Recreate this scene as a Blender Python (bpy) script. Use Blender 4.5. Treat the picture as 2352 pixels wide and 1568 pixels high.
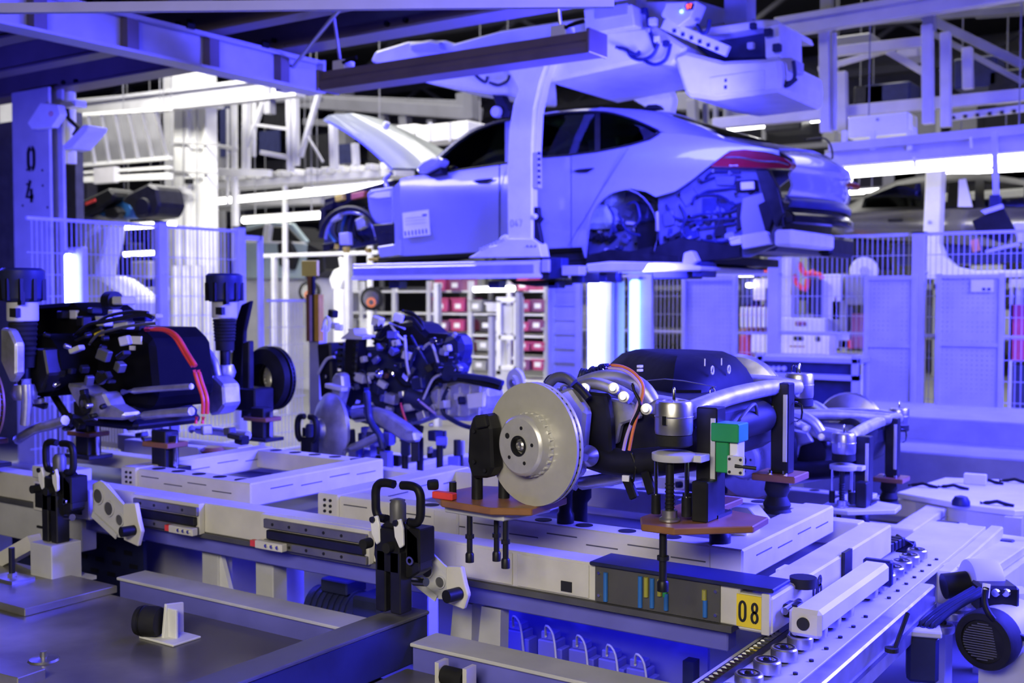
import bpy, bmesh, math, random
from mathutils import Vector as V, Matrix
random.seed(7)
for o in list(bpy.data.objects): bpy.data.objects.remove(o)
C = bpy.context.scene.collection
S = bpy.context.scene
# ---------------------------------------------------------------- camera
YAW, PIT, FPX = math.radians(34), math.radians(2.335), 2550.0
CAM = V((0, 0, 1.75))
fw = V((-math.sin(YAW)*math.cos(PIT), math.cos(YAW)*math.cos(PIT), -math.sin(PIT)))
rt = V((math.cos(YAW), math.sin(YAW), 0))
up = rt.cross(fw)
cd = bpy.data.cameras.new('camera'); cam = bpy.data.objects.new('camera', cd); C.objects.link(cam)
cd.sensor_width = 36; cd.lens = FPX/2352*36; cd.clip_end = 200; cd.clip_start = .05
cam.matrix_world = Matrix((( rt.x, up.x, -fw.x, CAM.x), (rt.y, up.y, -fw.y, CAM.y), (rt.z, up.z, -fw.z, CAM.z), (0, 0, 0, 1)))
cd.dof.use_dof = True; cd.dof.focus_distance = 3.25; cd.dof.aperture_fstop = 3.2
S.camera = cam
S.view_settings.view_transform = 'Standard'; S.view_settings.look = 'None'
S.view_settings.exposure = 0.0; S.view_settings.gamma = 1.0; S.view_settings.use_curve_mapping = False
# ---------------------------------------------------------------- world and large lamps
w = bpy.data.worlds.new('hall_air'); S.world = w; w.use_nodes = True
w.node_tree.nodes['Background'].inputs[0].default_value = (.5, .52, .6, 1)
w.node_tree.nodes['Background'].inputs[1].default_value = 0.012
BLUE = (.052, .049, 1.0)
def area(name, loc, tgt, sx, sy, power, col, spread=180):
    l = bpy.data.lights.new(name, 'AREA'); l.shape = 'RECTANGLE'; l.size = sx; l.size_y = sy
    l.energy = power; l.color = col; l.spread = math.radians(spread)
    o = bpy.data.objects.new(name, l); C.objects.link(o); o.location = loc
    d = V(tgt)-V(loc); o.rotation_euler = d.to_track_quat('-Z', 'Y').to_euler()
    return o
area('blue_flood_on_lamp', (-4.74, 6.40, 3.36), (-5.0, 8.6, 2.3), 2.3, .12, 95, BLUE)
area('blue_flood_west', (-7.4, 7.35, 3.45), (-7.2, 8.9, 2.3), 1.6, .12, 120, BLUE)
area('blue_cell_light_right', (1.2, 6.2, 2.9), (-2.3, 4.1, .9), 3.0, 1.4, 820, BLUE, 90)
area('blue_cell_light_above', (-2.4, 4.7, 3.45), (-2.9, 4.6, .9), 2.6, .5, 80, BLUE)
area('blue_cell_light_rear', (0.6, 9.6, 3.8), (-3.6, 8.6, 1.9), 2.5, 1.2, 30, BLUE)
area('blue_fence_light', (.6, 8.9, 3.5), (-2.4, 11.4, 1.1), 3.0, .6, 520, BLUE, 115)
area('blue_step_fill', (2.2, 6.4, 2.6), (.2, 9.0, .5), 1.2, .5, 160, BLUE, 80)  # added fill without a fixture, turns the platform steps blue
area('blue_cell_light_left', (-3.2, 7.2, 2.9), (-9.4, 7.0, 2.6), .8, .4, 560, BLUE)
area('blue_column_light', (-7.6, 3.1, 2.4), (-10.3, 6.7, 2.0), .8, .3, 100, BLUE, 90)
area('blue_platform_light', (-8.2, 4.3, 3.2), (-4.4, 2.0, .5), 1.6, .5, 26, BLUE, 90)
area('blue_underfloor_light', (-2.6, 3.24, .67), (-2.6, 3.5, .2), 3.0, .12, 4.5, BLUE)
area('blue_low_fill', (-4.3, .9, .50), (-2.5, 3.0, .48), .8, .2, 2.5, BLUE, 30)  # added fill out of view, blues the low rail faces
area('blue_under_rail_fill', (-5.0, 8.80, 1.97), (-3.6, 11.0, 1.0), 2.2, .1, 170, BLUE)  # added fill under the sill rail, no fixture there
area('white_gallery_light', (-.5, -1.8, 3.2), (-2.9, 3.2, .9), 2.8, 1.0, 92, (1, .92, .76), 120)
area('white_hall_light_front', (-11.5, 8.4, 6.6), (-11.5, 11.2, 2.6), 5, 1.5, 850, (1, .97, .9), 155)
area('white_hall_light_west', (-18, 15.5, 9.2), (-17, 16.5, 0), 9, 6, 1500, (1, .97, .9), 150)
area('white_hall_light_middle', (-9, 17.5, 9.2), (-9, 18.5, 0), 9, 6, 1500, (1, .97, .9), 145)
area('white_hall_light_east', (1, 18.5, 9.2), (1, 19.5, 0), 9, 6, 950, (1, .97, .92), 140)
# ---------------------------------------------------------------- pixel rays (2352 x 1568) for measuring
def ray(x, y): return fw+rt*((x-1176)/FPX)+up*((784-y)/FPX)
def onY(x, y, Y): d = ray(x, y); return CAM+d*(Y/d.y)
def onX(x, y, X): d = ray(x, y); return CAM+d*(X/d.x)
def onZ(x, y, Z): d = ray(x, y); return CAM+d*((Z-CAM.z)/d.z)
def onD(x, y, D): return CAM+ray(x, y)*D
# ---------------------------------------------------------------- materials
MT = {}
def mat(name, col, rough=.5, metal=0., noise=.10, scale=9., emit=0., coat=0., bump=0., ecol=None, dirt=0., spec=.5):
    if name in MT: return MT[name]
    m = bpy.data.materials.new(name); m.use_nodes = True; MT[name] = m
    n, l = m.node_tree.nodes, m.node_tree.links
    b = n['Principled BSDF']; b.inputs['Metallic'].default_value = metal
    b.inputs['Coat Weight'].default_value = coat; b.inputs['Specular IOR Level'].default_value = spec
    tc = n.new('ShaderNodeTexCoord'); nz = n.new('ShaderNodeTexNoise')
    nz.inputs['Scale'].default_value = scale; nz.inputs['Detail'].default_value = 4
    l.new(tc.outputs['Object'], nz.inputs['Vector'])
    cr = n.new('ShaderNodeValToRGB')
    a = [max(0, c*(1-noise*1.5)) for c in col]; z = [min(1, c*(1+noise)) for c in col]
    cr.color_ramp.elements[0].color = (*a, 1); cr.color_ramp.elements[1].color = (*z, 1)
    cr.color_ramp.elements[0].position = .3; cr.color_ramp.elements[1].position = .7
    l.new(nz.outputs['Fac'], cr.inputs['Fac'])
    out = cr.outputs['Color']
    if dirt:
        n2 = n.new('ShaderNodeTexNoise'); n2.inputs['Scale'].default_value = scale*.35; n2.inputs['Detail'].default_value = 8
        l.new(tc.outputs['Object'], n2.inputs['Vector'])
        r2 = n.new('ShaderNodeValToRGB'); r2.color_ramp.elements[0].position = .42; r2.color_ramp.elements[1].position = .62
        l.new(n2.outputs['Fac'], r2.inputs['Fac'])
        mx = n.new('ShaderNodeMixRGB'); mx.inputs[2].default_value = (*[c*.35 for c in col], 1)
        mm = n.new('ShaderNodeMath'); mm.operation = 'MULTIPLY'; mm.inputs[1].default_value = dirt
        l.new(r2.outputs['Color'], mm.inputs[0]); l.new(mm.outputs[0], mx.inputs[0]); l.new(out, mx.inputs[1]); out = mx.outputs[0]
    l.new(out, b.inputs['Base Color'])
    mr = n.new('ShaderNodeMapRange'); mr.inputs[3].default_value = max(.02, rough*.8); mr.inputs[4].default_value = min(1, rough*1.2)
    l.new(nz.outputs['Fac'], mr.inputs[0]); l.new(mr.outputs[0], b.inputs['Roughness'])
    if bump:
        bp = n.new('ShaderNodeBump'); bp.inputs['Strength'].default_value = bump; bp.inputs['Distance'].default_value = .01
        l.new(nz.outputs['Fac'], bp.inputs['Height']); l.new(bp.outputs[0], b.inputs['Normal'])
    if emit:
        b.inputs['Emission Color'].default_value = (*(ecol or col), 1); b.inputs['Emission Strength'].default_value = emit
    return m
def glass_mat(name, tint, gloss=.25):
    m = bpy.data.materials.new(name); m.use_nodes = True; MT[name] = m
    n, l = m.node_tree.nodes, m.node_tree.links; n.remove(n['Principled BSDF'])
    t = n.new('ShaderNodeBsdfTransparent'); t.inputs[0].default_value = (*tint, 1)
    g = n.new('ShaderNodeBsdfGlossy'); g.inputs['Roughness'].default_value = .03
    f = n.new('ShaderNodeFresnel'); f.inputs[0].default_value = 1.5
    x = n.new('ShaderNodeMixShader'); l.new(f.outputs[0], x.inputs[0]); l.new(t.outputs[0], x.inputs[1]); l.new(g.outputs[0], x.inputs[2])
    l.new(x.outputs[0], n['Material Output'].inputs[0]); return m
def perf_mat(name, col, pitch):
    """sheet metal drilled with a square grid of round holes"""
    m = mat(name, col, .45, .0, .06, 5); n, l = m.node_tree.nodes, m.node_tree.links
    tc = n.new('ShaderNodeTexCoord'); sp = n.new('ShaderNodeSeparateXYZ'); l.new(tc.outputs['Object'], sp.inputs[0])
    sq = []
    for ax in ('X', 'Z'):
        a = n.new('ShaderNodeMath'); a.operation = 'MULTIPLY'; a.inputs[1].default_value = 1/pitch; l.new(sp.outputs[ax], a.inputs[0])
        f = n.new('ShaderNodeMath'); f.operation = 'FRACT'; l.new(a.outputs[0], f.inputs[0])
        d = n.new('ShaderNodeMath'); d.operation = 'SUBTRACT'; d.inputs[1].default_value = .5; l.new(f.outputs[0], d.inputs[0])
        p = n.new('ShaderNodeMath'); p.operation = 'MULTIPLY'; l.new(d.outputs[0], p.inputs[0]); l.new(d.outputs[0], p.inputs[1]); sq.append(p)
    s = n.new('ShaderNodeMath'); s.operation = 'ADD'; l.new(sq[0].outputs[0], s.inputs[0]); l.new(sq[1].outputs[0], s.inputs[1])
    g = n.new('ShaderNodeMath'); g.operation = 'GREATER_THAN'; g.inputs[1].default_value = .014; l.new(s.outputs[0], g.inputs[0])
    l.new(g.outputs[0], n['Principled BSDF'].inputs['Alpha']); return m
WHITE = mat('white_paint', (.78, .78, .77), .42, 0, .05, 6)
CREAM = mat('cream_paint', (.66, .64, .57), .42, 0, .07, 7, dirt=.10)
GREY = mat('grey_paint', (.33, .33, .34), .5, 0, .1, 6)
LGREY = mat('light_grey_paint', (.56, .56, .57), .5, 0, .08, 6)
DGREY = mat('dark_grey_metal', (.10, .10, .11), .45, .2, .15, 9)
BLACK = mat('black_plastic', (.010, .010, .012), .5, 0, .25, 12, spec=.22)
MATTE = mat('matte_black_housing', (.005, .005, .006), .75, 0, .3, 12, spec=.07)
RUBBER = mat('black_rubber', (.013, .013, .014), .75, 0, .25, 20, bump=.2, spec=.3)
BSTEEL = mat('black_oxide_steel', (.022, .022, .026), .42, .4, .2, 14, spec=.35)
STEEL = mat('brushed_steel', (.52, .51, .50), .34, .9, .1, 16)
ALU = mat('cast_aluminium', (.60, .60, .60), .42, .75, .14, 18, bump=.15)
RAILS = mat('dull_rail_steel', (.20, .195, .19), .5, .55, .12, 14)
CHROME = mat('bright_steel', (.75, .75, .76), .14, 1., .05, 10)
DISC = mat('coated_disc_face', (.50, .485, .44), .40, .25, .03, 30)
HUBM = mat('machined_hub_steel', (.62, .61, .58), .34, .45, .06, 24)
BROWN = mat('brown_deck_paint', (.115, .092, .085), .55, 0, .12, 4)
BEAMP = mat('beam_paint', (.46, .45, .47), .45, 0, .06, 5)
AMBER = mat('orange_brown_polymer', (.26, .115, .042), .38, 0, .12, 12)
YEL = mat('yellow_label', (.86, .66, .03), .5, 0, .05, 10)
INK = mat('black_ink', (.01, .01, .012), .6, 0, .1, 10)
REDC = mat('red_cable', (.75, .06, .05), .4, 0, .12, 12)
ORC = mat('orange_cable', (.72, .20, .06), .45, 0, .12, 12)
VIOC = mat('violet_cable', (.50, .36, .62), .45, 0, .1, 12)
GREEN = mat('green_polymer', (.02, .30, .09), .42, 0, .08, 9)
TBLUE = mat('blue_hose', (.03, .16, .50), .35, 0, .1, 10)
TYEL = mat('olive_hose', (.38, .36, .05), .35, 0, .1, 10)
VIOL = mat('blue_light_tinted_paint', (.15, .15, .60), .45, 0, .1, 5)  # blue light on rails and valve blocks put into the colour
NAVY = mat('navy_polymer', (.022, .026, .085), .45, 0, .15, 9, spec=.3)
CONC = mat('concrete_floor', (.13, .13, .135), .42, 0, .12, 1.2, dirt=.35)
PLATE = mat('scuffed_steel_plate', (.34, .325, .29), .30, .35, .35, 3.0, dirt=.9)
TUBEW = mat('white_tube_light', (1, 1, .97), .5, 0, 0, 3, emit=9, ecol=(1, .98, .93))
TUBEB = mat('blue_tube_light', (.5, .6, 1), .5, 0, 0, 3, emit=14, ecol=(.50, .60, 1))
TUBEC = mat('cyan_tube_light', (.6, .9, 1), .5, 0, 0, 3, emit=2.2, ecol=(.42, .80, 1))
PAINT = mat('silver_blue_car_paint', (.33, .34, .40), .24, .15, .02, 3, coat=.9)
INNER = mat('shade_darkened_inner_steel', (.11, .12, .19), .38, .2, .12, 7)  # body colour darkened, shade of the recesses put into it
HOODP = mat('pale_green_grey_primer', (.30, .34, .35), .34, .15, .03, 3, coat=.5)
# ---------------------------------------------------------------- mesh builder
class MB:
    def __init__(s): s.v = []; s.f = []
    def add(s, vs, fs):
        k = len(s.v); s.v += [V(p) for p in vs]; s.f += [tuple(i+k for i in f) for f in fs]; return s
    def box(s, x0, y0, z0, x1, y1, z1):
        x0, x1 = sorted((x0, x1)); y0, y1 = sorted((y0, y1)); z0, z1 = sorted((z0, z1))
        return s.add([(x0,y0,z0),(x1,y0,z0),(x1,y1,z0),(x0,y1,z0),(x0,y0,z1),(x1,y0,z1),(x1,y1,z1),(x0,y1,z1)],
                     [(0,3,2,1),(4,5,6,7),(0,1,5,4),(1,2,6,5),(2,3,7,6),(3,0,4,7)])
    def cbox(s, c, sz, rz=0, ry=0):
        c = V(c); R = Matrix.Rotation(rz, 3, 'Z') @ Matrix.Rotation(ry, 3, 'Y'); h = [q/2 for q in sz]
        vs = [c+R@V((i*h[0], j*h[1], k*h[2])) for k in (-1,1) for i, j in ((-1,-1),(1,-1),(1,1),(-1,1))]
        return s.add(vs, [(0,3,2,1),(4,5,6,7),(0,1,5,4),(1,2,6,5),(2,3,7,6),(3,0,4,7)])
    def beam(s, p, q, w, h, upv=(0,0,1)):
        p, q = V(p), V(q); d = (q-p).normalized(); u = V(upv)
        if abs(d.dot(u)) > .98: u = V((0,1,0))
        a = d.cross(u).normalized(); b = a.cross(d).normalized()
        vs = [e+a*(i*w/2)+b*(j*h/2) for e in (p, q) for i, j in ((-1,-1),(1,-1),(1,1),(-1,1))]
        return s.add(vs, [(0,1,2,3),(7,6,5,4),(0,4,5,1),(1,5,6,2),(2,6,7,3),(3,7,4,0)])
    def ibeam(s, p, q, w, h, t=.02, upv=(0,0,1)):
        p, q = V(p), V(q); u = V(upv)
        s.beam(p+u*(h/2-t/2), q+u*(h/2-t/2), w, t, upv); s.beam(p-u*(h/2-t/2), q-u*(h/2-t/2), w, t, upv)
        return s.beam(p, q, t, h-2*t, upv)
    def frame(s, d):
        d = V(d).normalized(); u = V((0,0,1)) if abs(d.z) < .95 else V((1,0,0))
        a = d.cross(u).normalized(); return d, a, a.cross(d).normalized()
    def lathe(s, prof, org, axis, n=24, cap=True, arc=None):
        """prof: (radius, distance along axis)"""
        d, a, b = s.frame(axis); org = V(org); k = len(s.v); m = n if arc is None else n+1
        A0, A1 = (0, 2*math.pi) if arc is None else arc
        for r, t in prof:
            for i in range(m):
                th = A0+(A1-A0)*i/n; s.v.append(org+d*t+a*(r*math.cos(th))+b*(r*math.sin(th)))
        for j in range(len(prof)-1):
            for i in range(n if arc is None else n):
                i2 = (i+1) % m if arc is None else i+1
                s.f.append((k+j*m+i, k+j*m+i2, k+(j+1)*m+i2, k+(j+1)*m+i))
        if cap and arc is None:
            s.f.append(tuple(k+i for i in reversed(range(n)))); s.f.append(tuple(k+(len(prof)-1)*m+i for i in range(n)))
        return s
    def cyl(s, p, q, r, r2=None, n=16):
        p, q = V(p), V(q); return s.lathe([(r, 0), (r if r2 is None else r2, (q-p).length)], p, q-p, n)
    def tube(s, pts, r, n=8, sub=4, closed=False):
        P = [V(p) for p in pts]
        if sub > 1 and len(P) > 2:
            Q = []; L = len(P)
            for i in range(L if closed else L-1):
                if closed: p0, p1, p2, p3 = P[i-1], P[i], P[(i+1) % L], P[(i+2) % L]
                else: p0, p1, p2, p3 = P[max(i-1, 0)], P[i], P[i+1], P[min(i+2, L-1)]
                for k in range(sub):
                    t = k/sub; Q.append(.5*((2*p1)+(p2-p0)*t+(2*p0-5*p1+4*p2-p3)*t*t+(3*p1-p0-3*p2+p3)*t**3))
            if not closed: Q.append(P[-1])
            P = Q
        k = len(s.v); prev = None; L = len(P)
        for i, p in enumerate(P):
            if closed: d = (P[(i+1) % L]-P[i-1]).normalized()
            else: d = (P[min(i+1, L-1)]-P[max(i-1, 0)]).normalized()
            if prev is None: _, a, b = s.frame(d)
            else:
                a = (prev-d*prev.dot(d)).normalized(); b = d.cross(a)
            prev = a
            for j in range(n):
                th = 2*math.pi*j/n; s.v.append(p+a*(r*math.cos(th))+b*(r*math.sin(th)))
        for i in range(L if closed else L-1):
            i2 = (i+1) % L
            for j in range(n): s.f.append((k+i*n+j, k+i*n+(j+1) % n, k+i2*n+(j+1) % n, k+i2*n+j))
        if not closed: s.f.append(tuple(k+j for j in reversed(range(n)))); s.f.append(tuple(k+(L-1)*n+j for j in range(n)))
        return s
    def prism(s, poly, off):
        off = V(off); n = len(poly); k = len(s.v)
        s.v += [V(p) for p in poly]+[V(p)+off for p in poly]
        s.f.append(tuple(k+i for i in range(n))); s.f.append(tuple(k+n+i for i in reversed(range(n))))
        for i in range(n): s.f.append((k+i, k+n+i, k+n+(i+1) % n, k+(i+1) % n))
        return s
    def grid(s, rows):
        k = len(s.v); m = len(rows[0])
        for r in rows: s.v += [V(p) for p in r]
        for i in range(len(rows)-1):
            for j in range(m-1): s.f.append((k+i*m+j, k+i*m+j+1, k+(i+1)*m+j+1, k+(i+1)*m+j))
        return s
    def slab(s, rows, off):
        """grid surface with thickness"""
        off = V(off); m = len(rows[0]); R = len(rows); s.grid(rows); k = len(s.v)-m*R; k2 = len(s.v)
        s.grid([[V(p)+off for p in r] for r in rows])
        s.f[-(R-1)*(m-1):] = [f[::-1] for f in s.f[-(R-1)*(m-1):]]
        rim = [i for i in range(m)]+[i*m+m-1 for i in range(1, R)]+[(R-1)*m+j for j in range(m-2, -1, -1)]+[i*m for i in range(R-2, 0, -1)]
        for a, b in zip(rim, rim[1:]+rim[:1]): s.f.append((k+b, k+a, k2+a, k2+b))
        return s
    def ball(s, c, r, n=10):
        return s.lathe([(max(1e-4, r*math.sin(math.pi*i/6)), -r*math.cos(math.pi*i/6)) for i in range(7)], c, (0,0,1), n, False)
    def ribbon(s, pts, wid, nrm, th):
        """flat lettering stroke along pts, proud by th along nrm"""
        nrm = V(nrm).normalized(); P = [V(p) for p in pts]; L = []; R = []
        for i, p in enumerate(P):
            d = (P[min(i+1, len(P)-1)]-P[max(i-1, 0)]).normalized(); a = d.cross(nrm)*(wid/2); L.append(p+a); R.append(p-a)
        for i in range(len(P)-1): s.prism([L[i], L[i+1], R[i+1], R[i]], nrm*th)
        return s
    def build(s, name, m, parent=None, smooth=None, bevel=0, org=None, kind=None):
        me = bpy.data.meshes.new(name)
        if org is None:
            if parent is not None: org = ORG[parent.name]
            else:
                xs = [p.x for p in s.v]; ys = [p.y for p in s.v]; zs = [p.z for p in s.v]
                org = V(((min(xs)+max(xs))/2, (min(ys)+max(ys))/2, min(zs)))+OFFS[0]
        org = V(org)
        me.from_pydata([tuple(p+OFFS[0]-org) for p in s.v], [], s.f); me.validate()
        bm = bmesh.new(); bm.from_mesh(me)
        bmesh.ops.recalc_face_normals(bm, faces=bm.faces)
        if bevel:
            es = [e for e in bm.edges if len(e.link_faces) == 2 and e.calc_face_angle(0) > .6]
            bmesh.ops.bevel(bm, geom=es, offset=bevel, segments=1, affect='EDGES', clamp_overlap=True)
        bm.to_mesh(me); bm.free()
        if smooth is not None:
            for p in me.polygons: p.use_smooth = True
            me.set_sharp_from_angle(angle=math.radians(smooth))
        me.materials.append(m)
        o = bpy.data.objects.new(name, me); C.objects.link(o); ORG[o.name] = org
        if parent is not None: o.parent = parent; ORG[o.name] = ORG[parent.name]
        else: o.location = org
        if kind: o['kind'] = kind
        return o
ORG = {}; OFFS = [V((0, 0, 0))]
def thing(name, label, cat, loc, group=None):
    loc = V(loc)+OFFS[0]; o = bpy.data.objects.new(name, None); C.objects.link(o); o.location = loc; o.empty_display_size = .1; ORG[o.name] = loc
    return tag(o, label, cat, group)
def tag(o, label, cat, group=None):
    o['label'] = label; o['category'] = cat
    if group: o['group'] = group
    return o
def struct(o): o['kind'] = 'structure'; return o
def lab(o, text): o['label'] = text; return o
def dup(root, loc, rz=None, label=None):
    r = root.copy(); C.objects.link(r); r.location = loc
    if rz is not None: r.rotation_euler = (0, 0, rz)
    if label: r['label'] = label
    for ch in list(root.children):
        c = ch.copy(); C.objects.link(c); c.parent = r
        for g in list(ch.children):
            d = g.copy(); C.objects.link(d); d.parent = c
    ORG[r.name] = V(loc); return r
def pbox(mb, x0, y0, x1, y1, Y, dep):
    """box whose -Y face fills the pixel rectangle on plane Y"""
    a, b = onY(x0, (y0+y1)/2, Y), onY(x1, (y0+y1)/2, Y); m = (x0+x1)/2
    return mb.box(a.x, Y, onY(m, y1, Y).z, b.x, Y+dep, onY(m, y0, Y).z)
def ppoly(mb, pts, Y, dep): return mb.prism([onY(x, y, Y) for x, y in pts], (0, dep, 0))
def pl(pts, Y): return [onY(x, y, Y) for x, y in pts]
# stroke digits in a unit cell (width .6, height 1)
def arc(cx, cy, rx, ry, a0, a1, n=10): return [(cx+rx*math.cos(math.radians(a0+(a1-a0)*i/n)), cy+ry*math.sin(math.radians(a0+(a1-a0)*i/n))) for i in range(n+1)]
GLY = {'0': [arc(.3, .7, .24, .28, 0, 180)+arc(.3, .3, .24, .28, 180, 360)+[(.54, .7)]],
 '8': [arc(.3, .74, .20, .22, -90, 270, 16), arc(.3, .26, .24, .25, -90, 270, 16)],
 '4': [[(.42, 0), (.42, .62)], [(.58, .26), (.05, .26), (.36, 1)]],
 '7': [[(.04, .97), (.55, .97), (.22, 0)]],
 '9': [arc(.3, .70, .23, .27, 0, 360, 16), [(.53, .7), (.5, .3), (.3, .03), (.1, .06)]],
 'P': [[(.08, 0), (.08, 1), (.32, 1)]+arc(.32, .75, .2, .24, 80, -90)+[(.08, .5)]],
 '5': [[(.5, .98), (.12, .98), (.1, .56)]+arc(.28, .32, .25, .28, 120, -140)],
 'O1': [arc(.3, .7, .22, .28, 100, 180, 6)+arc(.3, .3, .22, .28, 180, 260, 6), arc(.3, .7, .22, .28, 80, 0, 6)+arc(.3, .3, .22, .28, 0, -80, 6)]}
def text(mb, s, p, u, v, h, nrm, wid=.15, gap=.78, th=.002):
    p, u, v = V(p), V(u), V(v); g = s if isinstance(s, list) else list(s)
    for i, ch in enumerate(g):
        for st in GLY[ch]: mb.ribbon([p+u*(h*(i*gap+a))+v*(h*b) for a, b in st], wid*h, nrm, th)
    return mb
# ================================================================ the hall
def slabm(name, a, b, m): return struct(MB().box(*a, *b).build(name, m))
WALL = mat('hall_wall_paint', (.20, .20, .21), .8, 0, .15, .6)
ROOF = mat('hall_roof_sheet', (.05, .05, .055), .8, 0, .2, .8)
slabm('floor', (-42, -6, -.2), (16, 36, 0), CONC)
slabm('wall_back', (-42, 36, 0), (16, 36.3, 9.6), WALL)
slabm('wall_left', (-42.3, -6, 0), (-42, 36, 9.6), WALL)
slabm('wall_right', (16, -6, 0), (16.3, 36, 9.6), WALL)
slabm('ceiling', (-42, -6, 9.6), (16, 36, 9.8), ROOF)
# ================================================================ steel gallery over the cell
MEZ = mat('gallery_steel_paint', (.15, .122, .115), .5, 0, .08, 4)
g = thing('steel_gallery', 'dark painted steel gallery of crossed I-beams overhead at the top left', 'gallery', (-7, 4, 3.55))
MB().ibeam((-7.04, .6, 3.69), (-7.04, 7.30, 3.69), .2, .28, .022).build('main_beam', BEAMP, g)
for Y in (3.05, 3.80, 4.55, 5.30, 6.07, 6.84):
    MB().ibeam((-13.5, Y, 3.97), (-2.9, Y, 3.97), .17, .27, .02).build('cross_beam', MEZ, g)
MB().beam((-13.5, 6.98, 3.89), (-2.85, 6.98, 3.89), .09, .10).build('edge_beam', MEZ, g)
MB().beam((-2.88, 1.5, 3.97), (-2.88, 7.0, 3.97), .10, .27).build('end_beam', MEZ, g)
for i in range(9): MB().box(-13.5, .6+i*.72, 4.11, -2.83, .6+i*.72+.705, 4.17).build('deck_panel', MEZ, g)
for Y in (4.55, 5.30, 6.07, 6.84): MB().box(-7.03, Y-.05, 3.57, -6.945, Y+.05, 3.81).build('stiffener', MEZ, g)
for x, y, Y in ((188,4,5.3),(210,2,5.3),(412,55,6.07),(438,50,6.07),(610,98,6.84),(632,93,6.84),(148,190,6.84),(177,187,6.84),(891,55,6.84),(934,47,6.84),(660,110,6.84),(1190,5,6.84)):
    p = onY(x, y, Y-.012); MB().cyl(p+V((0,-.03,0)), p+V((0,.0,0)), .02, n=10).build('bolt', BLACK, g)
for Y in (5.05, 5.82, 6.6): MB().box(-7.15, Y-.035, 3.82, -6.92, Y+.035, 3.86).build('clamp', BLACK, g)
MB().tube([(-6.925, .8, 3.80), (-6.925, 7.2, 3.80)], .016, 8, 1).build('conduit', BEAMP, g)
e = MB().box(-7.14, 7.30, 3.55, -6.94, 7.33, 3.84); e.build('end_plate', BEAMP, g)
a, b = onY(664, 165, 7.12), onY(800, -4, 5.75)
tag(MB().tube([a, b], .017, 8, 1).build('tie_rod', BEAMP), 'thin slanting tie rod rising from the gallery beam end', 'rod')
tag(MB().beam(onD(-20, 20, 5.2), onD(1410, 6, 5.2), .035, .045).build('cable_conduit', BEAMP), 'thin straight grey conduit running along the very top edge', 'conduit')
# bracket box at the end of the main beam
t = thing('beam_end_box', 'white steel junction box with dark opening at gallery beam end', 'box', onY(658, 208, 7.14))
bx = MB(); pbox(bx, 632, 168, 686, 206, 7.14, .12); bx.build('shell', WHITE, t, bevel=.004)
bx = MB(); pbox(bx, 645, 176, 672, 200, 7.135, .02); bx.build('opening', DGREY, t)
# ---------------------------------------------------------------- column 04
t = thing('steel_column', 'blue-lit gallery column stencilled 04 at left edge', 'column', (-10.36, 6.8, 0))
c0 = onY(30, 400, 6.65); c1 = onY(114, 400, 6.65)
MB().box(c0.x, 6.65, 0, c1.x, 6.68, 3.83).build('front_flange', BEAMP, t)
MB().box(c0.x, 6.80, 0, c1.x, 6.83, 3.83).build('rear_flange', BEAMP, t)
MB().box((c0.x+c1.x)/2-.015, 6.68, 0, (c0.x+c1.x)/2+.015, 6.80, 3.83).build('web', BEAMP, t)
MB().box(c0.x-.08, 6.55, 0, c1.x+.08, 7.08, .03).build('base_plate', BEAMP, t)
p = onY(63, 391, 6.647); text(MB(), ['O1'], p, (1,0,0), (0,0,1), .225, (0,-1,0), .23).build('stencil_digit', INK, t)
p = onY(60, 466, 6.647); text(MB(), ['4'], p, (1,0,0), (0,0,1), .225, (0,-1,0), .21).build('stencil_digit', INK, t)
for x, y in ((63,390),(98,391),(63,423),(99,426),(53,472),(110,476)):
    p = onY(x, y, 6.65); MB().cyl(p+V((0,-.008,0)), p, .012, n=10).build('bolt', INK, t)
tag(MB().box(-13.2, 7.6, 0, -11.0, 7.7, 3.8).build('dark_panel', DGREY), 'dark sheet metal panel behind the 04 column at left edge', 'panel')
# access point, bracket and antenna beside the column head
t = thing('access_point', 'white slanted radio box with red ring logo on column head', 'radio box', onY(100, 285, 6.5))
q = [(62, 283), (92, 236), (132, 240), (138, 262), (118, 292), (72, 296)]
ppoly(MB(), q, 6.50, .08).build('shell', WHITE, t, bevel=.006)
p = onY(117, 261, 6.495); MB().tube([p+V((.025*math.cos(k*math.pi/5), -.002, .018*math.sin(k*math.pi/5))) for k in range(10)], .004, 6, 2, True).build('ring_mark', REDC, t)
t = thing('antenna_panel', 'white flat antenna panel on a black swivel bracket by column', 'antenna', onY(172, 340, 6.8))
MB().tube(pl([(155, 245), (157, 272), (178, 292), (170, 310)], 6.8), .022, 8, 2).build('bracket', BLACK, t)
pbox(MB(), 138, 232, 174, 246, 6.75, .12).build('mount_plate', WHITE, t)
ppoly(MB(), [(142, 336), (192, 286), (204, 288), (200, 300), (165, 340), (146, 344)], 6.76, .22).build('panel', WHITE, t, bevel=.008)
tag(MB().cyl(onY(163, 376, 6.98), V((onY(163, 376, 6.98).x, 6.98, 3.838)), .058, n=16).build('vertical_antenna', WHITE, smooth=30), 'white upright antenna tube beside the 04 column', 'antenna')
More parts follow.
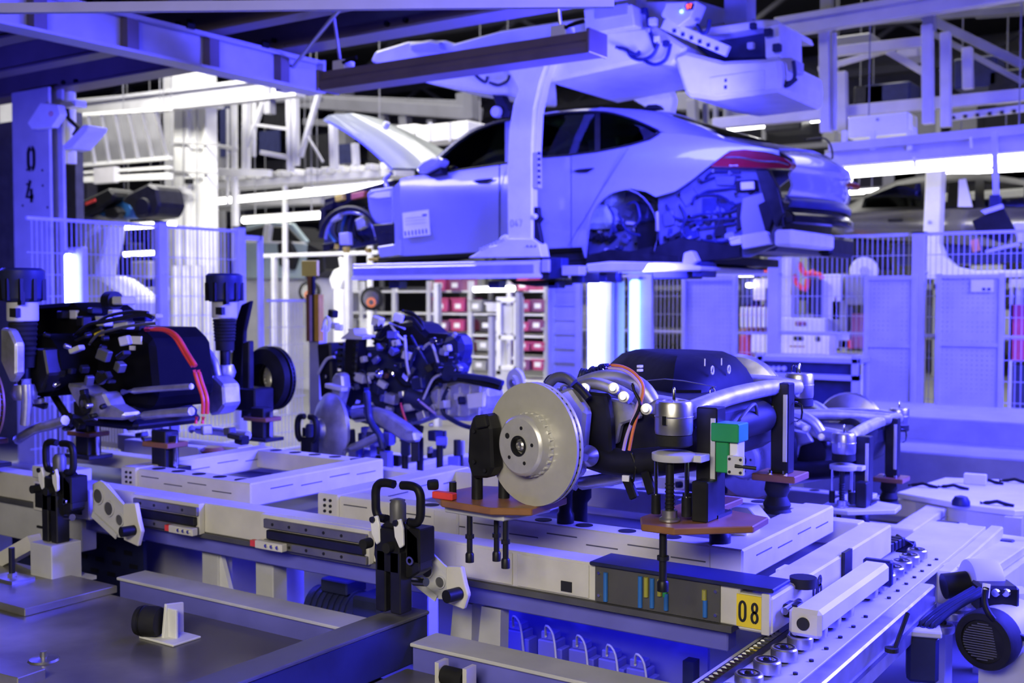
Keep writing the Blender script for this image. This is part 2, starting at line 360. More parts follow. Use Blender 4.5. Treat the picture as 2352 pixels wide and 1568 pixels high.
# ---------------------------------------------------------------- hanging lamp below the gallery edge
t = thing('linear_floodlight', 'long brown linear floodlight hanging below the gallery edge', 'lamp', (-4.74, 6.25, 3.31))
a, b = onY(745, 190, 6.2), onY(1358, 98, 6.2); zc = (a.z+b.z)/2
LB = mat('brown_lamp_housing', (.17, .135, .14), .42, .1, .08, 6)
prof = [(6.16, -.065), (6.14, -.03), (6.14, .0), (6.17, .02), (6.17, .075), (6.36, .075), (6.36, -.065)]
MB().prism([(a.x, y, zc+z) for y, z in prof], (b.x-a.x, 0, 0)).build('housing', LB, t, bevel=.004)
for x, s in ((a.x, -1), (b.x, 1)): MB().box(x, 6.13, zc-.07, x+s*.025, 6.37, zc+.085).build('end_cap', LB, t, bevel=.006)
MB().box(a.x+.05, 6.361, zc-.05, b.x-.05, 6.366, zc+.06).build('diffuser', TUBEC, t)
for x in (a.x+.14, b.x-.25):
    MB().box(x-.06, 6.20, zc+.075, x+.06, 6.32, zc+.15).build('hanger', WHITE, t, bevel=.005)
    MB().cyl((x+.02, 6.20, zc+.15), (x+.02, 6.13, 3.85), .012, n=8).build('hanger_rod', STEEL, t)
    MB().tube([(x+.07, 6.18, zc+.12), (x+.16, 6.16, zc+.13), (x+.22, 6.16, zc+.135)], .014, 8, 2).build('cable_gland', BLACK, t)
# ================================================================ near pallet 08
def frame_thing(name, label, x0, x1, y0, y1, zt, holes_l, slots=True, cross=()):
    t = thing(name, label, 'frame', ((x0+x1)/2, (y0+y1)/2, zt-.09)); w = .10; h = .088
    for y in (y0, y1-w):
        b = MB().box(x0, y, zt-h, x1, y+w, zt).build('long_beam', CREAM, t, bevel=.004)
        for x in holes_l:
            MB().cyl((x, y+w*.5, zt-.002), (x, y+w*.5, zt+.002), .030, n=20).build('hole_cap', RUBBER, b)
    for x in [x0-.012, x1-w]+list(cross):
        b = MB().box(x, y0-.012, zt-h-.01, x+w+.012, y1+.012, zt+.004).build('end_beam', CREAM, t, bevel=.006)
        if slots:
            for k in range(4):
                ya = y0+.10+k*(y1-y0-.1)/4
                MB().box(x+w+.0122, ya, zt-.035-.012*(k % 2), x+w+.0138, ya+.13, zt-.031-.012*(k % 2)).build('slot', DGREY, b)
    n = int((x1-x0)/.17)
    for k in range(n):
        xa = x0+.12+k*(x1-x0-.2)/max(1, n); MB().box(xa, y0-.0015, zt-.034-.02*(k % 2), xa+.12, y0, zt-.030-.02*(k % 2)).build('seam', DGREY, t)
    for x in (x0+.012,):
        for dz in (-.02, -.042, -.064):
            for dx in (.02, .05): MB().cyl((x+dx, y0-.018, zt+dz), (x+dx, y0-.012, zt+dz), .006, n=8).build('screw', INK, t)
    return t
fr = frame_thing('pallet_fixture', 'cream support fixture under the rear axle with silver brake disc', -3.07, -1.31, 3.2, 4.05, .97,
                 [-2.72+.165*k for k in range(8)], cross=(-2.50,))
fl = frame_thing('pallet_fixture', 'cream support fixture below the black electric drive unit at left', -4.30, -3.47, 3.2, 4.02, .97, [-4.12+.135*k for k in range(5)])
# extra outrigger rail left of the left frame
tag(MB().beam((-5.3, 3.95, .935), (-4.32, 3.95, .935), .10, .085).beam((-5.3, 3.62, .90), (-4.32, 3.62, .90), .09, .07).build('frame_rail', CREAM, bevel=.004), 'pair of plain cream frame rails at the far left of the pallet', 'rail')
t = thing('pallet_crossbar', 'flat grey crossbar with amber pad behind the left cream fixture', 'bar', onY(370, 1060, 3.78))
q = MB(); pbox(q, 285, 1018, 455, 1056, 3.78, .07); q.build('bar', LGREY, t, bevel=.004)
c = onY(478, 1056, 3.78); MB().cyl(c+V((0,.03,-.03)), c+V((0,.03,.035)), .045, n=16).build('foot', RUBBER, t, smooth=40)
MB().lathe([(.055,0),(.062,.012),(.045,.028)], c+V((0,.03,.035)), (0,0,1), 20).build('pad', AMBER, t, smooth=40)
# ---- lower carriage
cg = thing('pallet_carriage', 'long cream pallet carriage with yellow 08 plate at its corner', 'pallet', (-3, 3.4, .79))
YF = 3.0
MB().box(-5.6, YF, .795, -1.23, YF+.10, .915).build('front_beam', CREAM, cg, bevel=.004)
MB().box(-1.235, YF-.004, .787, -1.13, YF+1.22, .895).build('end_beam', CREAM, cg, bevel=.006)
MB().box(-5.6, 4.14, .80, -1.23, 4.22, .90).build('rear_beam', CREAM, cg, bevel=.004)
MB().box(-5.5, YF+.10, .80, -1.24, 4.14, .812).build('deck_plate', DGREY, cg)
MB().box(-1.72, YF-.02, .912, -1.122, YF+.12, .924).build('cable_cover', NAVY, cg, bevel=.003)
MB().box(-5.6, YF-.012, .775, -1.25, YF+.05, .794).build('lower_lip', DGREY, cg)
MB().box(-1.16, YF-.013, .787, -1.135, YF-.003, .905).build('corner_angle', CREAM, cg, bevel=.002)
pn = MB().box(-1.705, YF-.008, .800, -1.288, YF-.001, .909).build('wiring_panel', mat('dark_wiring_panel', (.085, .083, .08), .5, .1, .1, 9), cg)
for x, m, z0, z1 in ((-1.665,TBLUE,.805,.895),(-1.545,TBLUE,.805,.90),(-1.525,TYEL,.84,.90),(-1.505,TBLUE,.81,.90),(-1.480,TYEL,.85,.90),(-1.462,GREEN,.85,.90),(-1.458,TBLUE,.81,.86),(-1.335,TYEL,.86,.89),(-1.332,TBLUE,.81,.86)):
    MB().cyl((x, YF-.013, z0), (x, YF-.013, z1), .0072, n=8).build('hose', m, pn)
for x in (-1.69, -1.30):
    for z in (.82, .89): MB().cyl((x, YF-.014, z), (x, YF-.008, z), .005, n=8).build('screw', CHROME, pn)
lp = MB().box(-1.236, YF-.009, .800, -1.160, YF-.0045, .893).build('number_plate', YEL, cg)
text(MB(), '08', (-1.228, YF-.0095, .816), (.62,0,0), (0,0,1), .058, (0,-1,0), .13, 1.02, .001).build('number', INK, lp)
text(MB(), '08', (-1.128, YF+.34, .815), (0,1,0), (0,0,1), .06, (1,0,0), .17, .7, .001).build('number', INK, cg)
MB().box(-1.13, YF+.62, .80, -1.118, YF+.70, .905).build('rear_plate', BSTEEL, cg)
for x0, x1 in ((-2.25, -2.02), (-2.0, -1.73)): MB().box(x0, YF-.006, .802, x1, YF, .908).build('cover_panel', CREAM, cg, bevel=.002)
MB().box(-1.83, YF-.009, .812, -1.79, YF-.006, .845).build('vent', INK, cg)
def rail_set(x0, x1, tip):
    e = MB().box(x0-.03, YF-.03, .79, x1, YF-.001, .915).build('rail_plate', CREAM, cg, bevel=.003)
    for z0, z1 in ((.868, .902), (.793, .823)):
        MB().box(x0, YF-.044, z0, x1, YF-.03, z1).build('guide_rail', RAILS, e, bevel=.002)
        n = int((x1-x0)/.088)
        for k in range(n):
            x = x0+.05+k*.088; MB().cyl((x, YF-.046, (z0+z1)/2), (x, YF-.043, (z0+z1)/2), .006, n=10).build('rail_hole', INK, e)
    MB().box(x0+.02, YF-.05, .828, x1-.01, YF-.03, .862).build('slide_bar', BSTEEL, e, bevel=.003)
    MB().box(tip-.03, YF-.065, .795, tip+.005, YF-.045, .818).build('red_stop', REDC, e)
    MB().box(tip+.005, YF-.075, .793, tip+.15, YF-.045, .823).build('stop_bracket', CREAM, e, bevel=.003)
    for dx in (.07, .10, .13): MB().cyl((tip+dx, YF-.082, .81), (tip+dx, YF-.075, .81), .007, n=8).build('bolt', CHROME, e)
rail_set(-3.14, -2.62, -3.16); rail_set(-3.92, -3.52, -3.66)
# clamp brackets below the corner of the frame
t = thing('corner_clamp', 'dark clamp block below the front corner of the rear axle frame', 'clamp', (-1.42, 3.12, .80))
MB().box(-1.46, 3.13, .84, -1.34, 3.19, .875).build('block', BSTEEL, t, bevel=.003)
MB().prism([(-1.44, 3.12, .885), (-1.40, 3.12, .885), (-1.40, 3.12, .85), (-1.42, 3.12, .835), (-1.44, 3.12, .85)], (0, .01, 0)).build('pointer', STEEL, t)
MB().box(-1.25, 3.34, .84, -1.235, 3.42, .89).build('tab', WHITE, t)
# ---- swing arms with three holes
def swing_arm(label, X, Y, s=1.0):
    t = thing('swing_arm', label, 'bracket', (X, Y, .78)); L = lambda u, v, y=0: (X+u*s, Y+y, .785+v*s)
    poly = [L(0,.055), L(.0,.175), L(.05,.195), L(.10,.185), L(.26,.075), L(.30,.03), L(.27,-.02), L(.17,-.03)]
    MB().prism(poly, (0, .012, 0)).build('plate', LGREY, t, bevel=.002)
    for (a, b) in ((.10*0+.10,.185),(.0,.055)):
        pass
    MB().beam(L(.09, .182, -.008), L(.25, .085, -.008), .022, .006, (0,1,0)).build('rib', LGREY, t)
    MB().beam(L(.01, .05, -.008), L(.17, -.025, -.008), .022, .006, (0,1,0)).build('rib', LGREY, t)
    for u, v, r in ((.045, .130, .036), (.115, .085, .034), (.185, .045, .027)):
        c = V(L(u, v, -.001)); MB().lathe([(r*s, 0), (r*s, -.006), (r*.82*s, -.006), (r*.82*s, 0)], c, (0,1,0), 24, False).build('hole_rim', LGREY, t, smooth=40)
        MB().cyl(c+V((0,-.003,0)), c, r*.82*s, n=20).build('hole', DGREY, t)
    MB().prism([L(.23,-.03,-.02), L(.23,.12,-.02), L(.31,.13,-.02), L(.33,.06,-.02), L(.345,.02,-.02), L(.32,-.045,-.02)], (0, .02, 0)).build('end_block', CREAM, t, bevel=.004)
    a = V(L(.30, .02, -.02)); MB().cyl(a, a+V((-.01,-.055,0)), .021, n=16).build('knob', BLACK, t, smooth=40)
    return t
swing_arm('pale swing arm with three round holes beside left docking post', -4.06, 2.86)
swing_arm('pale swing arm with black knob beside the middle docking post', -2.34, 2.84, .78)
# ---- docking posts
def docking_post(label, X, Y, Z=.735):
    t = thing('docking_post', label, 'docking post', (X, Y, Z)); P = lambda u, y, v: (X+u, Y+y, Z+v)
    for u in (-.034, .028): MB().box(X+u-.022, Y-.03, Z, X+u+.022, Y+.03, Z+.20).build('leg', BSTEEL, t, bevel=.004)
    MB().prism([P(-.075,0,.13), P(-.09,0,.17), P(-.085,0,.25), P(-.03,0,.29), P(.04,0,.29), P(.10,0,.25), P(.105,0,.14), P(.06,0,.11), P(.0,0,.12)], (0,.07,0)).build('body', BSTEEL, t, bevel=.006)
    MB().box(X-.05, Y-.03, Z+.13, X+.045, Y, Z+.27).build('guide_block', BLACK, t, bevel=.004)
    MB().box(X+.05, Y+.0, Z+.165, X+.105, Y+.08, Z+.275).build('side_block', BLACK, t, bevel=.004)
    MB().lathe([(.027,0),(.027,.06),(.018,.075),(.008,.078)], P(.0,.02,.285), (0,0,1), 18).build('plunger', DGREY, t, smooth=40)
    for s in (-1, 1):
        arc_ = [P(.045*s,.02,.29), P(.078*s,.02,.292), P(.092*s,.02,.312), P(.094*s,.02,.345), P(.093*s,.02,.38), P(.080*s,.02,.402), P(.05*s,.02,.408), P(.016*s,.02,.406)]
        MB().tube(arc_, .0145, 8, 4).build('handle', BLACK, t, smooth=60)
        u = -.055 if s < 0 else .042
        lk = MB().prism([P(u-.018,-.035,.30), P(u+.012,-.035,.31), P(u+.022,-.035,.28), P(u+.024,-.035,.225), P(u+.008,-.035,.215), P(u-.012,-.035,.25)], (0,.012,0)).build('link', WHITE, t, bevel=.003)
        MB().cyl(P(u-.004,-.042,.296), P(u-.004,-.034,.296), .010, n=12).build('pin', BSTEEL, lk)
        MB().cyl(P(u-.03,-.055,.215), P(u-.03,-.02,.215), .017, n=14).build('roller', RUBBER, t, smooth=40)
        MB().lathe([(.014,0),(.014,.006),(.008,.006),(.008,0)], P(-.045 if s < 0 else .075,-.008,.175), (0,-1,0), 14, False).build('ring', CHROME, t)
    MB().cyl(P(.10,-.02,.115), P(.155,-.03,.122), .014, n=12).build('stop_screw', CHROME, t)
    return t
docking_post('black docking post with looped handles near picture centre', -2.30, 2.73)
docking_post('black docking post with looped handles at left edge of pallet', -4.12, 2.73)
t = thing('left_end_block', 'low cream block with dark end plates behind the left docking post', 'block', (-4.35, 2.95, .80))
MB().box(-4.55, 2.90, .79, -4.14, 2.99, .92).build('block', CREAM, t, bevel=.005)
for x in (-4.52, -4.40, -4.28): MB().box(x, 2.892, .81, x+.09, 2.90, .915).build('end_plate', BSTEEL, t)
MB().box(-4.60, 2.93, .93, -4.30, 3.03, .985).build('top_block', LGREY, t, bevel=.004)
# ---- conveyor running under the pallet
cv = thing('conveyor', 'blue-lit conveyor on legs below the 08 pallet', 'conveyor', (-3.2, 3.2, 0))
MB().box(-4.36, 3.035, .702, -1.28, 3.10, .762).build('side_rail', VIOL, cv, bevel=.004)
MB().box(-6.2, 4.1, .655, -1.28, 4.16, .768).build('side_rail', LGREY, cv, bevel=.004)
for x in (-3.60, -3.28):
    for y in (3.11, 4.10): MB().box(x-.05, y-.02, .0, x+.05, y+.06, .70).build('leg', LGREY, cv, bevel=.004)
    MB().box(x-.08, 3.07, 0, x+.08, 3.21, .015).build('foot_plate', LGREY, cv)
MB().prism([(-3.55, 3.10, .46), (-3.55, 3.10, .70), (-3.44, 3.10, .40)], (0,.02,0)).build('gusset', WHITE, cv)
MB().box(-6.4, 3.02, .60, -4.37, 3.10, .765).build('deep_rail', LGREY, cv, bevel=.004); MB().box(-4.70, 3.012, .675, -4.55, 3.02, .685).build('scuff_mark', INK, cv)
MB().box(-5.0, 3.5, .1, -3.95, 4.0, .64).build('side_cabinet', BEAMP, cv, bevel=.01)
# outrigger legs splayed (pair right of centre)
t = thing('splayed_leg_stand', 'pair of pale splayed support legs under conveyor at picture centre', 'stand', (-2.25, 3.1, 0))
for dx in (0, .12): MB().prism([(-2.31+dx, 3.06, .69), (-2.23+dx, 3.06, .69), (-2.24+dx, 3.06, .22), (-2.36+dx, 3.06, .22)], (0,.05,0)).build('leg', LGREY, t)
MB().box(-2.40, 3.03, .0, -2.08, 3.14, .22).build('plinth', LGREY, t)
# ---- motor and valve blocks in the shade under the conveyor
def motor_block(label, X, Y, Z, s=1.0):
    t = thing('drive_motor', label, 'motor', (X, Y, Z))
    MB().cyl((X-.16*s, Y, Z+.10*s), (X+.10*s, Y, Z+.10*s), .085*s, n=20).build('housing', NAVY, t, smooth=40)
    for k in range(7): MB().cyl((X-.13*s+k*.03*s, Y, Z+.10*s), (X-.12*s+k*.03*s, Y, Z+.10*s), .093*s, n=20).build('fin', NAVY, t)
    MB().box(X+.10*s, Y-.09*s, Z, X+.24*s, Y+.09*s, Z+.2*s).build('gearbox', NAVY, t, bevel=.012)
    MB().box(X-.09*s, Y-.06*s, Z+.18*s, X+.05*s, Y+.06*s, Z+.235*s).build('terminal_box', NAVY, t, bevel=.006)
    MB().box(X-.1*s, Y-.08*s, Z-.02, X+.2*s, Y+.08*s, Z+.02).build('foot', DGREY, t)
    return t
motor_block('dark blue drive motor under the conveyor left of centre', -2.98, 3.25, .40)
for k, (x, lbl) in enumerate(((-2.36, 'leftmost'), (-2.24, 'second'), (-2.10, 'third'), (-1.97, 'fourth'), (-1.85, 'fifth'), (-1.74, 'rightmost'))):
    z = .455-.012*k
    t = thing('valve_block', '%s of the blue valve blocks in the shade below the conveyor' % lbl if k in (0, 5) else '%s blue valve block from left in the shade below the conveyor' % lbl, 'valve', (x, 3.37, z), 'valve blocks under the conveyor')
    MB().box(x-.036, 3.33, z, x+.036, 3.41, z+.085).build('body', VIOL, t, bevel=.004)
    MB().box(x-.028, 3.34, z+.085, x+.028, 3.39, z+.115).build('coil', VIOL, t, bevel=.004)
    MB().box(x-.02, 3.325, z-.06, x+.02, 3.38, z).build('manifold', VIOL, t, bevel=.003)
    MB().box(x+.038, 3.34, z-.03, x+.06, 3.40, z+.06).build('side_coil', VIOL, t, bevel=.003)
    MB().tube([(x, 3.33, z+.10), (x+.02, 3.30, z+.15), (x+.05, 3.30, z+.12), (x+.06, 3.31, z+.0), (x+.06, 3.32, z-.08)], .0045, 6, 4).build('hose', LGREY, t, smooth=60)
t = thing('valve_rail', 'added backing sheet hiding the floor, with rail carrying the blue valve blocks', 'panel', (-2.05, 3.45, 0))
MB().box(-2.46, 3.325, .30, -1.62, 3.41, .335).build('rail', NAVY, t); MB().box(-2.5, 3.50, .05, -1.55, 3.52, .62).build('floor_screen_sheet', VIOL, t); MB().box(-2.1, 3.41, .05, -2.05, 3.50, .32).build('support', NAVY, t)  # added sheet screens off the bright floor, blue light in its colour
for x in (-2.45, -1.6): MB().box(x-.02, 3.45, 0, x+.02, 3.50, .5).build('leg', NAVY, t)
# ---- low steel platform in the foreground
pf = thing('steel_platform', 'scuffed low steel platform with raised edges in foreground', 'platform', (-3.2, 1.8, .2))
MB().box(-5.2, .6, .54, -2.36, 2.72, .57).build('pan', PLATE, pf)
MB().box(-2.24, .6, .53, -1.28, 2.72, .56).build('pan', PLATE, pf)
MB().box(-3.75, 2.76, .54, -2.37, 2.88, .622).build('edge_rail', VIOL, pf, bevel=.003); MB().box(-3.75, 2.745, .622, -2.37, 2.885, .634).build('pale_rail_top_strip', LGREY, pf, bevel=.003)  # blue light painted into the rail side, paler strip for the top
MB().box(-2.25, 2.76, .54, -1.26, 2.88, .622).build('edge_rail', VIOL, pf, bevel=.003); MB().box(-2.25, 2.745, .622, -1.26, 2.885, .634).build('pale_rail_top_strip', LGREY, pf, bevel=.003)  # same blue-tinted side and paler top
MB().box(-2.36, .5, .56, -2.25, 2.84, .705).build('cross_beam', NAVY, pf, bevel=.004); MB().box(-2.365, .5, .705, -2.245, 2.845, .717).build('greyer_beam_top_strip', DGREY, pf, bevel=.003)  # navy side has the bluish shade in its colour, top kept greyer
MB().box(-5.2, 2.35, .57, -3.75, 2.75, .60).build('step_plate', PLATE, pf, bevel=.003)
MB().beam((-5.2, 1.78, .585), (-3.08, 1.95, .585), .10, .035).build('floor_strip', PLATE, pf, bevel=.003)
for x in (-5.0, -3.6, -2.3, -1.4):
    for y in (.9, 2.6): MB().box(x-.05, y-.05, 0, x+.05, y+.05, .54).build('leg', DGREY, pf)
for x, y in ((-3.25, 2.1), (-4.25, 2.0)): MB().lathe([(.05,0),(.045,.006),(.012,.012),(.010,.03)], (x, y, .57), (0,0,1), 14).build('floor_fixing', STEEL, pf, smooth=40)
# rubber bumper
bp = onZ(372, 1462, .572)
t = thing('rubber_bumper', 'black rubber bumper on a small white bracket standing on platform', 'bumper', bp)
B = lambda u, y, v: (bp.x+u, bp.y+y, bp.z+v)
MB().lathe([(.048,0),(.051,.01),(.051,.07),(.047,.08)], B(-.06,-.05,.06), (.9,.38,0), 28).build('roller', RUBBER, t, smooth=40)
MB().lathe([(.0505,.016),(.0525,.018),(.0525,.024),(.0505,.026)], B(-.06,-.05,.06), (.9,.38,0), 28, False).build('groove_ring', BLACK, t, smooth=40)
MB().prism([B(.02,-.02,0), B(.02,.07,0), B(.02,.07,.11), B(.02,-.005,.12)], (.012,0,0)).build('bracket', WHITE, t, bevel=.002)
MB().prism([B(.032,.0,0), B(.075,.0,0), B(.075,.0,.105), B(.032,.0,.105)], (0,.01,0)).build('side_plate', WHITE, t, bevel=.002)
MB().box(bp.x-.06, bp.y-.05, bp.z-.002, bp.x+.12, bp.y+.07, bp.z+.006).build('base_plate', WHITE, t, bevel=.002)
# sensor strip at bottom centre
sp = onZ(800, 1510, .565)
t = thing('sensor_strip', 'small white strip with two steel sensor heads on platform', 'sensor', sp)
d = (onZ(880, 1480, .565)-onZ(725, 1540, .565)); d.z = 0; dn = d.normalized()
MB().beam(sp-d*.5+V((0,0,.004)), sp+d*.5+V((0,0,.004)), .05, .008).build('strip', WHITE, t, bevel=.002)
for k in (-.3, .3):
    c = sp+d*k+V((0,0,.03)); MB().cbox(c, (.07, .03, .03), math.atan2(d.y, d.x)).build('sensor_head', STEEL, t, bevel=.004)
    MB().cyl(c+dn*.02, c+dn*.055, .011, n=10).build('lens', BLACK, t)
    MB().cyl(c-dn*.03+V((0,0,.01)), c-dn*.03+V((0,0,.035)), .01, n=10).build('adjuster', CHROME, t)
p = onZ(1050, 1578, .565)
t = thing('roller_bracket', 'small pale roller bracket cut off by the bottom edge', 'bracket', p)
MB().cyl((p.x-.05, p.y, p.z+.03), (p.x+.03, p.y, p.z+.03), .028, n=16).build('roller', RUBBER, t, smooth=40)
MB().box(p.x-.07, p.y-.02, p.z, p.x-.055, p.y+.03, p.z+.07).build('cheek', CREAM, t); MB().box(p.x+.035, p.y-.02, p.z, p.x+.05, p.y+.03, p.z+.07).build('cheek', CREAM, t)
# square post below left docking post and items around it
t = thing('floor_post', 'square blue-grey post standing on platform at lower left', 'post', (-4.12, 2.73, .57))
MB().box(-4.20, 2.66, .57, -4.05, 2.80, .735).build('post', LGREY, t, bevel=.004)
MB().box(-4.24, 2.62, .57, -4.01, 2.84, .585).build('base', LGREY, t)
MB().beam((-4.5, 2.7, .60), (-4.25, 2.72, .72), .06, .06).build('brace', CREAM, t)
t = thing('vent_step', 'perforated pale metal step box behind the square post', 'step', (-4.6, 3.6, .3))
MB().box(-5.4, 3.32, .60, -4.33, 3.48, .615).build('top', WHITE, t)
MB().box(-5.4, 3.32, .30, -4.33, 3.34, .60).build('front', NAVY, t)
for r in range(3):
    for k in range(7): MB().box(-5.25+k*.13+.04*(r % 2), 3.316, .40+r*.06, -5.19+k*.13+.04*(r % 2), 3.32, .42+r*.06).build('slot', INK, t)
t = thing('threaded_stud_plate', 'small grey plate with upright threaded stud at lower left edge', 'plate', onZ(28, 1330, .60))
p = onZ(28, 1330, .60); MB().box(p.x-.08, p.y-.05, p.z, p.x+.08, p.y+.05, p.z+.012).build('plate', STEEL, t)
MB().cyl(p+V((0,0,.012)), p+V((0,0,.13)), .012, n=12).build('stud', BSTEEL, t)
MB().lathe([(.02,0),(.02,.015)], p+V((0,0,.012)), (0,0,1), 6).build('nut', STEEL, t)
# ================================================================ roller track on the right
rk = thing('roller_track', 'pale roller track plate beside the 08 pallet end', 'roller track', (-1.05, 4, 0))
MB().box(-1.22, 2.2, .715, -.985, 5.2, .735).build('track_plate', LGREY, rk, bevel=.002)
MB().box(-.985, 2.0, .60, -.93, 4.05, .735).build('edge_profile', STEEL, rk, bevel=.006)
MB().box(-.93, 2.0, .655, -.925, 4.05, .67).build('profile_groove', DGREY, rk)
MB().box(-.985, 4.3, .60, -.93, 5.3, .725).build('edge_profile', LGREY, rk, bevel=.006)
for y in (2.45, 3.35, 4.6): MB().box(-1.12, y-.06, 0, -1.0, y+.06, .715).build('leg', LGREY, rk, bevel=.004)
MB().box(-1.24, 2.2, .64, -1.20, 5.2, .715).build('inner_rail', LGREY, rk)
wheel = None
ys = [2.56+.128*k for k in range(8)]+[3.72+.11*k for k in range(7)]
ords = ['nearest', 'second', 'third', 'fourth', 'fifth', 'sixth', 'seventh', 'eighth', 'ninth', 'tenth', 'eleventh', 'twelfth', 'thirteenth', 'fourteenth', 'farthest']
for k, y in enumerate(ys):
    lb = ('%s steel guide roller on the roller track' if k in (0, 14) else '%s steel guide roller from the camera on the roller track') % ords[k]
    if wheel is None:
        wheel = thing('guide_roller', lb, 'roller', (-1.075, y, .735), 'guide rollers on the track')
        MB().lathe([(.034,.010),(.037,.012),(.037,.040),(.034,.044),(.018,.045),(.017,.039)], (-1.075, y, .735), (0,0,1), 28).build('rim', STEEL, wheel, smooth=35)
        MB().lathe([(.012,0),(.012,.045),(.007,.05)], (-1.075, y, .735), (0,0,1), 14).build('hub', BSTEEL, wheel, smooth=40)
        MB().lathe([(.024,.044),(.029,.0455),(.024,.047)], (-1.075, y, .735), (0,0,1), 24, False).build('seal', BSTEEL, wheel)
        MB().lathe([(.007,0),(.007,.006)], (-1.015, y+.05, .735), (0,0,1), 8).build('fixing', BSTEEL, wheel)
    else: dup(wheel, (-1.075, y, .735), label=lb)
# roller chain
ch = thing('roller_chain', 'black roller chain running along the track at bottom right', 'chain', (-1.165, 2.9, .735))
me = MB().lathe([(.0065,-.009),(.0065,.009)], (0,0,0), (1,0,0), 8)
for k in range(30):
    y = 2.33+k*.028
    MB().cyl((-1.178, y, .747), (-1.152, y, .747), .0085, n=8).build('chain_roller', CHROME, ch)
for s in (-1, 1): MB().box(-1.165+s*.015-.002, 2.32, .738, -1.165+s*.015+.002, 3.18, .756).build('link_plates', BSTEEL, ch)
# square tube pusher lying over the rollers
pu = thing('square_tube_pusher', 'pale square tube with round end hole lying over guide rollers', 'tube', (-1.06, 3.3, .79))
MB().box(-1.085, 3.03, .80, -1.00, 3.72, .868).build('tube', WHITE, pu, bevel=.012)
MB().box(-1.09, 3.012, .792, -.995, 3.034, .872).build('end_cap', CREAM, pu, bevel=.014)
MB().cyl((-1.045, 3.006, .832), (-1.045, 3.013, .832), .018, n=20).build('end_hole', INK, pu)
MB().box(-1.09, 3.72, .785, -.995, 3.75, .872).build('rear_cap', NAVY, pu, bevel=.006)
MB().box(-1.13, 3.08, .82, -1.085, 3.13, .86).build('clevis', BSTEEL, pu, bevel=.004)
MB().cyl((-1.11, 3.04, .85), (-1.11, 3.16, .85), .011, n=10).build('pin', CHROME, pu)
MB().lathe([(.04,0),(.04,.03)], (-1.12, 3.22, .88), (0,0,1), 18).build('cushion', RUBBER, pu, smooth=40)
# ================================================================ axle modules
def brake_disc(t, c, n, m=DISC, r=.187, hat=.052):
    c = V(c); n = V(n).normalized(); k = r/.187
    d = MB().lathe([(.097*k,0),(.187*k,0),(.187*k,-.009),(.097*k,-.009),(.097*k,0)], c, n, 64, False).build('brake_disc', m, t, smooth=30)
    MB().lathe([(.10*k,-.019),(.187*k,-.019),(.187*k,-.028),(.10*k,-.028),(.10*k,-.019)], c, n, 64, False).build('rear_ring', m, d, smooth=30)
    _, a, b = MB().frame(n); vm = MB()
    for i in range(48):
        th = 2*math.pi*i/48; u = a*math.cos(th)+b*math.sin(th); vm.beam(c+u*.105*k-n*.014, c+u*.184*k-n*.014, .0065, .011, n)
    vm.build('cooling_vanes', BSTEEL, d)
    MB().lathe([(.0985*k,-.002),(.0985*k,.004),(.094*k,.010),(.091*k,hat-.008),(.086*k,hat-.002),(.082*k,hat),(.030*k,hat),(.029*k,hat-.02),(.001,hat-.02)], c, n, 56, False).build('disc_hat', HUBM, d, smooth=25)
    sc = MB()
    for i in range(26):
        th = 2*math.pi*i/26; u = a*math.cos(th)+b*math.sin(th); sc.cyl(c+u*.094*k+n*.002, c+u*.094*k+n*.018, .0055*k, n=8)
    sc.build('scalloped_collar', HUBM, d, smooth=40)
    for i in range(5):
        th = 2*math.pi*i/5+.5; u = a*math.cos(th)+b*math.sin(th); MB().cyl(c+u*.055*k+n*(hat-.001), c+u*.055*k+n*(hat+.001), (.0058 if i else .009)*k, n=12).build('bolt_hole', INK, d)
    h = MB().lathe([(.031*k,hat-.012),(.031*k,hat+.004),(.026*k,hat+.004),(.025*k,hat-.014)], c, n, 28, False).build('hub_rim', BSTEEL, t, smooth=30)
    MB().lathe([(.017*k,hat-.02),(.017*k,hat-.004),(.012*k,hat),(.010*k,hat-.006),(.002,hat-.006)], c, n, 12, False).build('hub_nut', STEEL, h, smooth=30)
    return d
def stand_pins(t, pts, z0, z1, r=.009):
    for x, y in pts:
        p = MB().cyl((x, y, z0), (x, y, z1), r, n=12).build('pin', BSTEEL, t, smooth=40)
        MB().lathe([(r*1.5,0),(r*1.5,.025),(r*1.2,.03)], (x, y, z0-.005), (0,0,1), 12).build('pin_tip', BSTEEL, p, smooth=40)
        MB().lathe([(r*1.55,0),(r*1.55,.012)], (x, y, (z0+z1)/2), (0,0,1), 12).build('collar', BSTEEL, p)
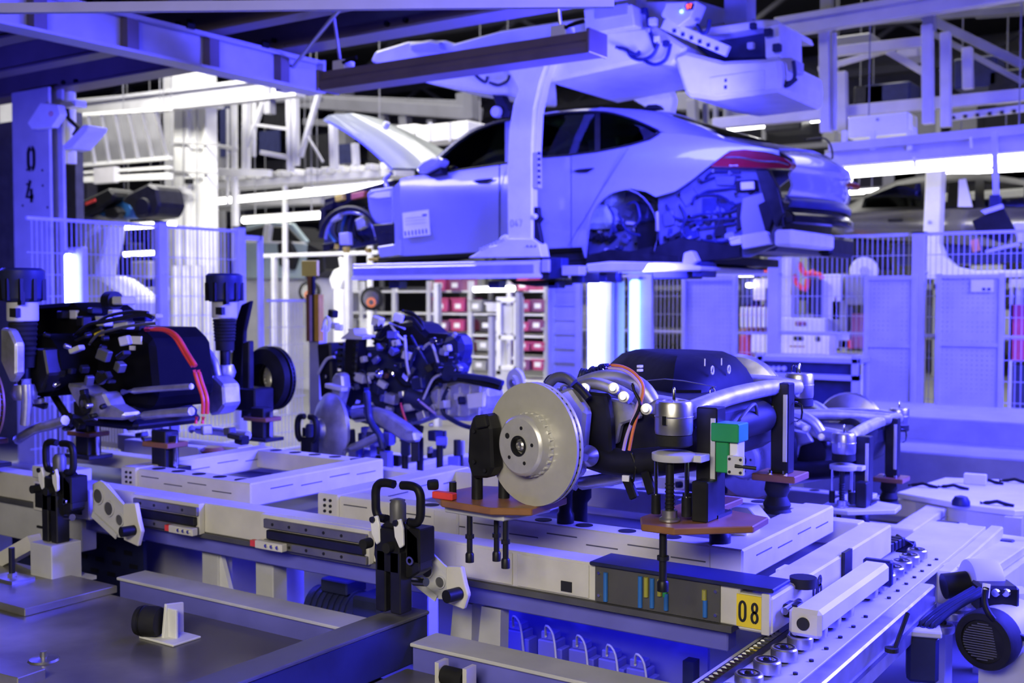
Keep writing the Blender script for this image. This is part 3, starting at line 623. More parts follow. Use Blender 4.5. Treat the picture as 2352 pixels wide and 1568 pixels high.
def rear_axle(which, near):
    sfx = 'near 08 pallet' if near else 'rear pallet'
    # ---- the axle itself
    t = thing('rear_axle', 'rear axle module with big silver brake disc and black motor cover' if near else 'pale rear axle module without cover on the second pallet at right', 'axle', (-1.8, 3.6, 1.18))
    brake_disc(t, (-1.82, 2.80, 1.303), (-.19, -.98, 0), DISC if near else STEEL)
    brake_disc(t, (-1.82, 4.48, 1.303), (.05, 1, 0), STEEL)
    MB().lathe([(.195,-.012),(.205,.0),(.195,.02),(.12,.05)], (-1.82, 4.40, 1.303), (0,-1,0), 40, False).build('dust_shield', ALU if near else STEEL, t, smooth=40)
    MB().cyl((-1.82, 2.84, 1.303), (-1.82, 3.35, 1.31), .028, n=16).build('drive_shaft', BSTEEL, t, smooth=40)
    MB().cyl((-1.82, 3.85, 1.31), (-1.82, 4.40, 1.303), .028, n=16).build('drive_shaft', BSTEEL, t, smooth=40)
    kn = MB().lathe([(.05,0),(.075,.02),(.07,.06),(.05,.09)], (-1.82, 2.835, 1.303), (0,1,0), 24).build('knuckle', ALU, t, smooth=40)
    MB().prism([(-1.93,2.92,1.40),(-1.76,2.92,1.47),(-1.70,2.92,1.40),(-1.72,2.92,1.20),(-1.84,2.92,1.14),(-1.92,2.92,1.24)], (0,.05,0)).build('knuckle_plate', ALU, kn, bevel=.01)
    # subframe: two long rails, two cross tubes, four mounts
    for y in (3.10, 4.10):
        MB().tube([(-2.08, y+.03, 1.36), (-1.85, y+.05, 1.40), (-1.60, y+.03, 1.41), (-1.45, y, 1.40)], .034, 10, 4).build('subframe_rail', ALU, t, smooth=60)
    MB().tube([(-1.40, 2.95, 1.405), (-1.42, 3.35, 1.425), (-1.44, 3.75, 1.425), (-1.46, 4.10, 1.405)], .029, 10, 4).build('cross_tube', ALU, t, smooth=60)
    MB().tube([(-2.06, 3.13, 1.35), (-2.12, 3.6, 1.30), (-2.06, 4.13, 1.35)], .034, 10, 4).build('cross_tube', ALU, t, smooth=60)
    for (x, y, z) in ((-1.375, 2.86, 1.37), (-1.47, 4.16, 1.37)):
        mnt = MB().lathe([(.052,-.01),(.054,0),(.054,.075),(.050,.083),(.034,.085),(.034,.081)], (x, y, z), (0,0,1), 32).build('mount_bush', STEEL, t, smooth=35)
        MB().lathe([(.0545,.038),(.056,.040),(.0545,.042)], (x, y, z), (0,0,1), 32, False).build('seam', STEEL, mnt)
        MB().lathe([(.046,-.045),(.054,-.04),(.052,-.012)], (x, y, z), (0,0,1), 28).build('rubber_ring', RUBBER, mnt, smooth=40)
        MB().lathe([(.005,.082),(.005,.115),(.002,.122)], (x, y, z), (0,0,1), 10).build('locating_pin', CHROME, mnt, smooth=40)
        MB().box(x-.006, y-.062, z+.02, x+.006, y-.05, z+.045).build('lug', CHROME, mnt)
    # arms
    MB().tube(pl([(1290,905),(1330,885),(1380,868),(1430,868),(1475,890),(1500,925)], 3.10), .026, 10, 4).build('upper_arm', ALU, t, smooth=60)
    MB().tube(pl([(1300,900),(1360,880),(1415,895),(1450,915)], 3.02), .019, 10, 4).build('upper_arm', ALU, t, smooth=60)
    for x, y in ((1412,892),(1345,893),(1435,912),(1487,940)):
        p = onY(x, y, 2.98); MB().lathe([(.017,0),(.017,.02),(.010,.021),(.010,.03)], p, (.3,-1,.15), 14).build('arm_bolt', STEEL, t, smooth=40)
    MB().prism(pl([(1398,915),(1450,925),(1470,960),(1425,975),(1415,1020),(1402,1020),(1404,970)], 3.06), (0,.03,0)).build('bracket', ALU, t, bevel=.006)
    MB().tube(pl([(1345,1040),(1420,1062),(1500,1060),(1570,1050),(1618,1040)], 3.02), .045, 10, 4).build('lower_arm', BLACK, t, smooth=60)
    MB().tube(pl([(1320,1112),(1400,1100),(1480,1085),(1560,1070),(1660,1058)], 3.15), .022, 8, 4).build('trailing_link', ALU, t, smooth=60)
    p = onY(1355, 1045, 2.96); MB().lathe([(.03,0),(.034,.015),(.02,.04),(.012,.05)], p, (.2,-1,0), 20).build('ball_joint', STEEL, t, smooth=40)
    # drive unit
    MB().prism([(-2.18,3.22,1.22),(-2.22,3.22,1.36),(-2.05,3.22,1.42),(-1.5,3.22,1.42),(-1.44,3.22,1.34),(-1.5,3.22,1.19),(-2.05,3.22,1.17)], (0,.75,0)).build('drive_unit', BLACK if near else BSTEEL, t, bevel=.03)
    MB().lathe([(.085,0),(.10,.02),(.10,.16),(.08,.18)], (-1.62, 3.10, 1.31), (0,1,0), 28).build('motor_end', BSTEEL, t, smooth=40)
    MB().prism(pl([(1335,900),(1390,905),(1400,960),(1404,1050),(1350,1040),(1332,980)], 2.99), (0,.04,0)).build('side_shield', BLACK, t, bevel=.008)
    if near:
        # moulded cover: lofted rounded box
        rows = []; base = [(-1.66,3.44),(-1.58,3.50),(-1.57,3.62),(-1.58,3.85),(-1.60,4.02),(-1.66,4.14),(-1.76,4.20),(-1.95,4.26),(-2.15,4.22),(-2.26,4.14),(-2.27,4.05),(-2.15,3.93),(-2.0,3.78),(-1.85,3.62),(-1.75,3.51)]
        for z, k in ((1.385, 1.), (1.43, 1.0), (1.475, .90), (1.515, .76), (1.535, .58)):
            rows.append([(-1.86+(x+1.86)*k, 3.95+(y-3.95)*k, z) for x, y in base+base[:1]])
        cv_ = MB().grid(rows); k = len(cv_.v); top = [len(cv_.v)-len(rows[-1])+i for i in range(len(rows[-1])-1)]; cv_.f.append(tuple(top))
        cov = cv_.build('motor_cover', mat('black_foam_cover', (.005, .005, .008), .6, 0, .2, 14, spec=.10), t, smooth=45)
        for x, y in ((1629,850),(1667,848)):
            p = onX(x, y, -1.60); MB().tube([p+V((.012+0*math.cos(q*math.pi/4), -.010*math.cos(q*math.pi/4), .014*math.sin(q*math.pi/4))) for q in range(8)], .0028, 6, 2, True).build('clip_eye', WHITE, cov)
            MB().beam(p+V((-.008,-.02,.015)), p+V((-.012,-.01,.04)), .004, .004).build('clip_wire', WHITE, cov)
        for x, y in ((1470,841),(1470,850)): p = onY(x, y, 3.40); MB().cbox(p, (.014,.02,.008)).build('label', WHITE, cov)
        MB().tube([(-1.44, 3.30, 1.46), (-1.62, 3.30, 1.478), (-1.8, 3.285, 1.45), (-2.0, 3.27, 1.455)], .002, 5, 3).build('stitched_seam', DGREY, cov)
        for x, y in ((1645,897), (1862-30,845)): p = onY(x, y, 3.3); MB().tube([p+V((-.008,-.03,-.012)), p+V((-.008,-.03,.004)), p+V((0,-.03,.012)), p+V((.008,-.03,.004)), p+V((.008,-.03,-.012))], .0022, 6, 2).build('wire_loop', CHROME, cov)
        # cables
        MB().tube(pl([(1392,845),(1425,848),(1452,862),(1470,885),(1472,905),(1458,950),(1440,1000),(1432,1034)], 2.97), .0055, 7, 4).build('violet_cable', VIOC, t, smooth=60)
        MB().tube(pl([(1400,838),(1430,842),(1458,858),(1478,890),(1466,945),(1455,985),(1445,1034)], 2.965), .005, 7, 4).build('orange_cable', ORC, t, smooth=60)
        MB().tube(pl([(1452,880),(1458,900),(1470,930),(1450,975)], 2.96), .005, 7, 4).build('black_cable', BLACK, t, smooth=60)
        MB().tube(pl([(1256,880),(1268,868),(1300,872),(1330,890),(1352,915)], 2.95), .013, 9, 4).build('brake_hose', BLACK, t, smooth=60)
        MB().tube(pl([(1258,885),(1275,868),(1300,866),(1318,880)], 2.93), .016, 9, 4).build('hose_boot', DGREY, t, smooth=60)
        hm = MB()
        for k in range(9):
            a = onY(1330+k*7, 868-k*3.5, 3.25); b = onY(1345+k*9, 858+(k % 3)*6, 3.3); hm.tube([a, (a+b)/2+V((0,0,.02)), b], .008, 6, 3)
        hm.build('wiring_loom', NAVY, t, smooth=60)
        for x, y, s in ((1448,1120,0),(1490,1108,.5)):
            p = onY(x, y, 2.98); MB().cbox(p, (.028,.02,.07), 0, -.45+s*.2).build('connector', BLACK, t, bevel=.004)
        p = onY(1438, 1098, 2.97); MB().cbox(p, (.022,.012,.018), .2).build('connector_tag', WHITE, t)
        MB().tube([onY(1452,1112,2.98), onY(1460,1075,2.98), onY(1450,1040,2.98)], .004, 6, 3).build('pigtail', BLACK, t)
        # second motor with label and yellow bracket
        mo = MB().lathe([(.02,0),(.05,.01),(.058,.05),(.058,.33),(.045,.36),(.02,.37)], (-1.50, 3.45, 1.31), (.08,1,.03), 28).build('steering_motor', BLACK, t, smooth=40)
        p = onX(1768, 948, -1.44); MB().cbox(p, (.004,.06,.045)).build('label', WHITE, mo)
        MB().prism([(-1.43,3.86,1.395),(-1.43,3.92,1.35),(-1.43,3.92,1.31),(-1.43,3.90,1.29),(-1.43,3.89,1.32),(-1.43,3.89,1.345),(-1.43,3.84,1.375)], (.012,0,0)).build('yellow_bracket', YEL, mo)
        MB().tube([(-1.43,3.45,1.33),(-1.42,3.55,1.38),(-1.43,3.62,1.37),(-1.44,3.66,1.30)], .006, 6, 4).build('cable', DGREY, mo, smooth=60)
    else:
        MB().lathe([(.06,0),(.09,.02),(.09,.14),(.06,.2)], (-1.55, 3.5, 1.36), (.2,1,.05), 24).build('differential', BSTEEL, t, smooth=40)
        MB().tube([(-2.1,3.1,1.36),(-1.95,3.3,1.44),(-1.7,3.5,1.46),(-1.4,3.7,1.44)], .03, 10, 4).build('diagonal_brace', ALU, t, smooth=60)
        MB().tube([(-2.2,4.1,1.36),(-1.9,3.9,1.47),(-1.7,3.6,1.46)], .026, 10, 4).build('diagonal_brace', ALU, t, smooth=60)
    # ---- clamp holding the near knuckle, on a polymer plate
    w = 'left of the silver brake disc' if near else 'before the second rear axle'
    s = thing('knuckle_clamp', 'black knuckle clamp on a brown plate %s' % w, 'clamp', (-2.0, 2.85, 1.08))
    ppoly(MB(), [(1075,985),(1085,955),(1118,950),(1128,985),(1132,1075),(1120,1098),(1082,1098),(1072,1060)], 2.76, .06).build('jaw', BLACK, s, bevel=.008)
    ppoly(MB(), [(1088,957),(1112,952),(1118,980),(1092,985)], 2.745, .02).build('jaw_cap', RUBBER, s, bevel=.004)
    for x, y in ((1090,990),(1090,1060),(1115,1080)):
        p = onY(x, y, 2.757); MB().cyl(p, p+V((0,-.006,0)), .006, n=8).build('screw', BSTEEL, s)
    pts = [(-2.19,2.80),(-2.10,2.72),(-1.90,2.70),(-1.79,2.76),(-1.80,2.98),(-1.92,3.04),(-1.92,3.29),(-2.03,3.29),(-2.05,3.04),(-2.16,3.0)]
    MB().prism([(x, y, 1.095) for x, y in pts], (0,0,.022)).build('polymer_plate', AMBER, s, bevel=.003)
    MB().prism([(-2.12,2.76,1.07),(-1.88,2.74,1.07),(-1.84,2.95,1.07),(-2.10,2.97,1.07)], (0,0,.025)).build('adapter', LGREY, s, bevel=.004)
    for x, y in ((-2.02, 2.80), (-1.96, 2.86)): MB().cyl((x, y, 1.117), (x, y, 1.20), .018, n=14).build('post', BSTEEL, s, smooth=40)
    stand_pins(s, [(-2.02,2.76),(-1.96,2.82),(-1.885,2.76)], .93, 1.07)
    MB().lathe([(.03,0),(.03,.03),(.024,.04),(.024,.10),(.03,.124)], (-1.97, 3.25, .971), (0,0,1), 16).build('column', BSTEEL, s, smooth=40)
    
    MB().lathe([(.016,0),(.018,.008),(.016,.03)], (-2.13, 2.74, 1.16), (-.6,-.8,0), 14).build('knob', BLACK, s, smooth=40)
    MB().cyl((-2.10, 2.78, 1.117), (-2.10, 2.78, 1.165), .012, n=10).build('knob_post', BSTEEL, s)
    if near: MB().box(-2.14, 2.722, 1.118, -2.06, 2.75, 1.14).build('sensor', REDC, s, bevel=.003)
    # ---- front-corner stand below the mount
    s = thing('mount_stand', 'black spring-pin stand holding the front mount of the %s axle' % ('near rear' if near else 'second rear'), 'stand', (-1.375, 2.88, 1.09))
    MB().lathe([(.060,0),(.062,.004),(.062,.020),(.050,.024)], (-1.375, 2.86, 1.285), (0,0,1), 30).build('ring_plate', LGREY, s, smooth=30)
    MB().box(-1.40, 2.86, 1.283, -1.29, 2.92, 1.303).build('ring_tongue', LGREY, s, bevel=.002)
    for dx, dy in ((-.045,-.02),(.045,-.01),(.02,.05)):
        MB().cyl((-1.375+dx, 2.86+dy, 1.18), (-1.375+dx, 2.86+dy, 1.285), .0055, n=10).build('guide_rod', CHROME, s, smooth=40)
        MB().cyl((-1.375+dx, 2.86+dy, 1.13), (-1.375+dx, 2.86+dy, 1.185), .014, n=10).build('bushing', BSTEEL, s, smooth=40)
    MB().cyl((-1.372, 2.83, 1.12), (-1.372, 2.83, 1.29), .012, n=14).build('centre_rod', BSTEEL, s, smooth=40)
    for k in range(9): MB().lathe([(.0125,0),(.0145,.003),(.0125,.006)], (-1.372, 2.83, 1.13+k*.011), (0,0,1), 12, False).build('thread', BSTEEL, s)
    MB().lathe([(.03,0),(.03,.006),(.022,.01),(.022,.03)], (-1.372, 2.83, 1.117), (0,0,1), 20).build('centre_foot', STEEL, s, smooth=40)
    MB().prism([(x, y, 1.095) for x, y in ((-1.42,2.75),(-1.32,2.75),(-1.15,2.90),(-1.16,3.04),(-1.34,3.10),(-1.34,3.29),(-1.46,3.29),(-1.47,2.84))], (0,0,.020)).build('polymer_plate', AMBER if near else LGREY, s, bevel=.003)
    MB().box(-1.32, 2.86, 1.115, -1.27, 2.93, 1.23).build('cylinder_block', BSTEEL, s, bevel=.004)
    stand_pins(s, [(-1.372, 2.79)], .93, 1.095, .011)
    MB().lathe([(.034,0),(.034,.03),(.026,.04),(.026,.09),(.034,.10),(.034,.124)], (-1.40, 3.25, .971), (0,0,1), 16).build('column', BSTEEL, s, smooth=40)
    # ---- tall black posts
    for (x, y, lb) in ((-1.315, 2.985, 'tall black guide post next to the green clamp' if near else 'tall black guide post before the second rear axle'), (-1.415, 3.84, 'tall black guide post at the far corner of the near rear axle' if near else 'tall black guide post behind the second rear axle')):
        s = thing('guide_post', lb, 'post', (x, y, 1.06))
        MB().box(x-.035, y-.03, 1.115, x+.03, y+.035, 1.43 if y < 3.4 or not near else 1.44).build('post', BSTEEL, s, bevel=.004)
        MB().box(x+.012, y-.034, 1.16, x+.026, y-.03, 1.40).build('slot', LGREY, s)
        for dx in (-.03, .025): MB().cyl((x+dx, y-.045, 1.115), (x+dx, y-.045, 1.13), .009, n=8).build('bolt', CHROME, s)
        if y > 3.4:
            MB().box(x-.09, y-.07, 1.09, x+.07, y+.08, 1.115).build('polymer_plate', AMBER, s, bevel=.003)
            MB().lathe([(.055,0),(.045,.015),(.05,.03),(.035,.06),(.045,.08),(.04,.12)], (x-.02, y, .97), (0,0,1), 20).build('foot', RUBBER, s, smooth=40)
            MB().tube([(x+.035,y+.02,1.30),(x+.06,y+.02,1.31),(x+.06,y+.02,1.36),(x+.035,y+.02,1.37)], .004, 6, 2).build('pull_handle', CHROME, s)
        else:
            MB().box(x-.05, y-.05, 1.115, x+.045, y+.05, 1.125).build('foot', BSTEEL, s)
    if near:
        g_ = thing('green_clamp', 'green plastic clamp with white face on black post', 'clamp', (-1.26, 2.98, 1.243))
        MB().box(-1.300, 2.945, 1.335, -1.215, 3.02, 1.388).build('head', GREEN, g_, bevel=.003)
        MB().box(-1.290, 2.955, 1.245, -1.250, 3.01, 1.335).build('stem', GREEN, g_, bevel=.003)
        MB().box(-1.249, 2.96, 1.245, -1.222, 3.01, 1.335).build('face', WHITE, g_, bevel=.003)
        MB().box(-1.249, 2.945, 1.243, -1.200, 2.958, 1.298).build('flange', LGREY, g_, bevel=.002)
        for dx in (-1.241, -1.208):
            for z in (1.252, 1.289): MB().cyl((dx, 2.941, z), (dx, 2.946, z), .004, n=8).build('screw', INK, g_)
        MB().cyl((-1.225, 2.945, 1.27), (-1.165, 2.955, 1.267), .0055, n=10).build('pin', BSTEEL, g_, smooth=40)
# near rear axle
rear_axle('near', True)
OFFS[0] = V((-.2, 2.2, -.33)); rear_axle('far', False)
frame_thing('pallet_fixture', 'blue-lit support fixture under the second rear axle at right', -3.07, -1.15, 3.2, 4.05, .97, [-2.72+.165*k for k in range(8)], cross=(-2.50,))
MB2 = thing('pallet_carriage', 'blue-lit pallet carriage of the second row behind the 08 pallet', 'pallet', (-3, 3.4, .79))
MB().box(-5.6, 3.0, .795, -1.1, 3.10, .915).build('front_beam', CREAM, MB2, bevel=.004)
MB().box(-1.2, 3.0, .787, -1.1, 4.22, .895).build('end_beam', CREAM, MB2, bevel=.006)
MB().box(-5.6, 4.14, .80, -1.2, 4.22, .90).build('rear_beam', CREAM, MB2, bevel=.004)
MB().box(-5.5, 3.1, .80, -1.2, 4.14, .815).build('deck_plate', DGREY, MB2)
frame_thing('pallet_fixture', 'blue-lit support fixture under the combustion engine', -4.45, -3.35, 3.2, 4.05, .97, [-4.25+.165*k for k in range(6)])
OFFS[0] = V((0, 0, 0))
# blocks lying on the frames
t = thing('locating_block', 'white stepped locating block on the frame corner by 08 plate', 'block', (-1.41, 3.42, .97))
MB().box(-1.455, 3.38, .972, -1.365, 3.50, .996).build('lower_step', WHITE, t, bevel=.003)
MB().box(-1.45, 3.385, .999, -1.37, 3.46, 1.03).build('upper_step', WHITE, t, bevel=.004)
MB().box(-1.455, 3.38, .995, -1.365, 3.47, 1.0).build('shim', INK, t)
t = thing('locating_block', 'grey wedge-ended locating block beside the tall far guide post', 'block', (-1.5, 3.7, .97))
MB().prism([(-1.75,3.66,.95),(-1.75,3.66,1.01),(-1.47,3.66,1.01),(-1.42,3.66,.96),(-1.42,3.66,.95)], (0,.09,0)).build('block', LGREY, t, bevel=.003)
t = thing('rest_pad', 'black rest pad standing inside the rear axle frame', 'pad', (-2.2, 3.55, .80))
MB().lathe([(.03,0),(.03,.16),(.045,.18),(.045,.22),(.03,.23)], (-2.12, 3.60, .81), (0,0,1), 18).build('pad', RUBBER, t, smooth=40)
# ================================================================ electric front axle (near pallet, left)
fa = thing('front_axle', 'dark electric front axle module with two air struts and red cables', 'axle', (-4.6, 3.6, 1.05))
def strut(t, X, Y, z0, z1, sd):
    H = z1-z0; s = MB().lathe([(.080,H-.155),(.092,H-.14),(.096,H-.06),(.100,H-.05),(.100,H-.012),(.085,H)], (X, Y, z0), (0,0,1), 20).build('strut_cap', NAVY if sd else BLACK, t, smooth=30)
    for k in range(10):
        a = k*math.pi/5; MB().box(X+.095*math.cos(a)-.008, Y+.095*math.sin(a)-.008, z0+H-.15, X+.095*math.cos(a)+.008, Y+.095*math.sin(a)+.008, z0+H-.05).build('cap_rib', BLACK, s)
    MB().box(X+.055, Y-.06, z1-.17, X+.085, Y-.04, z1-.11).build('cap_hook', BLACK, s)
    c = MB().lathe([(.066,H-.245),(.069,H-.24),(.069,H-.16),(.066,H-.155)], (X, Y, z0), (0,0,1), 24).build('collar', LGREY, t, smooth=30)
    MB().box(X+.01, Y-.072, z0+H-.225, X+.06, Y-.05, z0+H-.185).build('collar_label', INK, c)
    pr = [(.05, .0)]+[(.060+.006*(k % 2)-.0006*(14-k), .05+k*.0125*(H-.30)/.175) for k in range(15)]
    MB().lathe(pr, (X, Y, z0), (0,0,1), 24).build('bellows', RUBBER, t, smooth=20)
    MB().cyl((X, Y, z0-.12), (X, Y, z0+.05), .028, n=16).build('damper_rod', BSTEEL, t, smooth=40)
    MB().lathe([(.05,0),(.06,.03),(.045,.07)], (X, Y, z0-.15), (0,0,1), 18).build('lower_fork', ALU, t, smooth=40)
strut(fa, -4.75, 4.2, 1.45, 1.875, True); strut(fa, -4.76, 3.0, 1.42, 1.88, True)
MB().prism([(-4.82,3.32,1.24),(-4.84,3.32,1.55),(-4.78,3.32,1.60),(-4.34,3.32,1.60),(-4.25,3.32,1.54),(-4.22,3.32,1.30),(-4.28,3.32,1.22)], (0,.36,0)).build('motor_housing', MATTE, fa, bevel=.025)
MB().prism([(-5.25,3.30,1.40),(-5.25,3.30,1.70),(-4.85,3.30,1.72),(-4.68,3.30,1.64),(-4.75,3.30,1.42)], (0,.34,0)).build('inverter', MATTE, fa, bevel=.02)
MB().lathe([(.12,0),(.15,.02),(.15,.26),(.12,.30)], (-4.80, 3.10, 1.42), (0,1,0), 28).build('gearbox', MATTE, fa, smooth=40)
lb = MB(); pbox(lb, 295, 772, 324, 790, 3.312, .006); lb.build('label', WHITE, fa); lb = MB(); pbox(lb, 297, 794, 309, 804, 3.312, .006); lb.build('label', WHITE, fa)
# harness and connectors on top
random.seed(3)
for k in range(10):
    x = 150+k*22+random.uniform(-5, 5); y = 712+random.uniform(-8, 26)+(k*2.2)
    p = onY(x, y, 3.28+random.uniform(-.04, .1)); MB().cbox(p, (random.uniform(.05,.11), .05, random.uniform(.02,.05)), random.uniform(-.4,.4)).build('connector', random.choice([BLACK, BSTEEL, NAVY, LGREY]), fa, bevel=.005)
p = onY(228, 764, 3.26); MB().cbox(p, (.042,.03,.032), .2).build('yellow_connector', YEL, fa, bevel=.004)
for pts, r, m in (([(172,770),(205,745),(240,738),(290,728),(330,722),(352,730)], .010, BSTEEL), ([(222,742),(250,725),(300,716),(340,718)], .008, BSTEEL),
    ([(140,820),(165,790),(200,770),(232,752)], .009, BSTEEL), ([(205,790),(222,770),(240,762),(300,748),(360,742)], .007, DGREY), ([(100,835),(130,800),(165,785)], .012, ALU),
    ([(110,830),(108,870),(125,910),(150,950),(165,985)], .018, BLACK)):
    MB().tube(pl(pts, 3.24), r, 8, 4).build('harness_tube', m, fa, smooth=60)
p = onY(257, 690, 3.4); MB().cyl(p+V((-.03,0,0)), p+V((.03,0,0)), .045, n=16).build('filler_cap', BLACK, fa, smooth=40)
p = onY(282, 690, 3.42); MB().cbox(p, (.10,.08,.04)).build('vent_block', LGREY, fa, bevel=.006)
for (o, dy) in ((0, 0), (6, -.02)):
    MB().tube(pl([(335+o,756),(372+o,757),(400+o,772),(425+o,812),(443+o,840)], 3.28+dy), .011, 8, 4).build('high_voltage_cable', REDC, fa, smooth=60)
    MB().tube(pl([(446+o*1.6,850),(455+o*1.6,880),(466+o*1.6,915),(466+o*1.6,950)], 3.30+dy), .009, 8, 4).build('high_voltage_cable', REDC, fa, smooth=60)
    MB().tube(pl([(452+o*2.5,957),(450+o*2.5,972)], 3.3+dy), .008, 8, 1).build('cable_end', REDC, fa)
# carriers, arms, bars
MB().tube(pl([(282,900),(345,894),(440,887)], 3.26), .014, 8, 2).build('cross_bar', ALU, fa, smooth=60)
MB().tube(pl([(302,958),(370,950),(440,944)], 3.24), .020, 8, 2).build('cross_bar', ALU, fa, smooth=60)
ppoly(MB(), [(150,880),(185,885),(215,905),(235,900),(250,930),(285,950),(280,965),(220,962),(185,948),(165,915)], 3.16, .10).build('control_arm', ALU, fa, bevel=.012)
p = onY(197, 926, 3.155); MB().lathe([(.052,0),(.05,.012),(.036,.012),(.03,.004)], p, (-.2,-1,0), 24).build('arm_bush', RUBBER, fa, smooth=30)
MB().lathe([(.016,0),(.016,.02)], p, (-.2,-1,0), 14).build('bush_core', STEEL, fa)
ppoly(MB(), [(462,870),(490,862),(512,885),(515,930),(500,950),(480,955),(470,910)], 3.9, .12).build('control_arm', ALU, fa, bevel=.012)
for pts, Y in (([(40,1010),(80,985),(120,975),(150,965)], 3.05), ([(60,870),(62,920),(58,975)], 2.98), ([(440,985),(500,990),(570,1000)], 4.0), ([(470,800),(490,830),(500,870)], 4.05)):
    MB().tube(pl(pts, Y), .024, 8, 3).build('link_rod', ALU, fa, smooth=60)
MB().prism(pl([(0,752),(20,756),(36,790),(36,860),(22,880),(0,830)], 2.9), (0,.05,0)).build('knuckle', ALU, fa, bevel=.01)
ppoly(MB(), [(60,800),(100,800),(110,860),(95,900),(60,905)], 3.05, .1).build('black_bracket', BSTEEL, fa, bevel=.008)
MB().box(-4.9, 3.3, 1.12, -4.35, 3.7, 1.17).build('subframe', BSTEEL, fa, bevel=.02)
MB().box(-4.85, 3.32, 1.17, -4.4, 3.68, 1.23).build('skid_plate', BSTEEL, fa)
brake_disc(fa, (-4.79, 2.80, 1.27), (-.1, -1, 0), mat('rusty_disc_face', (.30, .16, .10), .5, .5, .1, 20))
brake_disc(fa, (-4.80, 4.62, 1.27), (.05, 1, 0), BSTEEL)
MB().lathe([(.17,-.01),(.19,0),(.175,.03),(.09,.05)], (-4.80, 4.56, 1.27), (0,-1,0), 36, False).build('dust_shield', BLACK, fa, smooth=40)
MB().prism(pl([(553,700),(575,690),(560,760),(555,860),(548,900),(526,905),(532,820),(540,740)], 4.44), (0,.03,0)).build('wheel_liner_blade', BLACK, fa, bevel=.005)
ppoly(MB(), [(556,785),(572,782),(572,900),(566,960),(552,960),(556,880)], 4.36, .04).build('knuckle_arm', BSTEEL, fa, bevel=.006)
for z in (1.10,): MB().box(-4.9, 4.35, z, -4.68, 4.5, z+.13).build('knuckle_rest', BSTEEL, fa, bevel=.008)
random.seed(21)
for k in range(34):
    x, y = random.uniform(60, 300), random.uniform(760, 985); p = onY(x, y, 3.12+random.uniform(-.06, .06))
    if k % 3: MB().cbox(p, (random.uniform(.02,.07), .04, random.uniform(.015,.05)), random.uniform(-.6,.6), random.uniform(-.6,.6)).build('fitting', random.choice([BSTEEL, BLACK, ALU, DGREY, BLACK, LGREY]), fa, bevel=.004)
    else: MB().lathe([(.012,0),(.012,.025),(.007,.03)], p, (random.uniform(-.5,.5), -1, random.uniform(-.3,.5)), 10).build('bolt', random.choice([STEEL, BSTEEL, CHROME]), fa, smooth=40)
for k in range(16):
    x, y = random.uniform(300, 560), random.uniform(940, 1010); p = onY(x, y, 3.6+random.uniform(-.1, .3))
    MB().cbox(p, (random.uniform(.03,.09), .05, random.uniform(.02,.05)), random.uniform(-.6,.6), random.uniform(-.4,.4)).build('fitting', random.choice([BSTEEL, BLACK, ALU, DGREY, NAVY]), fa, bevel=.005)
# supports between module and pallet
for x, y, lb in ((-4.2, 3.35, 'black support column under the electric drive unit, right one'), (-4.85, 3.4, 'black support column under the electric drive unit, left one'), (-4.62, 4.35, 'black support column below the far air strut'), (-5.0, 2.95, 'black support column below the near air strut')):
    s = thing('support_column', lb, 'support', (x, y, .93))
    MB().box(x-.05, y-.04, .95, x+.05, y+.04, 1.13).build('column', BSTEEL, s, bevel=.004)
    MB().box(x-.10, y-.07, .945, x+.10, y+.07, .965).build('foot', BSTEEL, s, bevel=.003)
    MB().box(x-.09, y-.06, 1.055, x+.09, y+.06, 1.078).build('polymer_plate', AMBER, s, bevel=.003)
    MB().cyl((x+.07, y, .965), (x+.07, y, 1.11), .012, n=10).build('pin', CHROME, s)
t = thing('wire_basket', 'pale slatted plastic tray seen under the electric drive unit', 'tray', (-6.2, 5.0, 0))
a, b = onY(172, 990, 5.0), onY(288, 990, 5.0); z0, z1 = onY(230, 1018, 5.0).z, onY(230, 962, 5.0).z
for k in range(18): x = a.x+(b.x-a.x)*k/18; MB().box(x, 5.0, z0, x+(b.x-a.x)/36, 5.03, z1).build('slat', WHITE, t)
for z in (z0, z1): MB().box(a.x, 4.99, z-.02, b.x, 5.04, z+.02).build('rim', WHITE, t)
for x in (a.x, b.x): MB().box(x-.02, 5.0, 0, x+.02, 5.04, z0).build('leg', LGREY, t)
# ================================================================ combustion engine on the second pallet
en = thing('engine', 'dark combustion engine with pale gearbox on the second pallet', 'engine', (-4.6, 5.7, .85))
Y = 5.45
def E(name, pts, y, dep, m, bv=.012): o = MB(); ppoly(o, pts, y, dep); return o.build(name, m, en, bevel=bv)
E('engine_block', [(760,800),(1000,790),(1030,830),(1010,880),(970,960),(890,990),(790,960),(765,900)], Y, .28, NAVY, .02)
E('cylinder_cover', [(850,775),(870,748),(950,738),(980,765),(1030,768),(1040,800),(1030,835),(970,850),(860,850)], Y+.03, .25, BLACK, .03)
E('radiator_pack', [(726,790),(758,786),(762,905),(735,915)], Y-.05, .2, BSTEEL)
E('radiator_fins', [(790,778),(822,776),(815,880),(788,880)], Y-.14, .10, BLACK)
for k in range(7):
    for dx in (0, 34):
        p = onY(783+dx-k*.8, 790+k*13, Y-.15); MB().cbox(p, (.022,.02,.018)).build('fin_bolt', CHROME, en)
E('top_bracket', [(780,778),(800,762),(798,755),(812,755),(815,768),(835,772),(832,780)], Y-.16, .12, LGREY, .004)
E('intake', [(1010,780),(1045,765),(1060,780),(1062,815),(1035,855),(1018,840)], Y-.05, .14, NAVY, .03)
E('air_duct', [(1000,835),(1040,830),(1060,850),(1020,880),(1000,860)], Y-.12, .12, NAVY, .02)
p = onY(945, 905, Y-.1); MB().lathe([(.04,0),(.065,.02),(.065,.16),(.03,.2)], p+V((-.04,.0,.0)), (.9,.2,-.35), 24).build('alternator', NAVY, en, smooth=40)
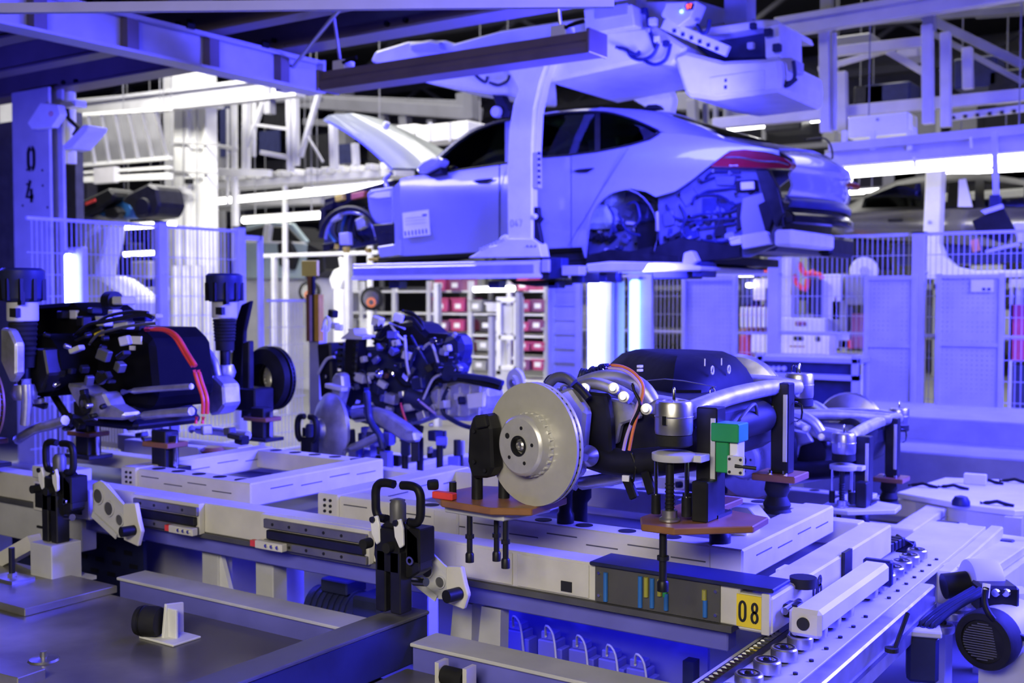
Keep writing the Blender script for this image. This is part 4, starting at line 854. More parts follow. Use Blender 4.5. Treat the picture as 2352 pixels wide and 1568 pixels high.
gb = [(985,890),(1060,868),(1130,875),(1150,900),(1145,950),(1080,968),(1000,965),(975,930)]
E('gearbox', [(985,890),(1055,868),(1105,875),(1120,900),(1115,950),(1070,968),(1000,965),(975,930)], Y-.08, .2, ALU, .03)
for k in range(5): E('gearbox_rib', [(1000+k*24,893-k*2),(1006+k*24,892-k*2),(1004+k*24,955),(998+k*24,955)], Y-.095, .02, ALU, .002)
E('gearbox_plate', [(1070,905),(1112,900),(1110,935),(1074,940)], Y-.11, .03, WHITE, .006)
for pts, r, m, y in (([(995,880),(1050,868),(1110,880),(1150,890)], .022, BLACK, Y-.08), ([(1030,890),(1018,920),(1020,950),(1060,975),(1100,985)], .015, NAVY, Y-.09), ([(1000,855),(1060,862),(1120,870),(1155,880)], .018, NAVY, Y-.1),
    ([(895,742),(915,770),(930,782)], .008, WHITE, Y-.1), ([(895,742),(930,755)], .007, LGREY, Y-.1), ([(930,770),(934,830),(940,860)], .010, LGREY, Y-.15), ([(945,770),(960,800),(990,850)], .008, NAVY, Y-.12),
    ([(850,880),(848,862),(868,858)], .010, LGREY, Y-.2), ([(920,925),(930,960),(945,990)], .008, REDC, Y-.22), ([(860,790),(880,760),(900,745),(940,730),(960,745),(970,760)], .014, BLACK, Y-.05), ([(925,715),(950,722),(968,740),(972,755)], .012, BLACK, Y),
    ([(740,760),(745,735),(752,728),(757,742),(752,760)], .008, WHITE, Y), ([(960,918),(990,942),(1000,950)], .008, VIOC, Y-.15)):
    MB().tube(pl(pts, y), r, 7, 4).build('pipe', m, en, smooth=60)
for x, y, s, m in ((765,720,.06,BLACK),(778,752,.05,WHITE),(915,730,.06,WHITE),(868,738,.07,WHITE),(880,795,.05,BSTEEL),(905,812,.07,BLACK),(905,790,.06,NAVY),(850,815,.03,CHROME),(870,820,.03,CHROME),(830,868,.07,LGREY),(870,893,.07,NAVY),(900,915,.08,ALU),(895,940,.05,ALU),(925,905,.05,ALU),(965,880,.09,NAVY),(1020,808,.05,ALU),(1028,800,.05,LGREY),(1050,815,.03,NAVY),(995,782,.04,CHROME),(1010,785,.04,CHROME),(905,860,.03,CHROME),(885,862,.04,AMBER),(940,935,.06,LGREY),(1000,1000,.08,NAVY),(960,985,.06,BLACK),(770,748,.05,BEAMP)):
    p = onY(x, y, Y-.12); MB().cbox(p, (s, s*.8, s*.8), random.uniform(-.5,.5), random.uniform(-.3,.3)).build('fitting', m, en, bevel=.006)
random.seed(8)
for k in range(70):
    x, y = random.uniform(745, 1075), random.gauss(860, 55); y = max(752, min(975, y)); s_ = random.uniform(.015, .05)
    p = onY(x, y, Y-.10+random.uniform(-.05, .03)); MB().cbox(p, (s_*random.uniform(.6,1.8), s_, s_), random.uniform(-.7,.7), random.uniform(-.7,.7)).build('fitting', random.choice([NAVY, BLACK, BSTEEL, BSTEEL, NAVY, ALU, CHROME, LGREY, VIOL]), en, bevel=.004)
for k in range(14):
    x, y = random.uniform(760, 1050), random.uniform(750, 950); d = random.uniform(-50, 50)
    MB().tube(pl([(x, y), (x+d*.5, y+random.uniform(-15, 25)), (x+d, y+random.uniform(10, 60))], Y-.12), random.uniform(.006, .013), 6, 4).build('hose', random.choice([BLACK, NAVY, BSTEEL, LGREY]), en, smooth=60)
p = onY(872, 858, Y-.2); MB().ball(p, .03, 14).build('ball_joint', CHROME, en, smooth=60)
p = onY(1185, 872, 6.6)
# front suspension of the engine module
fs = thing('front_suspension', 'silver front suspension with control arm before the combustion engine', 'suspension', (-5.0, 5.1, .85))
E2 = lambda name, pts, y, dep, m, bv=.012: (lambda o: (ppoly(o, pts, y, dep), o.build(name, m, fs, bevel=bv))[1])(MB())
c = onY(760, 985, 5.05)
MB().lathe([(.02,.07),(.10,.07),(.20,.025),(.225,0),(.22,-.02),(.10,-.03)], c, (-.35,-.93,0), 36).build('brake_disc', ALU, fs, smooth=35)
MB().lathe([(.06,0),(.08,.05),(.06,.10)], c, (-.35,-.93,0), 24).build('hub', ALU, fs, smooth=40)
E2('caliper', [(775,1000),(798,985),(800,1030),(778,1040)], 4.98, .08, BSTEEL)
E2('upper_link', [(760,870),(770,855),(785,860),(788,890),(775,940),(755,945),(760,910)], 5.1, .08, ALU)
E2('upper_link', [(745,880),(785,890),(785,900),(745,890)], 5.05, .06, LGREY, .004)
E2('lower_arm', [(845,935),(880,945),(925,975),(955,1000),(945,1020),(915,1008),(880,985),(850,965)], 5.05, .08, ALU)
E2('arm_end', [(925,990),(950,990),(955,1015),(930,1015)], 5.0, .06, ALU)
MB().tube(pl([(842,890),(845,930),(850,965),(872,1000),(880,1030)], 5.0), .022, 8, 3).build('stabiliser', NAVY, fs, smooth=60)
MB().cyl(onY(820, 948, 5.2), onY(850, 945, 5.2), .06, n=18).build('bush', CHROME, fs, smooth=40)
MB().tube(pl([(790,1035),(830,1020),(870,1000)], 5.0), .025, 8, 2).build('lower_link', ALU, fs, smooth=60)
hd = thing('looped_handle_clamp', 'black looped-handle clamp left of the silver suspension', 'clamp', onY(705, 1050, 4.85))
o = onY(705, 985, 4.85)
for s in (-1, 1): MB().tube([o+V((s*.02,0,.075)), o+V((s*.06,0,.07)), o+V((s*.078,0,.03)), o+V((s*.075,0,-.04)), o+V((s*.05,0,-.07))], .019, 8, 4).build('handle', BLACK, hd, smooth=60)
MB().box(o.x-.05, o.y-.01, o.z-.25, o.x+.05, o.y+.06, o.z-.05).build('body', BLACK, hd, bevel=.008)
MB().lathe([(.03,-.06),(.03,.02),(.02,.03)], o+V((0,.03,0)), (0,0,1), 16).build('plunger', NAVY, hd, smooth=40)
t = thing('engine_support', 'cluster of dark support pins below the combustion engine', 'support', (-4.4, 5.35, .64))
for x in (860, 890, 930, 965, 1010, 1050):
    a = onY(x, 1085, 5.3); b = onY(x, 1000+(x % 40), 5.3); MB().cyl(a, b, .022, n=10).build('pin', BSTEEL, t, smooth=40)
random.seed(14)
for k in range(46):
    x, y = random.uniform(700, 1060), random.uniform(990, 1075); hh = random.uniform(.03, .12); p = onY(x, y, 5.15+random.uniform(-.1, .3))
    MB().cbox(p, (random.uniform(.02,.07), random.uniform(.02,.06), hh), random.uniform(0,.6)).build('fitting', random.choice([BSTEEL, NAVY, VIOL, BSTEEL, BLACK, ALU]), t, bevel=.004)
a, b = onY(850, 1085, 5.3), onY(1060, 1080, 5.3); MB().box(a.x, 5.22, a.z-.02, b.x, 5.42, a.z+.02).build('base', LGREY, t, bevel=.004)
t = thing('loose_brake_disc', 'cyan-lit brake disc standing behind the gearbox', 'brake disc', onY(1180, 905, 6.9))
MB().lathe([(.03,.02),(.055,.02),(.06,0),(.11,0),(.11,-.02),(.05,-.02)], onY(1182, 880, 6.9), (-.35,-.93,0), 36, False).build('ring', WHITE, t, smooth=35)
MB().lathe([(.0,.03),(.03,.03),(.035,.0)], onY(1182, 880, 6.9), (-.35,-.93,0), 20, False).build('hub', STEEL, t, smooth=40)
MB().box(onY(1182, 880, 6.9).x-.03, 6.95, .0, onY(1182, 880, 6.9).x+.03, 7.0, 1.05).build('stem', BSTEEL, t)
# ================================================================ car body on the overhead carrier
def ip(tab, x):
    if x <= tab[0][0]: return tab[0][1]
    for (a, b), (c, d) in zip(tab, tab[1:]):
        if x <= c: return b+(d-b)*(x-a)/(c-a)
    return tab[-1][1]
YC, WID = 8.5, 1.84
SILL = [(862,591),(1000,584),(1160,576),(1250,571),(1338,567),(1343,600),(1348,560),(1353,505),(1366,480),(1380,461),(1398,447),(1415,440),(1449,433),(1484,440),(1506,452),(1530,445),(1552,438),(1587,414),(1616,391),(1640,372),(1659,358),(1676,346),(1710,343),(1760,348),(1788,356)]
BELT = [(862,440),(905,415),(950,405),(1012,396),(1090,384),(1164,373),(1236,361),(1300,356),(1372,347),(1443,333),(1501,316),(1515,304),(1560,306),(1616,314),(1673,326),(1730,336),(1788,345)]
WTOP = [(1012,362),(1045,331),(1087,302),(1131,284),(1170,276),(1236,267),(1295,259),(1340,257),(1380,257),(1415,262),(1458,276),(1495,292),(1515,302)]
ROOF = [(1000,362),(1045,322),(1087,294),(1146,275),(1236,260),(1325,249),(1386,247),(1461,251),(1518,257),(1558,271),(1616,289),(1673,313),(1730,326),(1788,340)]
car = thing('car', 'silver-blue sedan body with open hood hanging on carrier 047', 'car', (-6, 9.4, 2.05))
def SP(x, y, ins=0): return onY(x, y, YC+ins)
def mir(p): return V((p.x, 2*YC+WID-p.y, p.z))
def both(name, rows, m, sm=50, th=(0,.02,0)):
    o = MB().slab(rows, th).build(name, m, car, smooth=sm)
    MB().slab([[mir(p) for p in r] for r in rows], (0,-th[1],0)).build(name, m, car, smooth=sm)
    return o
def xs(a, b, n): return [a+(b-a)*i/n for i in range(n+1)]
def lowrows(stations, lo=SILL, hi=BELT):
    rows = []
    for x in stations:
        y0, y1 = ip(lo, x), ip(hi, x); r = []
        for k in range(8):
            f = k/7; y = y0+(y1-y0)*f; g = (590-y)/230.
            ins = .075*max(0, .35-g)/.35+.05*max(0, g-.6)/.4+.012*math.sin(g*9)
            r.append(SP(x, y, max(0, ins)))
        rows.append(r)
    return rows
# doors and quarter panels, near side and far side
both('front_door', lowrows(xs(919, 1146, 16)), PAINT)
both('rear_door', lowrows(xs(1149, 1310, 12)), PAINT)
qs = [1313,1325,1336]+[1344,1350,1356,1364,1374,1386,1400,1415,1432,1449,1467,1484,1496,1506,1520,1536,1552,1570,1587,1602,1616,1630,1645,1659,1676,1692,1710,1730,1750,1770,1788]
both('rear_quarter_panel', lowrows(qs), PAINT)
both('sill', [[SP(x, ip(SILL, x)+1, .06), SP(x, ip(SILL, x)+9, .10), SP(x, ip(SILL, x)+16, .2)] for x in xs(868, 1338, 12)], BLACK)
# roof rail between window and roof, roof skin, pillars
rr = []
for x in xs(1000, 1788, 40):
    yt = ip(WTOP, x) if x < 1515 else ip(BELT, x); yr = ip(ROOF, x)
    if x < 1012: yt = 372
    q0 = .05 if x > 1515 else .13; r = []
    for k in range(5):
        f = k/4; r.append(SP(x, yt+(yr-yt)*f, q0+(.30-q0)*f**1.3))
    rr.append(r)
both('roof_rail', rr, PAINT)
rf = []
for x in xs(1170, 1500, 14):
    a = SP(x, ip(ROOF, x), .30); b = mir(a); r = []
    for k in range(9):
        f = k/8; r.append(a.lerp(b, f)+V((0, 0, .045*math.sin(f*math.pi))))
    rf.append(r)
MB().slab(rf, (0,0,-.02)).build('roof_skin', PAINT, car, smooth=60)
dk = []
for x in xs(1660, 1788, 8):
    a = SP(x, ip(ROOF, x), .30); b = mir(a); dk.append([a.lerp(b, k/8)+V((.10*math.sin(k/8*math.pi)*max(0,(x-1690))/98, 0, .03*math.sin(k/8*math.pi))) for k in range(9)])
lid = MB().slab(dk, (0,0,-.02)).build('trunk_lid', PAINT, car, smooth=60)
GLS = glass_mat('tinted_car_glass', (.34, .42, .42))
def pane(name, x0, x1, n=12):
    rows = []
    for x in xs(x0, x1, n):
        yb, yt = ip(BELT, x), ip(WTOP, x); rows.append([SP(x, yb+(yt-yb)*k/4, .055+.09*k/4) for k in range(5)])
    return rows
for nm, a, b in (('front_window', 1014, 1160), ('rear_window', 1226, 1366), ('quarter_window', 1378, 1513)):
    rows = pane(nm, a, b)
    MB().slab(rows, (0,.006,0)).build(nm, GLS, car, smooth=60); MB().slab([[mir(p) for p in r] for r in rows], (0,-.006,0)).build(nm, GLS, car, smooth=60)
for a, b, m in ((1160, 1226, PAINT), (1366, 1378, BLACK)):
    rows = [[SP(x, ip(BELT, x)+(ip(WTOP, x)-ip(BELT, x))*k/4, .052+.09*k/4) for k in range(5)] for x in (a, b)]
    MB().slab(rows, (0,.03,0)).build('pillar', m, car); MB().slab([[mir(p) for p in r] for r in rows], (0,-.03,0)).build('pillar', m, car)
MB().tube([SP(x, ip(BELT, x)+1, .045) for x in xs(1012, 1513, 24)], .009, 6, 1).build('window_trim', BLACK, car)
MB().tube([SP(x, ip(WTOP, x)-1, .125) for x in xs(1012, 1513, 24)], .009, 6, 1).build('window_trim', BLACK, car)
# windscreen and rear screen
def screen(name, x0, y0, x1, y1):
    a0, a1 = SP(x0, y0, .22), SP(x1, y1, .30); rows = []
    for k in range(7):
        f = k/6; e = a0.lerp(a1, f); m_ = mir(e); rows.append([e.lerp(m_, j/8)+V(((.10 if x0 > x1 else -.10)*math.sin(j/8*math.pi)*(1-f), 0, .03*math.sin(j/8*math.pi))) for j in range(9)])
    return MB().slab(rows, (0,0,-.006)).build(name, GLS, car, smooth=60)
screen('windscreen', 1000, 372, 1170, 270); screen('rear_screen', 1668, 312, 1505, 256)
# dark cabin: floor, dash, seats
SEAT = mat('pale_seat_wrap', (.34, .40, .34), .6, 0, .2, 8); CAB = mat('dark_cabin_lining', (.03, .03, .035), .7, 0, .2, 8)
a, b = SP(930, 560, .1), SP(1325, 540, .1); MB().box(a.x, YC+.1, a.z, b.x, YC+WID-.1, a.z+.12).build('cabin_floor', CAB, car)
MB().box(SP(980,400,.1).x, YC+.12, SP(980,440).z, SP(1040,400,.1).x, YC+WID-.12, SP(1040,398).z).build('dashboard', CAB, car, bevel=.04)
for x in (1120, 1330):
    for y in (YC+.25, YC+1.05):
        s0 = SP(x, 500, .2); st = MB().box(s0.x-.25, y, s0.z-.1, s0.x+.28, y+.5, s0.z+.12).build('seat', SEAT, car, bevel=.05)
        MB().prism([(s0.x+.18,y,s0.z+.1),(s0.x+.32,y,s0.z+.1),(s0.x+.48,y,s0.z+.62),(s0.x+.38,y,s0.z+.66)], (0,.5,0)).build('seat_back', SEAT, st, bevel=.04)
MB().box(SP(1440,400).x, YC+.15, SP(1440,420).z, SP(1560,400).x, YC+WID-.15, SP(1440,345).z).build('parcel_shelf', CAB, car)
# door handles, mirror, sheet
for x, y in ((1108, 414), (1340, 390)):
    hd_ = MB().prism(pl([(x-24,y+2),(x-14,y+6),(x+8,y+6),(x+22,y-2),(x+24,y-5),(x-10,y-2)], YC-.004), (0,.01,0)).build('door_handle', BLACK, car)
mi = MB().prism(pl([(955,385),(968,370),(990,360),(1008,362),(1012,372),(1000,384),(975,398),(958,398)], YC-.12), (0,.16,0)).build('wing_mirror', PAINT, car, bevel=.02)
MB().prism(pl([(962,398),(1000,384),(1010,378),(1015,400),(985,405)], YC-.06), (0,.12,0)).build('mirror_base', BLACK, mi, bevel=.01)
sh = MB(); ppoly(sh, [(924,489),(984,481),(988,539),(927,546)], YC-.008, .004); sh = sh.build('work_sheet', WHITE, car)
for k in range(7):
    m_ = MB(); ppoly(m_, [(929+k*8,531-k),(932+k*8,531-k),(933+k*8,542-k),(930+k*8,542-k)], YC-.010, .002); m_.build('print_mark', INK, sh)
m_ = MB(); ppoly(m_, [(970,492),(980,491),(980,495),(970,496)], YC-.010, .002); m_.build('print_mark', INK, sh)
for y in (500, 507, 514): m_ = MB(); ppoly(m_, [(931,y+1),(978,y-4),(978,y-3),(931,y+2)], YC-.010, .002); m_.build('print_line', GREY, sh)
MB().tube([SP(1147, y, -.004) for y in xs(385, 575, 6)], .005, 5, 1).build('shut_line', INK, car)
MB().tube([SP(x, y, -.003) for x, y in ((1443,340),(1420,375),(1395,415),(1370,455),(1345,500),(1325,530),(1305,565))], .004, 5, 2).build('shut_line', DGREY, car)
# open hood
a, b = onY(722, 258, 8.62), onY(898, 391, 8.62); rows = []
for i in range(13):
    f = i/12; e = a.lerp(b, f); r = []
    for j in range(13):
        g_ = j/12; bow = .10*math.sin(f*math.pi*.9)+.02
        cr = .05*math.sin(g_*math.pi)+(.018 if .28 < g_ < .72 else 0)
        round_ = .16*(abs(g_-.5)*2)**4*(1-f)**2
        n_ = V((.55, 0, .83)); r.append(e+V((0, 1.55*g_, 0))+n_*(bow*.5+cr)+(b-a).normalized()*round_)
    rows.append(r)
hood = MB().slab(rows, (-.012,0,-.02)).build('hood', HOODP, car, smooth=60)
p = rows[3][6]; MB().lathe([(.03,0),(.035,.02),(.03,.05)], p, (.5,0,.85), 14).build('hood_buffer', WHITE, hood, smooth=40)
MB().tube([onY(900, 398, 8.66), onY(885, 412, 8.66), onY(890, 430, 8.66)], .025, 8, 2).build('hood_hinge', PAINT, hood)
# front end without fender
MB().prism(pl([(905,428),(920,412),(948,405),(930,430),(921,460),(920,585),(906,587),(904,480)], YC+.03), (0,.1,0)).build('a_pillar', PAINT, car, bevel=.01)
MB().prism(pl([(842,445),(850,436),(902,428),(903,512),(895,520),(858,512),(846,480)], YC+.10), (0,.08,0)).build('inner_fender', PAINT, car, bevel=.012)
MB().prism(pl([(846,452),(862,442),(896,438),(896,452),(866,455)], YC+.085), (0,.02,0)).build('fender_tab', WHITE, car)
MB().prism(pl([(855,516),(903,512),(904,572),(876,578),(866,560)], YC+.07), (0,.06,0)).build('black_bracket', BLACK, car, bevel=.008)
for x in (875, 885, 893): m_ = MB(); ppoly(m_, [(x,532),(x+5,531),(x+5,533),(x,534)], YC+.065, .004); m_.build('bracket_clip', CHROME, car)
MB().prism(pl([(866,566),(905,560),(920,586),(872,592)], YC+.04), (0,.1,0)).build('sill_end', PAINT, car, bevel=.01)
arcp = [onY(805+68*math.cos(math.radians(d)), 550+72*math.sin(math.radians(-d)), YC+.12) for d in range(-5, 190, 13)]
MB().tube(arcp, .030, 8, 2).build('wheel_arch_liner', BLACK, car, smooth=60)
arcq = [onY(806+58*math.cos(math.radians(d)), 550+62*math.sin(math.radians(-d)), YC+.28) for d in range(0, 186, 15)]
MB().tube(arcq, .018, 8, 2).build('inner_arch', PAINT, car, smooth=60)
MB().prism(pl([(745,545),(760,500),(800,478),(850,500),(866,560),(780,575),(745,570)], YC+.55), (0,.05,0)).build('wheelhouse_wall', NAVY, car)
ft = MB(); ppoly(ft, [(745,455),(800,440),(905,412),(905,425),(845,440),(800,465),(760,490),(740,500)], YC+.25, .6); ft.build('front_member', BLACK, car, bevel=.01)
for pts, m in (([(768,450),(786,446),(788,458),(770,463)], YEL), ([(806,444),(838,438),(834,452),(806,458)], ORC), ([(745,470),(765,462),(760,480),(742,486)], BLACK), ([(755,492),(780,484),(778,502),(760,510)], LGREY), ([(815,505),(835,495),(838,520),(820,528)], ALU), ([(778,535),(800,533),(802,562),(780,562)], LGREY), ([(740,560),(770,555),(768,572),(742,578)], BLACK), ([(757,563),(770,560),(770,572),(758,573)], YEL), ([(786,568),(796,566),(795,580),(788,580)], YEL), ([(838,570),(846,569),(846,580),(839,580)], YEL), ([(735,480),(748,470),(742,520),(732,540)], BSTEEL), ([(845,592),(872,590),(872,598),(845,599)], YEL)):
    m_ = MB(); ppoly(m_, pts, YC+.2, .06); m_.build('front_fitting', m, car, bevel=.004)
for k in range(8):
    x = 745+k*15; MB().tube(pl([(x,475+k*5 % 17),(x+20,490-k*3),(x+10,530),(x+28,560-k*2)], YC+.40+.03*k), .014, 6, 3).build('front_harness', random.choice([BLACK, BSTEEL, NAVY, TBLUE]), car, smooth=60)
# rear end without bumper
LAMP = mat('red_lamp_glass', (.30, .005, .012), .12, 0, .1, 8, coat=1.)
tl = MB(); ppoly(tl, [(1630,383),(1659,358),(1682,345),(1710,343),(1759,350),(1799,362),(1818,377),(1812,388),(1785,387),(1748,386),(1690,384)], YC+.03, .12); tl = tl.build('tail_lamp', LAMP, car, bevel=.008)
MB().tube(pl([(1660,362),(1700,362),(1745,370),(1790,372),(1812,378)], YC+.02), .008, 6, 3).build('lamp_bar', CHROME, tl)
MB().tube(pl([(1676,380),(1694,380)], YC+.02), .006, 6, 1).build('lamp_bar', WHITE, tl)
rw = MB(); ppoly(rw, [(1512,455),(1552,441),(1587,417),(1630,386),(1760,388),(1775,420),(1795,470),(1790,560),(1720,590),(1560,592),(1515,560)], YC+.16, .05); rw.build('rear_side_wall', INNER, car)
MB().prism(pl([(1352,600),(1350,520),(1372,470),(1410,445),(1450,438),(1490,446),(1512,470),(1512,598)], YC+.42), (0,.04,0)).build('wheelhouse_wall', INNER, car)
ar = []
for d in range(-25, 196, 13):
    c_, s_ = math.cos(math.radians(d)), math.sin(math.radians(d)); q = (1430+80*c_, 535-100*s_); ar.append([SP(*q, .03), SP(*q, .2), SP(*q, .42)])
MB().slab(ar, (0,0,.01)).build('wheelhouse_liner', PAINT, car, smooth=60)
for pts, m, y in (([(1345,585),(1375,580),(1395,572),(1520,584),(1560,590),(1560,603),(1345,604)], BLACK, .1), ([(1238,575),(1338,568),(1344,598),(1240,602)], BLACK, .14), ([(1460,515),(1490,508),(1540,510),(1565,520),(1570,560),(1540,600),(1465,600)], BLACK, .3), ([(1540,575),(1720,545),(1722,585),(1560,600)], BSTEEL, .18),
    ([(1688,415),(1735,412),(1738,438),(1690,440)], BLACK, .10), ([(1700,418),(1731,416),(1732,434),(1701,436)], WHITE, .085), ([(1705,455),(1755,440),(1765,480),(1755,560),(1708,570),(1700,500)], PAINT, .10), ([(1735,390),(1765,390),(1785,430),(1800,490),(1780,520),(1755,460)], BSTEEL, .09),
    ([(1515,562),(1560,545),(1700,566),(1700,592),(1560,606),(1440,606),(1440,578)], BLACK, .11), ([(1612,455),(1665,452),(1680,470),(1678,488),(1612,492)], NAVY, .13), ([(1640,505),(1662,502),(1665,540),(1640,545)], BLACK, .12), ([(1672,546),(1700,540),(1704,560),(1678,564)], WHITE, .12), ([(1520,490),(1545,480),(1548,515),(1525,520)], INNER, .12), ([(1560,450),(1590,430),(1605,450),(1575,475)], INNER, .13), ([(1640,400),(1690,402),(1685,425),(1645,425)], INNER, .12), ([(1570,520),(1600,510),(1605,545),(1575,555)], NAVY, .13), ([(1740,470),(1760,460),(1775,500),(1760,540)], BLACK, .08), ([(1770,440),(1795,470),(1800,520),(1780,515)], BLACK, .12), ([(1690,470),(1706,462),(1706,520),(1692,530)], BSTEEL, .12), ([(1700,540),(1760,530),(1770,560),(1705,572)], LGREY, .06)):
    m_ = MB(); ppoly(m_, pts, YC+y, .07); m_.build('rear_fitting', m, car, bevel=.006)
for pts in ([(1600,455),(1622,440),(1660,435),(1690,430)], [(1590,470),(1600,450),(1650,448),(1690,470),(1735,450)], [(1585,500),(1610,492),(1670,488),(1720,465),(1740,445)], [(1610,420),(1650,405),(1700,405)], [(1600,525),(1640,520),(1690,512)], [(1620,410),(1640,395),(1700,395)], [(1440,470),(1460,465),(1470,500),(1455,520)], [(1470,460),(1490,470),(1485,500)], [(1560,470),(1575,500),(1565,530),(1590,560)], [(1650,455),(1655,500),(1640,540),(1650,570)], [(1530,470),(1550,500),(1600,505),(1690,500)], [(1610,550),(1660,556),(1700,545)], [(1765,400),(1778,440),(1790,480)], [(1395,470),(1410,500),(1400,540)], [(1420,490),(1440,530),(1470,540)]):
    MB().tube(pl(pts, YC+.13), .011, 6, 4).build('rear_harness', NAVY, car, smooth=60)
for x, y in ((1563,445),(1608,413),(1640,392),(1678,398),(1692,446),(1585,497),(1679,496),(1420,460),(1405,520),(1432,505),(1470,470),(1462,560),(1455,580),(1475,590),(1375,545)):
    p = SP(x, y, .12 if x > 1510 else .40); MB().cyl(p, p+V((0,-.02,0)), .016, n=10).build('stud', CHROME, car)
MB().cyl(SP(1513, 530, .2), SP(1513, 486, .2), .028, n=12).build('damper', LGREY, car, smooth=40)
MB().cyl(SP(1511, 552, .2), SP(1513, 528, .2), .012, n=8).build('damper_rod', BSTEEL, car)
random.seed(31)
for k in range(26):
    x, y = random.uniform(1372, 1505), random.uniform(462, 575); p = SP(x, y, .38)
    MB().cbox(p, (random.uniform(.02,.09), .05, random.uniform(.02,.08)), 0, random.uniform(-.7,.7)).build('wheelhouse_fitting', random.choice([INNER, NAVY, PAINT, BLACK, LGREY, INNER]), car, bevel=.006)
for k in range(40):
    x = random.uniform(1525, 1745); y = random.uniform(max(400, 560-(x-1500)*.72), 560); p = SP(x, y, .145)
    MB().cbox(p, (random.uniform(.02,.10), .04, random.uniform(.015,.06)), 0, random.uniform(-.6,.6)).build('rear_fitting', random.choice([INNER, NAVY, INNER, BLACK, PAINT, BSTEEL]), car, bevel=.005)
m_ = MB(); ppoly(m_, [(1455,462),(1495,460),(1500,500),(1490,515),(1460,512)], YC+.33, .1); m_.build('spring_seat', NAVY, car, bevel=.02)
# rear face: trunk panel, bumper beam, crash box
XR = SP(1788, 400).x
R = lambda y, z, dx=0: V((XR+.10+dx, YC+y, z))
zl = [onX(1790, v, XR).z for v in (388, 462)]
rows = []
for j in range(9):
    f = j/8; y = .16+f*1.5; bulge = .13*math.sin(f*math.pi)
    rows.append([V((XR-.02+bulge+dx, YC+y, z)) for dx, z in ((.0, zl[1]), (.05, zl[1]+.05), (.085, zl[0]-.12), (.06, zl[0]-.02), (.11, zl[0]+.03), (.09, zl[0]+.09), (-.02, SP(1788, 341).z+.03*math.sin(f*math.pi)))])
MB().slab(rows, (-.02,0,0)).build('trunk_rear_panel', PAINT, lid, smooth=60)
MB().box(XR+.04, YC+1.32, zl[0]-.04, XR+.12, YC+1.75, zl[0]+.02).build('tail_lamp', LAMP, car, bevel=.01)
bb = MB()
rows = [[V((XR+.02+.16*math.sin(f/10*math.pi)+dx, YC+.15+f*.155, zz)) for dx, zz in ((.0, 0), (.06, .01), (.07, .06), (.03, .10), (.0, .11))] for f in range(11)]
zb = onX(1795, 512, XR).z; rows = [[p+V((0,0,zb)) for p in r] for r in rows]
MB().slab(rows, (-.02,0,0)).build('bumper_beam', mat('gloss_black_beam', (.03,.03,.028), .18, .6, .1, 8), car, smooth=60)
MB().slab([[p+V((-.03,0,.12)) for p in r] for r in rows], (-.02,0,0)).build('rear_valance', NAVY, car, smooth=60)
zc_ = onX(1795, 545, XR).z; MB().box(XR-.05, YC+.05, zc_-.07, XR+.10, YC+1.1, zc_+.06).build('crash_box', WHITE, car, bevel=.02)
MB().box(XR-.05, YC+1.1, zc_-.12, XR+.08, YC+1.75, zc_+.06).build('silencer', BLACK, car, bevel=.03)
a = SP(880, 600, .1); b = SP(1580, 600, .1); MB().box(a.x, YC+.15, b.z-.02, b.x+.2, YC+WID-.15, b.z+.05).build('underbody', BLACK, car)
MB().box(b.x+.1, YC+.25, zc_-.1, XR-.1, YC+WID-.2, zc_+.35).build('trunk_well', NAVY, car, bevel=.03)
MB().tube([onX(1850, 320, XR-.05), onX(1895, 318, XR), onX(1912, 350, XR+.05), onX(1908, 400, XR+.1)], .008, 6, 4).build('loose_cable', BLACK, car, smooth=60)
p = SP(1495, 252, .5); MB().prism([p+V((-.1,0,0)), p+V((.1,0,0)), p+V((.06,0,.045)), p+V((-.04,0,.05))], (0,.09,0)).build('roof_fin', BLACK, car, bevel=.01)
# ================================================================ overhead carrier 047
cr = thing('overhead_carrier', 'pale overhead car carrier with curved arm marked 047', 'carrier', (-6, 8.3, 2.0))
YA = 8.22
m_ = MB(); ppoly(m_, [(1155,140),(1262,124),(1240,190),(1226,250),(1222,330),(1222,562),(1166,562),(1164,400),(1168,300),(1178,240),(1192,205)], YA, .10); m_.build('front_arm', WHITE, cr, bevel=.012)
m_ = MB(); ppoly(m_, [(1240,190),(1262,124),(1272,124),(1248,195),(1234,260),(1229,360),(1222,362),(1226,250)], YA+.03, .10); m_.build('arm_flange', WHITE, cr)
text(MB(), '047', onY(1172, 521, YA-.003), (1,0,0), (0,0,1), .062, (0,-1,0), .12, .74, .001).build('arm_number', GREY, cr)
m_ = MB(); ppoly(m_, [(1222,350),(1236,350),(1238,432),(1222,432)], YA+.01, .06); sp_ = m_.build('contact_strip', BEAMP, cr, bevel=.004)
for k in range(6): p = onY(1238, 352+k*13.5, YA+.02); MB().ball(p, .016, 8).build('contact_knob', INK, sp_, smooth=60)
m_ = MB(); ppoly(m_, [(1222,475),(1236,475),(1238,495),(1244,502),(1236,512),(1245,560),(1222,562)], YA+.03, .05); m_.build('latch', BLACK, cr, bevel=.006)
p = onY(1229, 497, YA+.0); MB().ball(p, .025, 10).build('latch_ball', WHITE, cr, smooth=60)
m_ = MB(); ppoly(m_, [(1075,592),(1100,578),(1104,570),(1140,562),(1148,545),(1160,538),(1166,548),(1222,548),(1238,560),(1244,590)], YA-.02, .14); m_.build('foot_bracket', WHITE, cr, bevel=.006)
for k in range(8): p = onY(1106+k*7.5, 572-k*3.2, YA-.03); MB().cyl(p, p+V((0,-.02,0)), .012, n=8).build('bracket_bolt', LGREY, cr)
for x in (1212, 1221, 1230): p = onY(x, 565, YA-.025); MB().cyl(p, p+V((0,-.008,0)), .008, n=8).build('bracket_bolt', INK, cr)
a, b = onY(810, 625, 8.24), onY(1240, 618, 8.24); zc = b.z
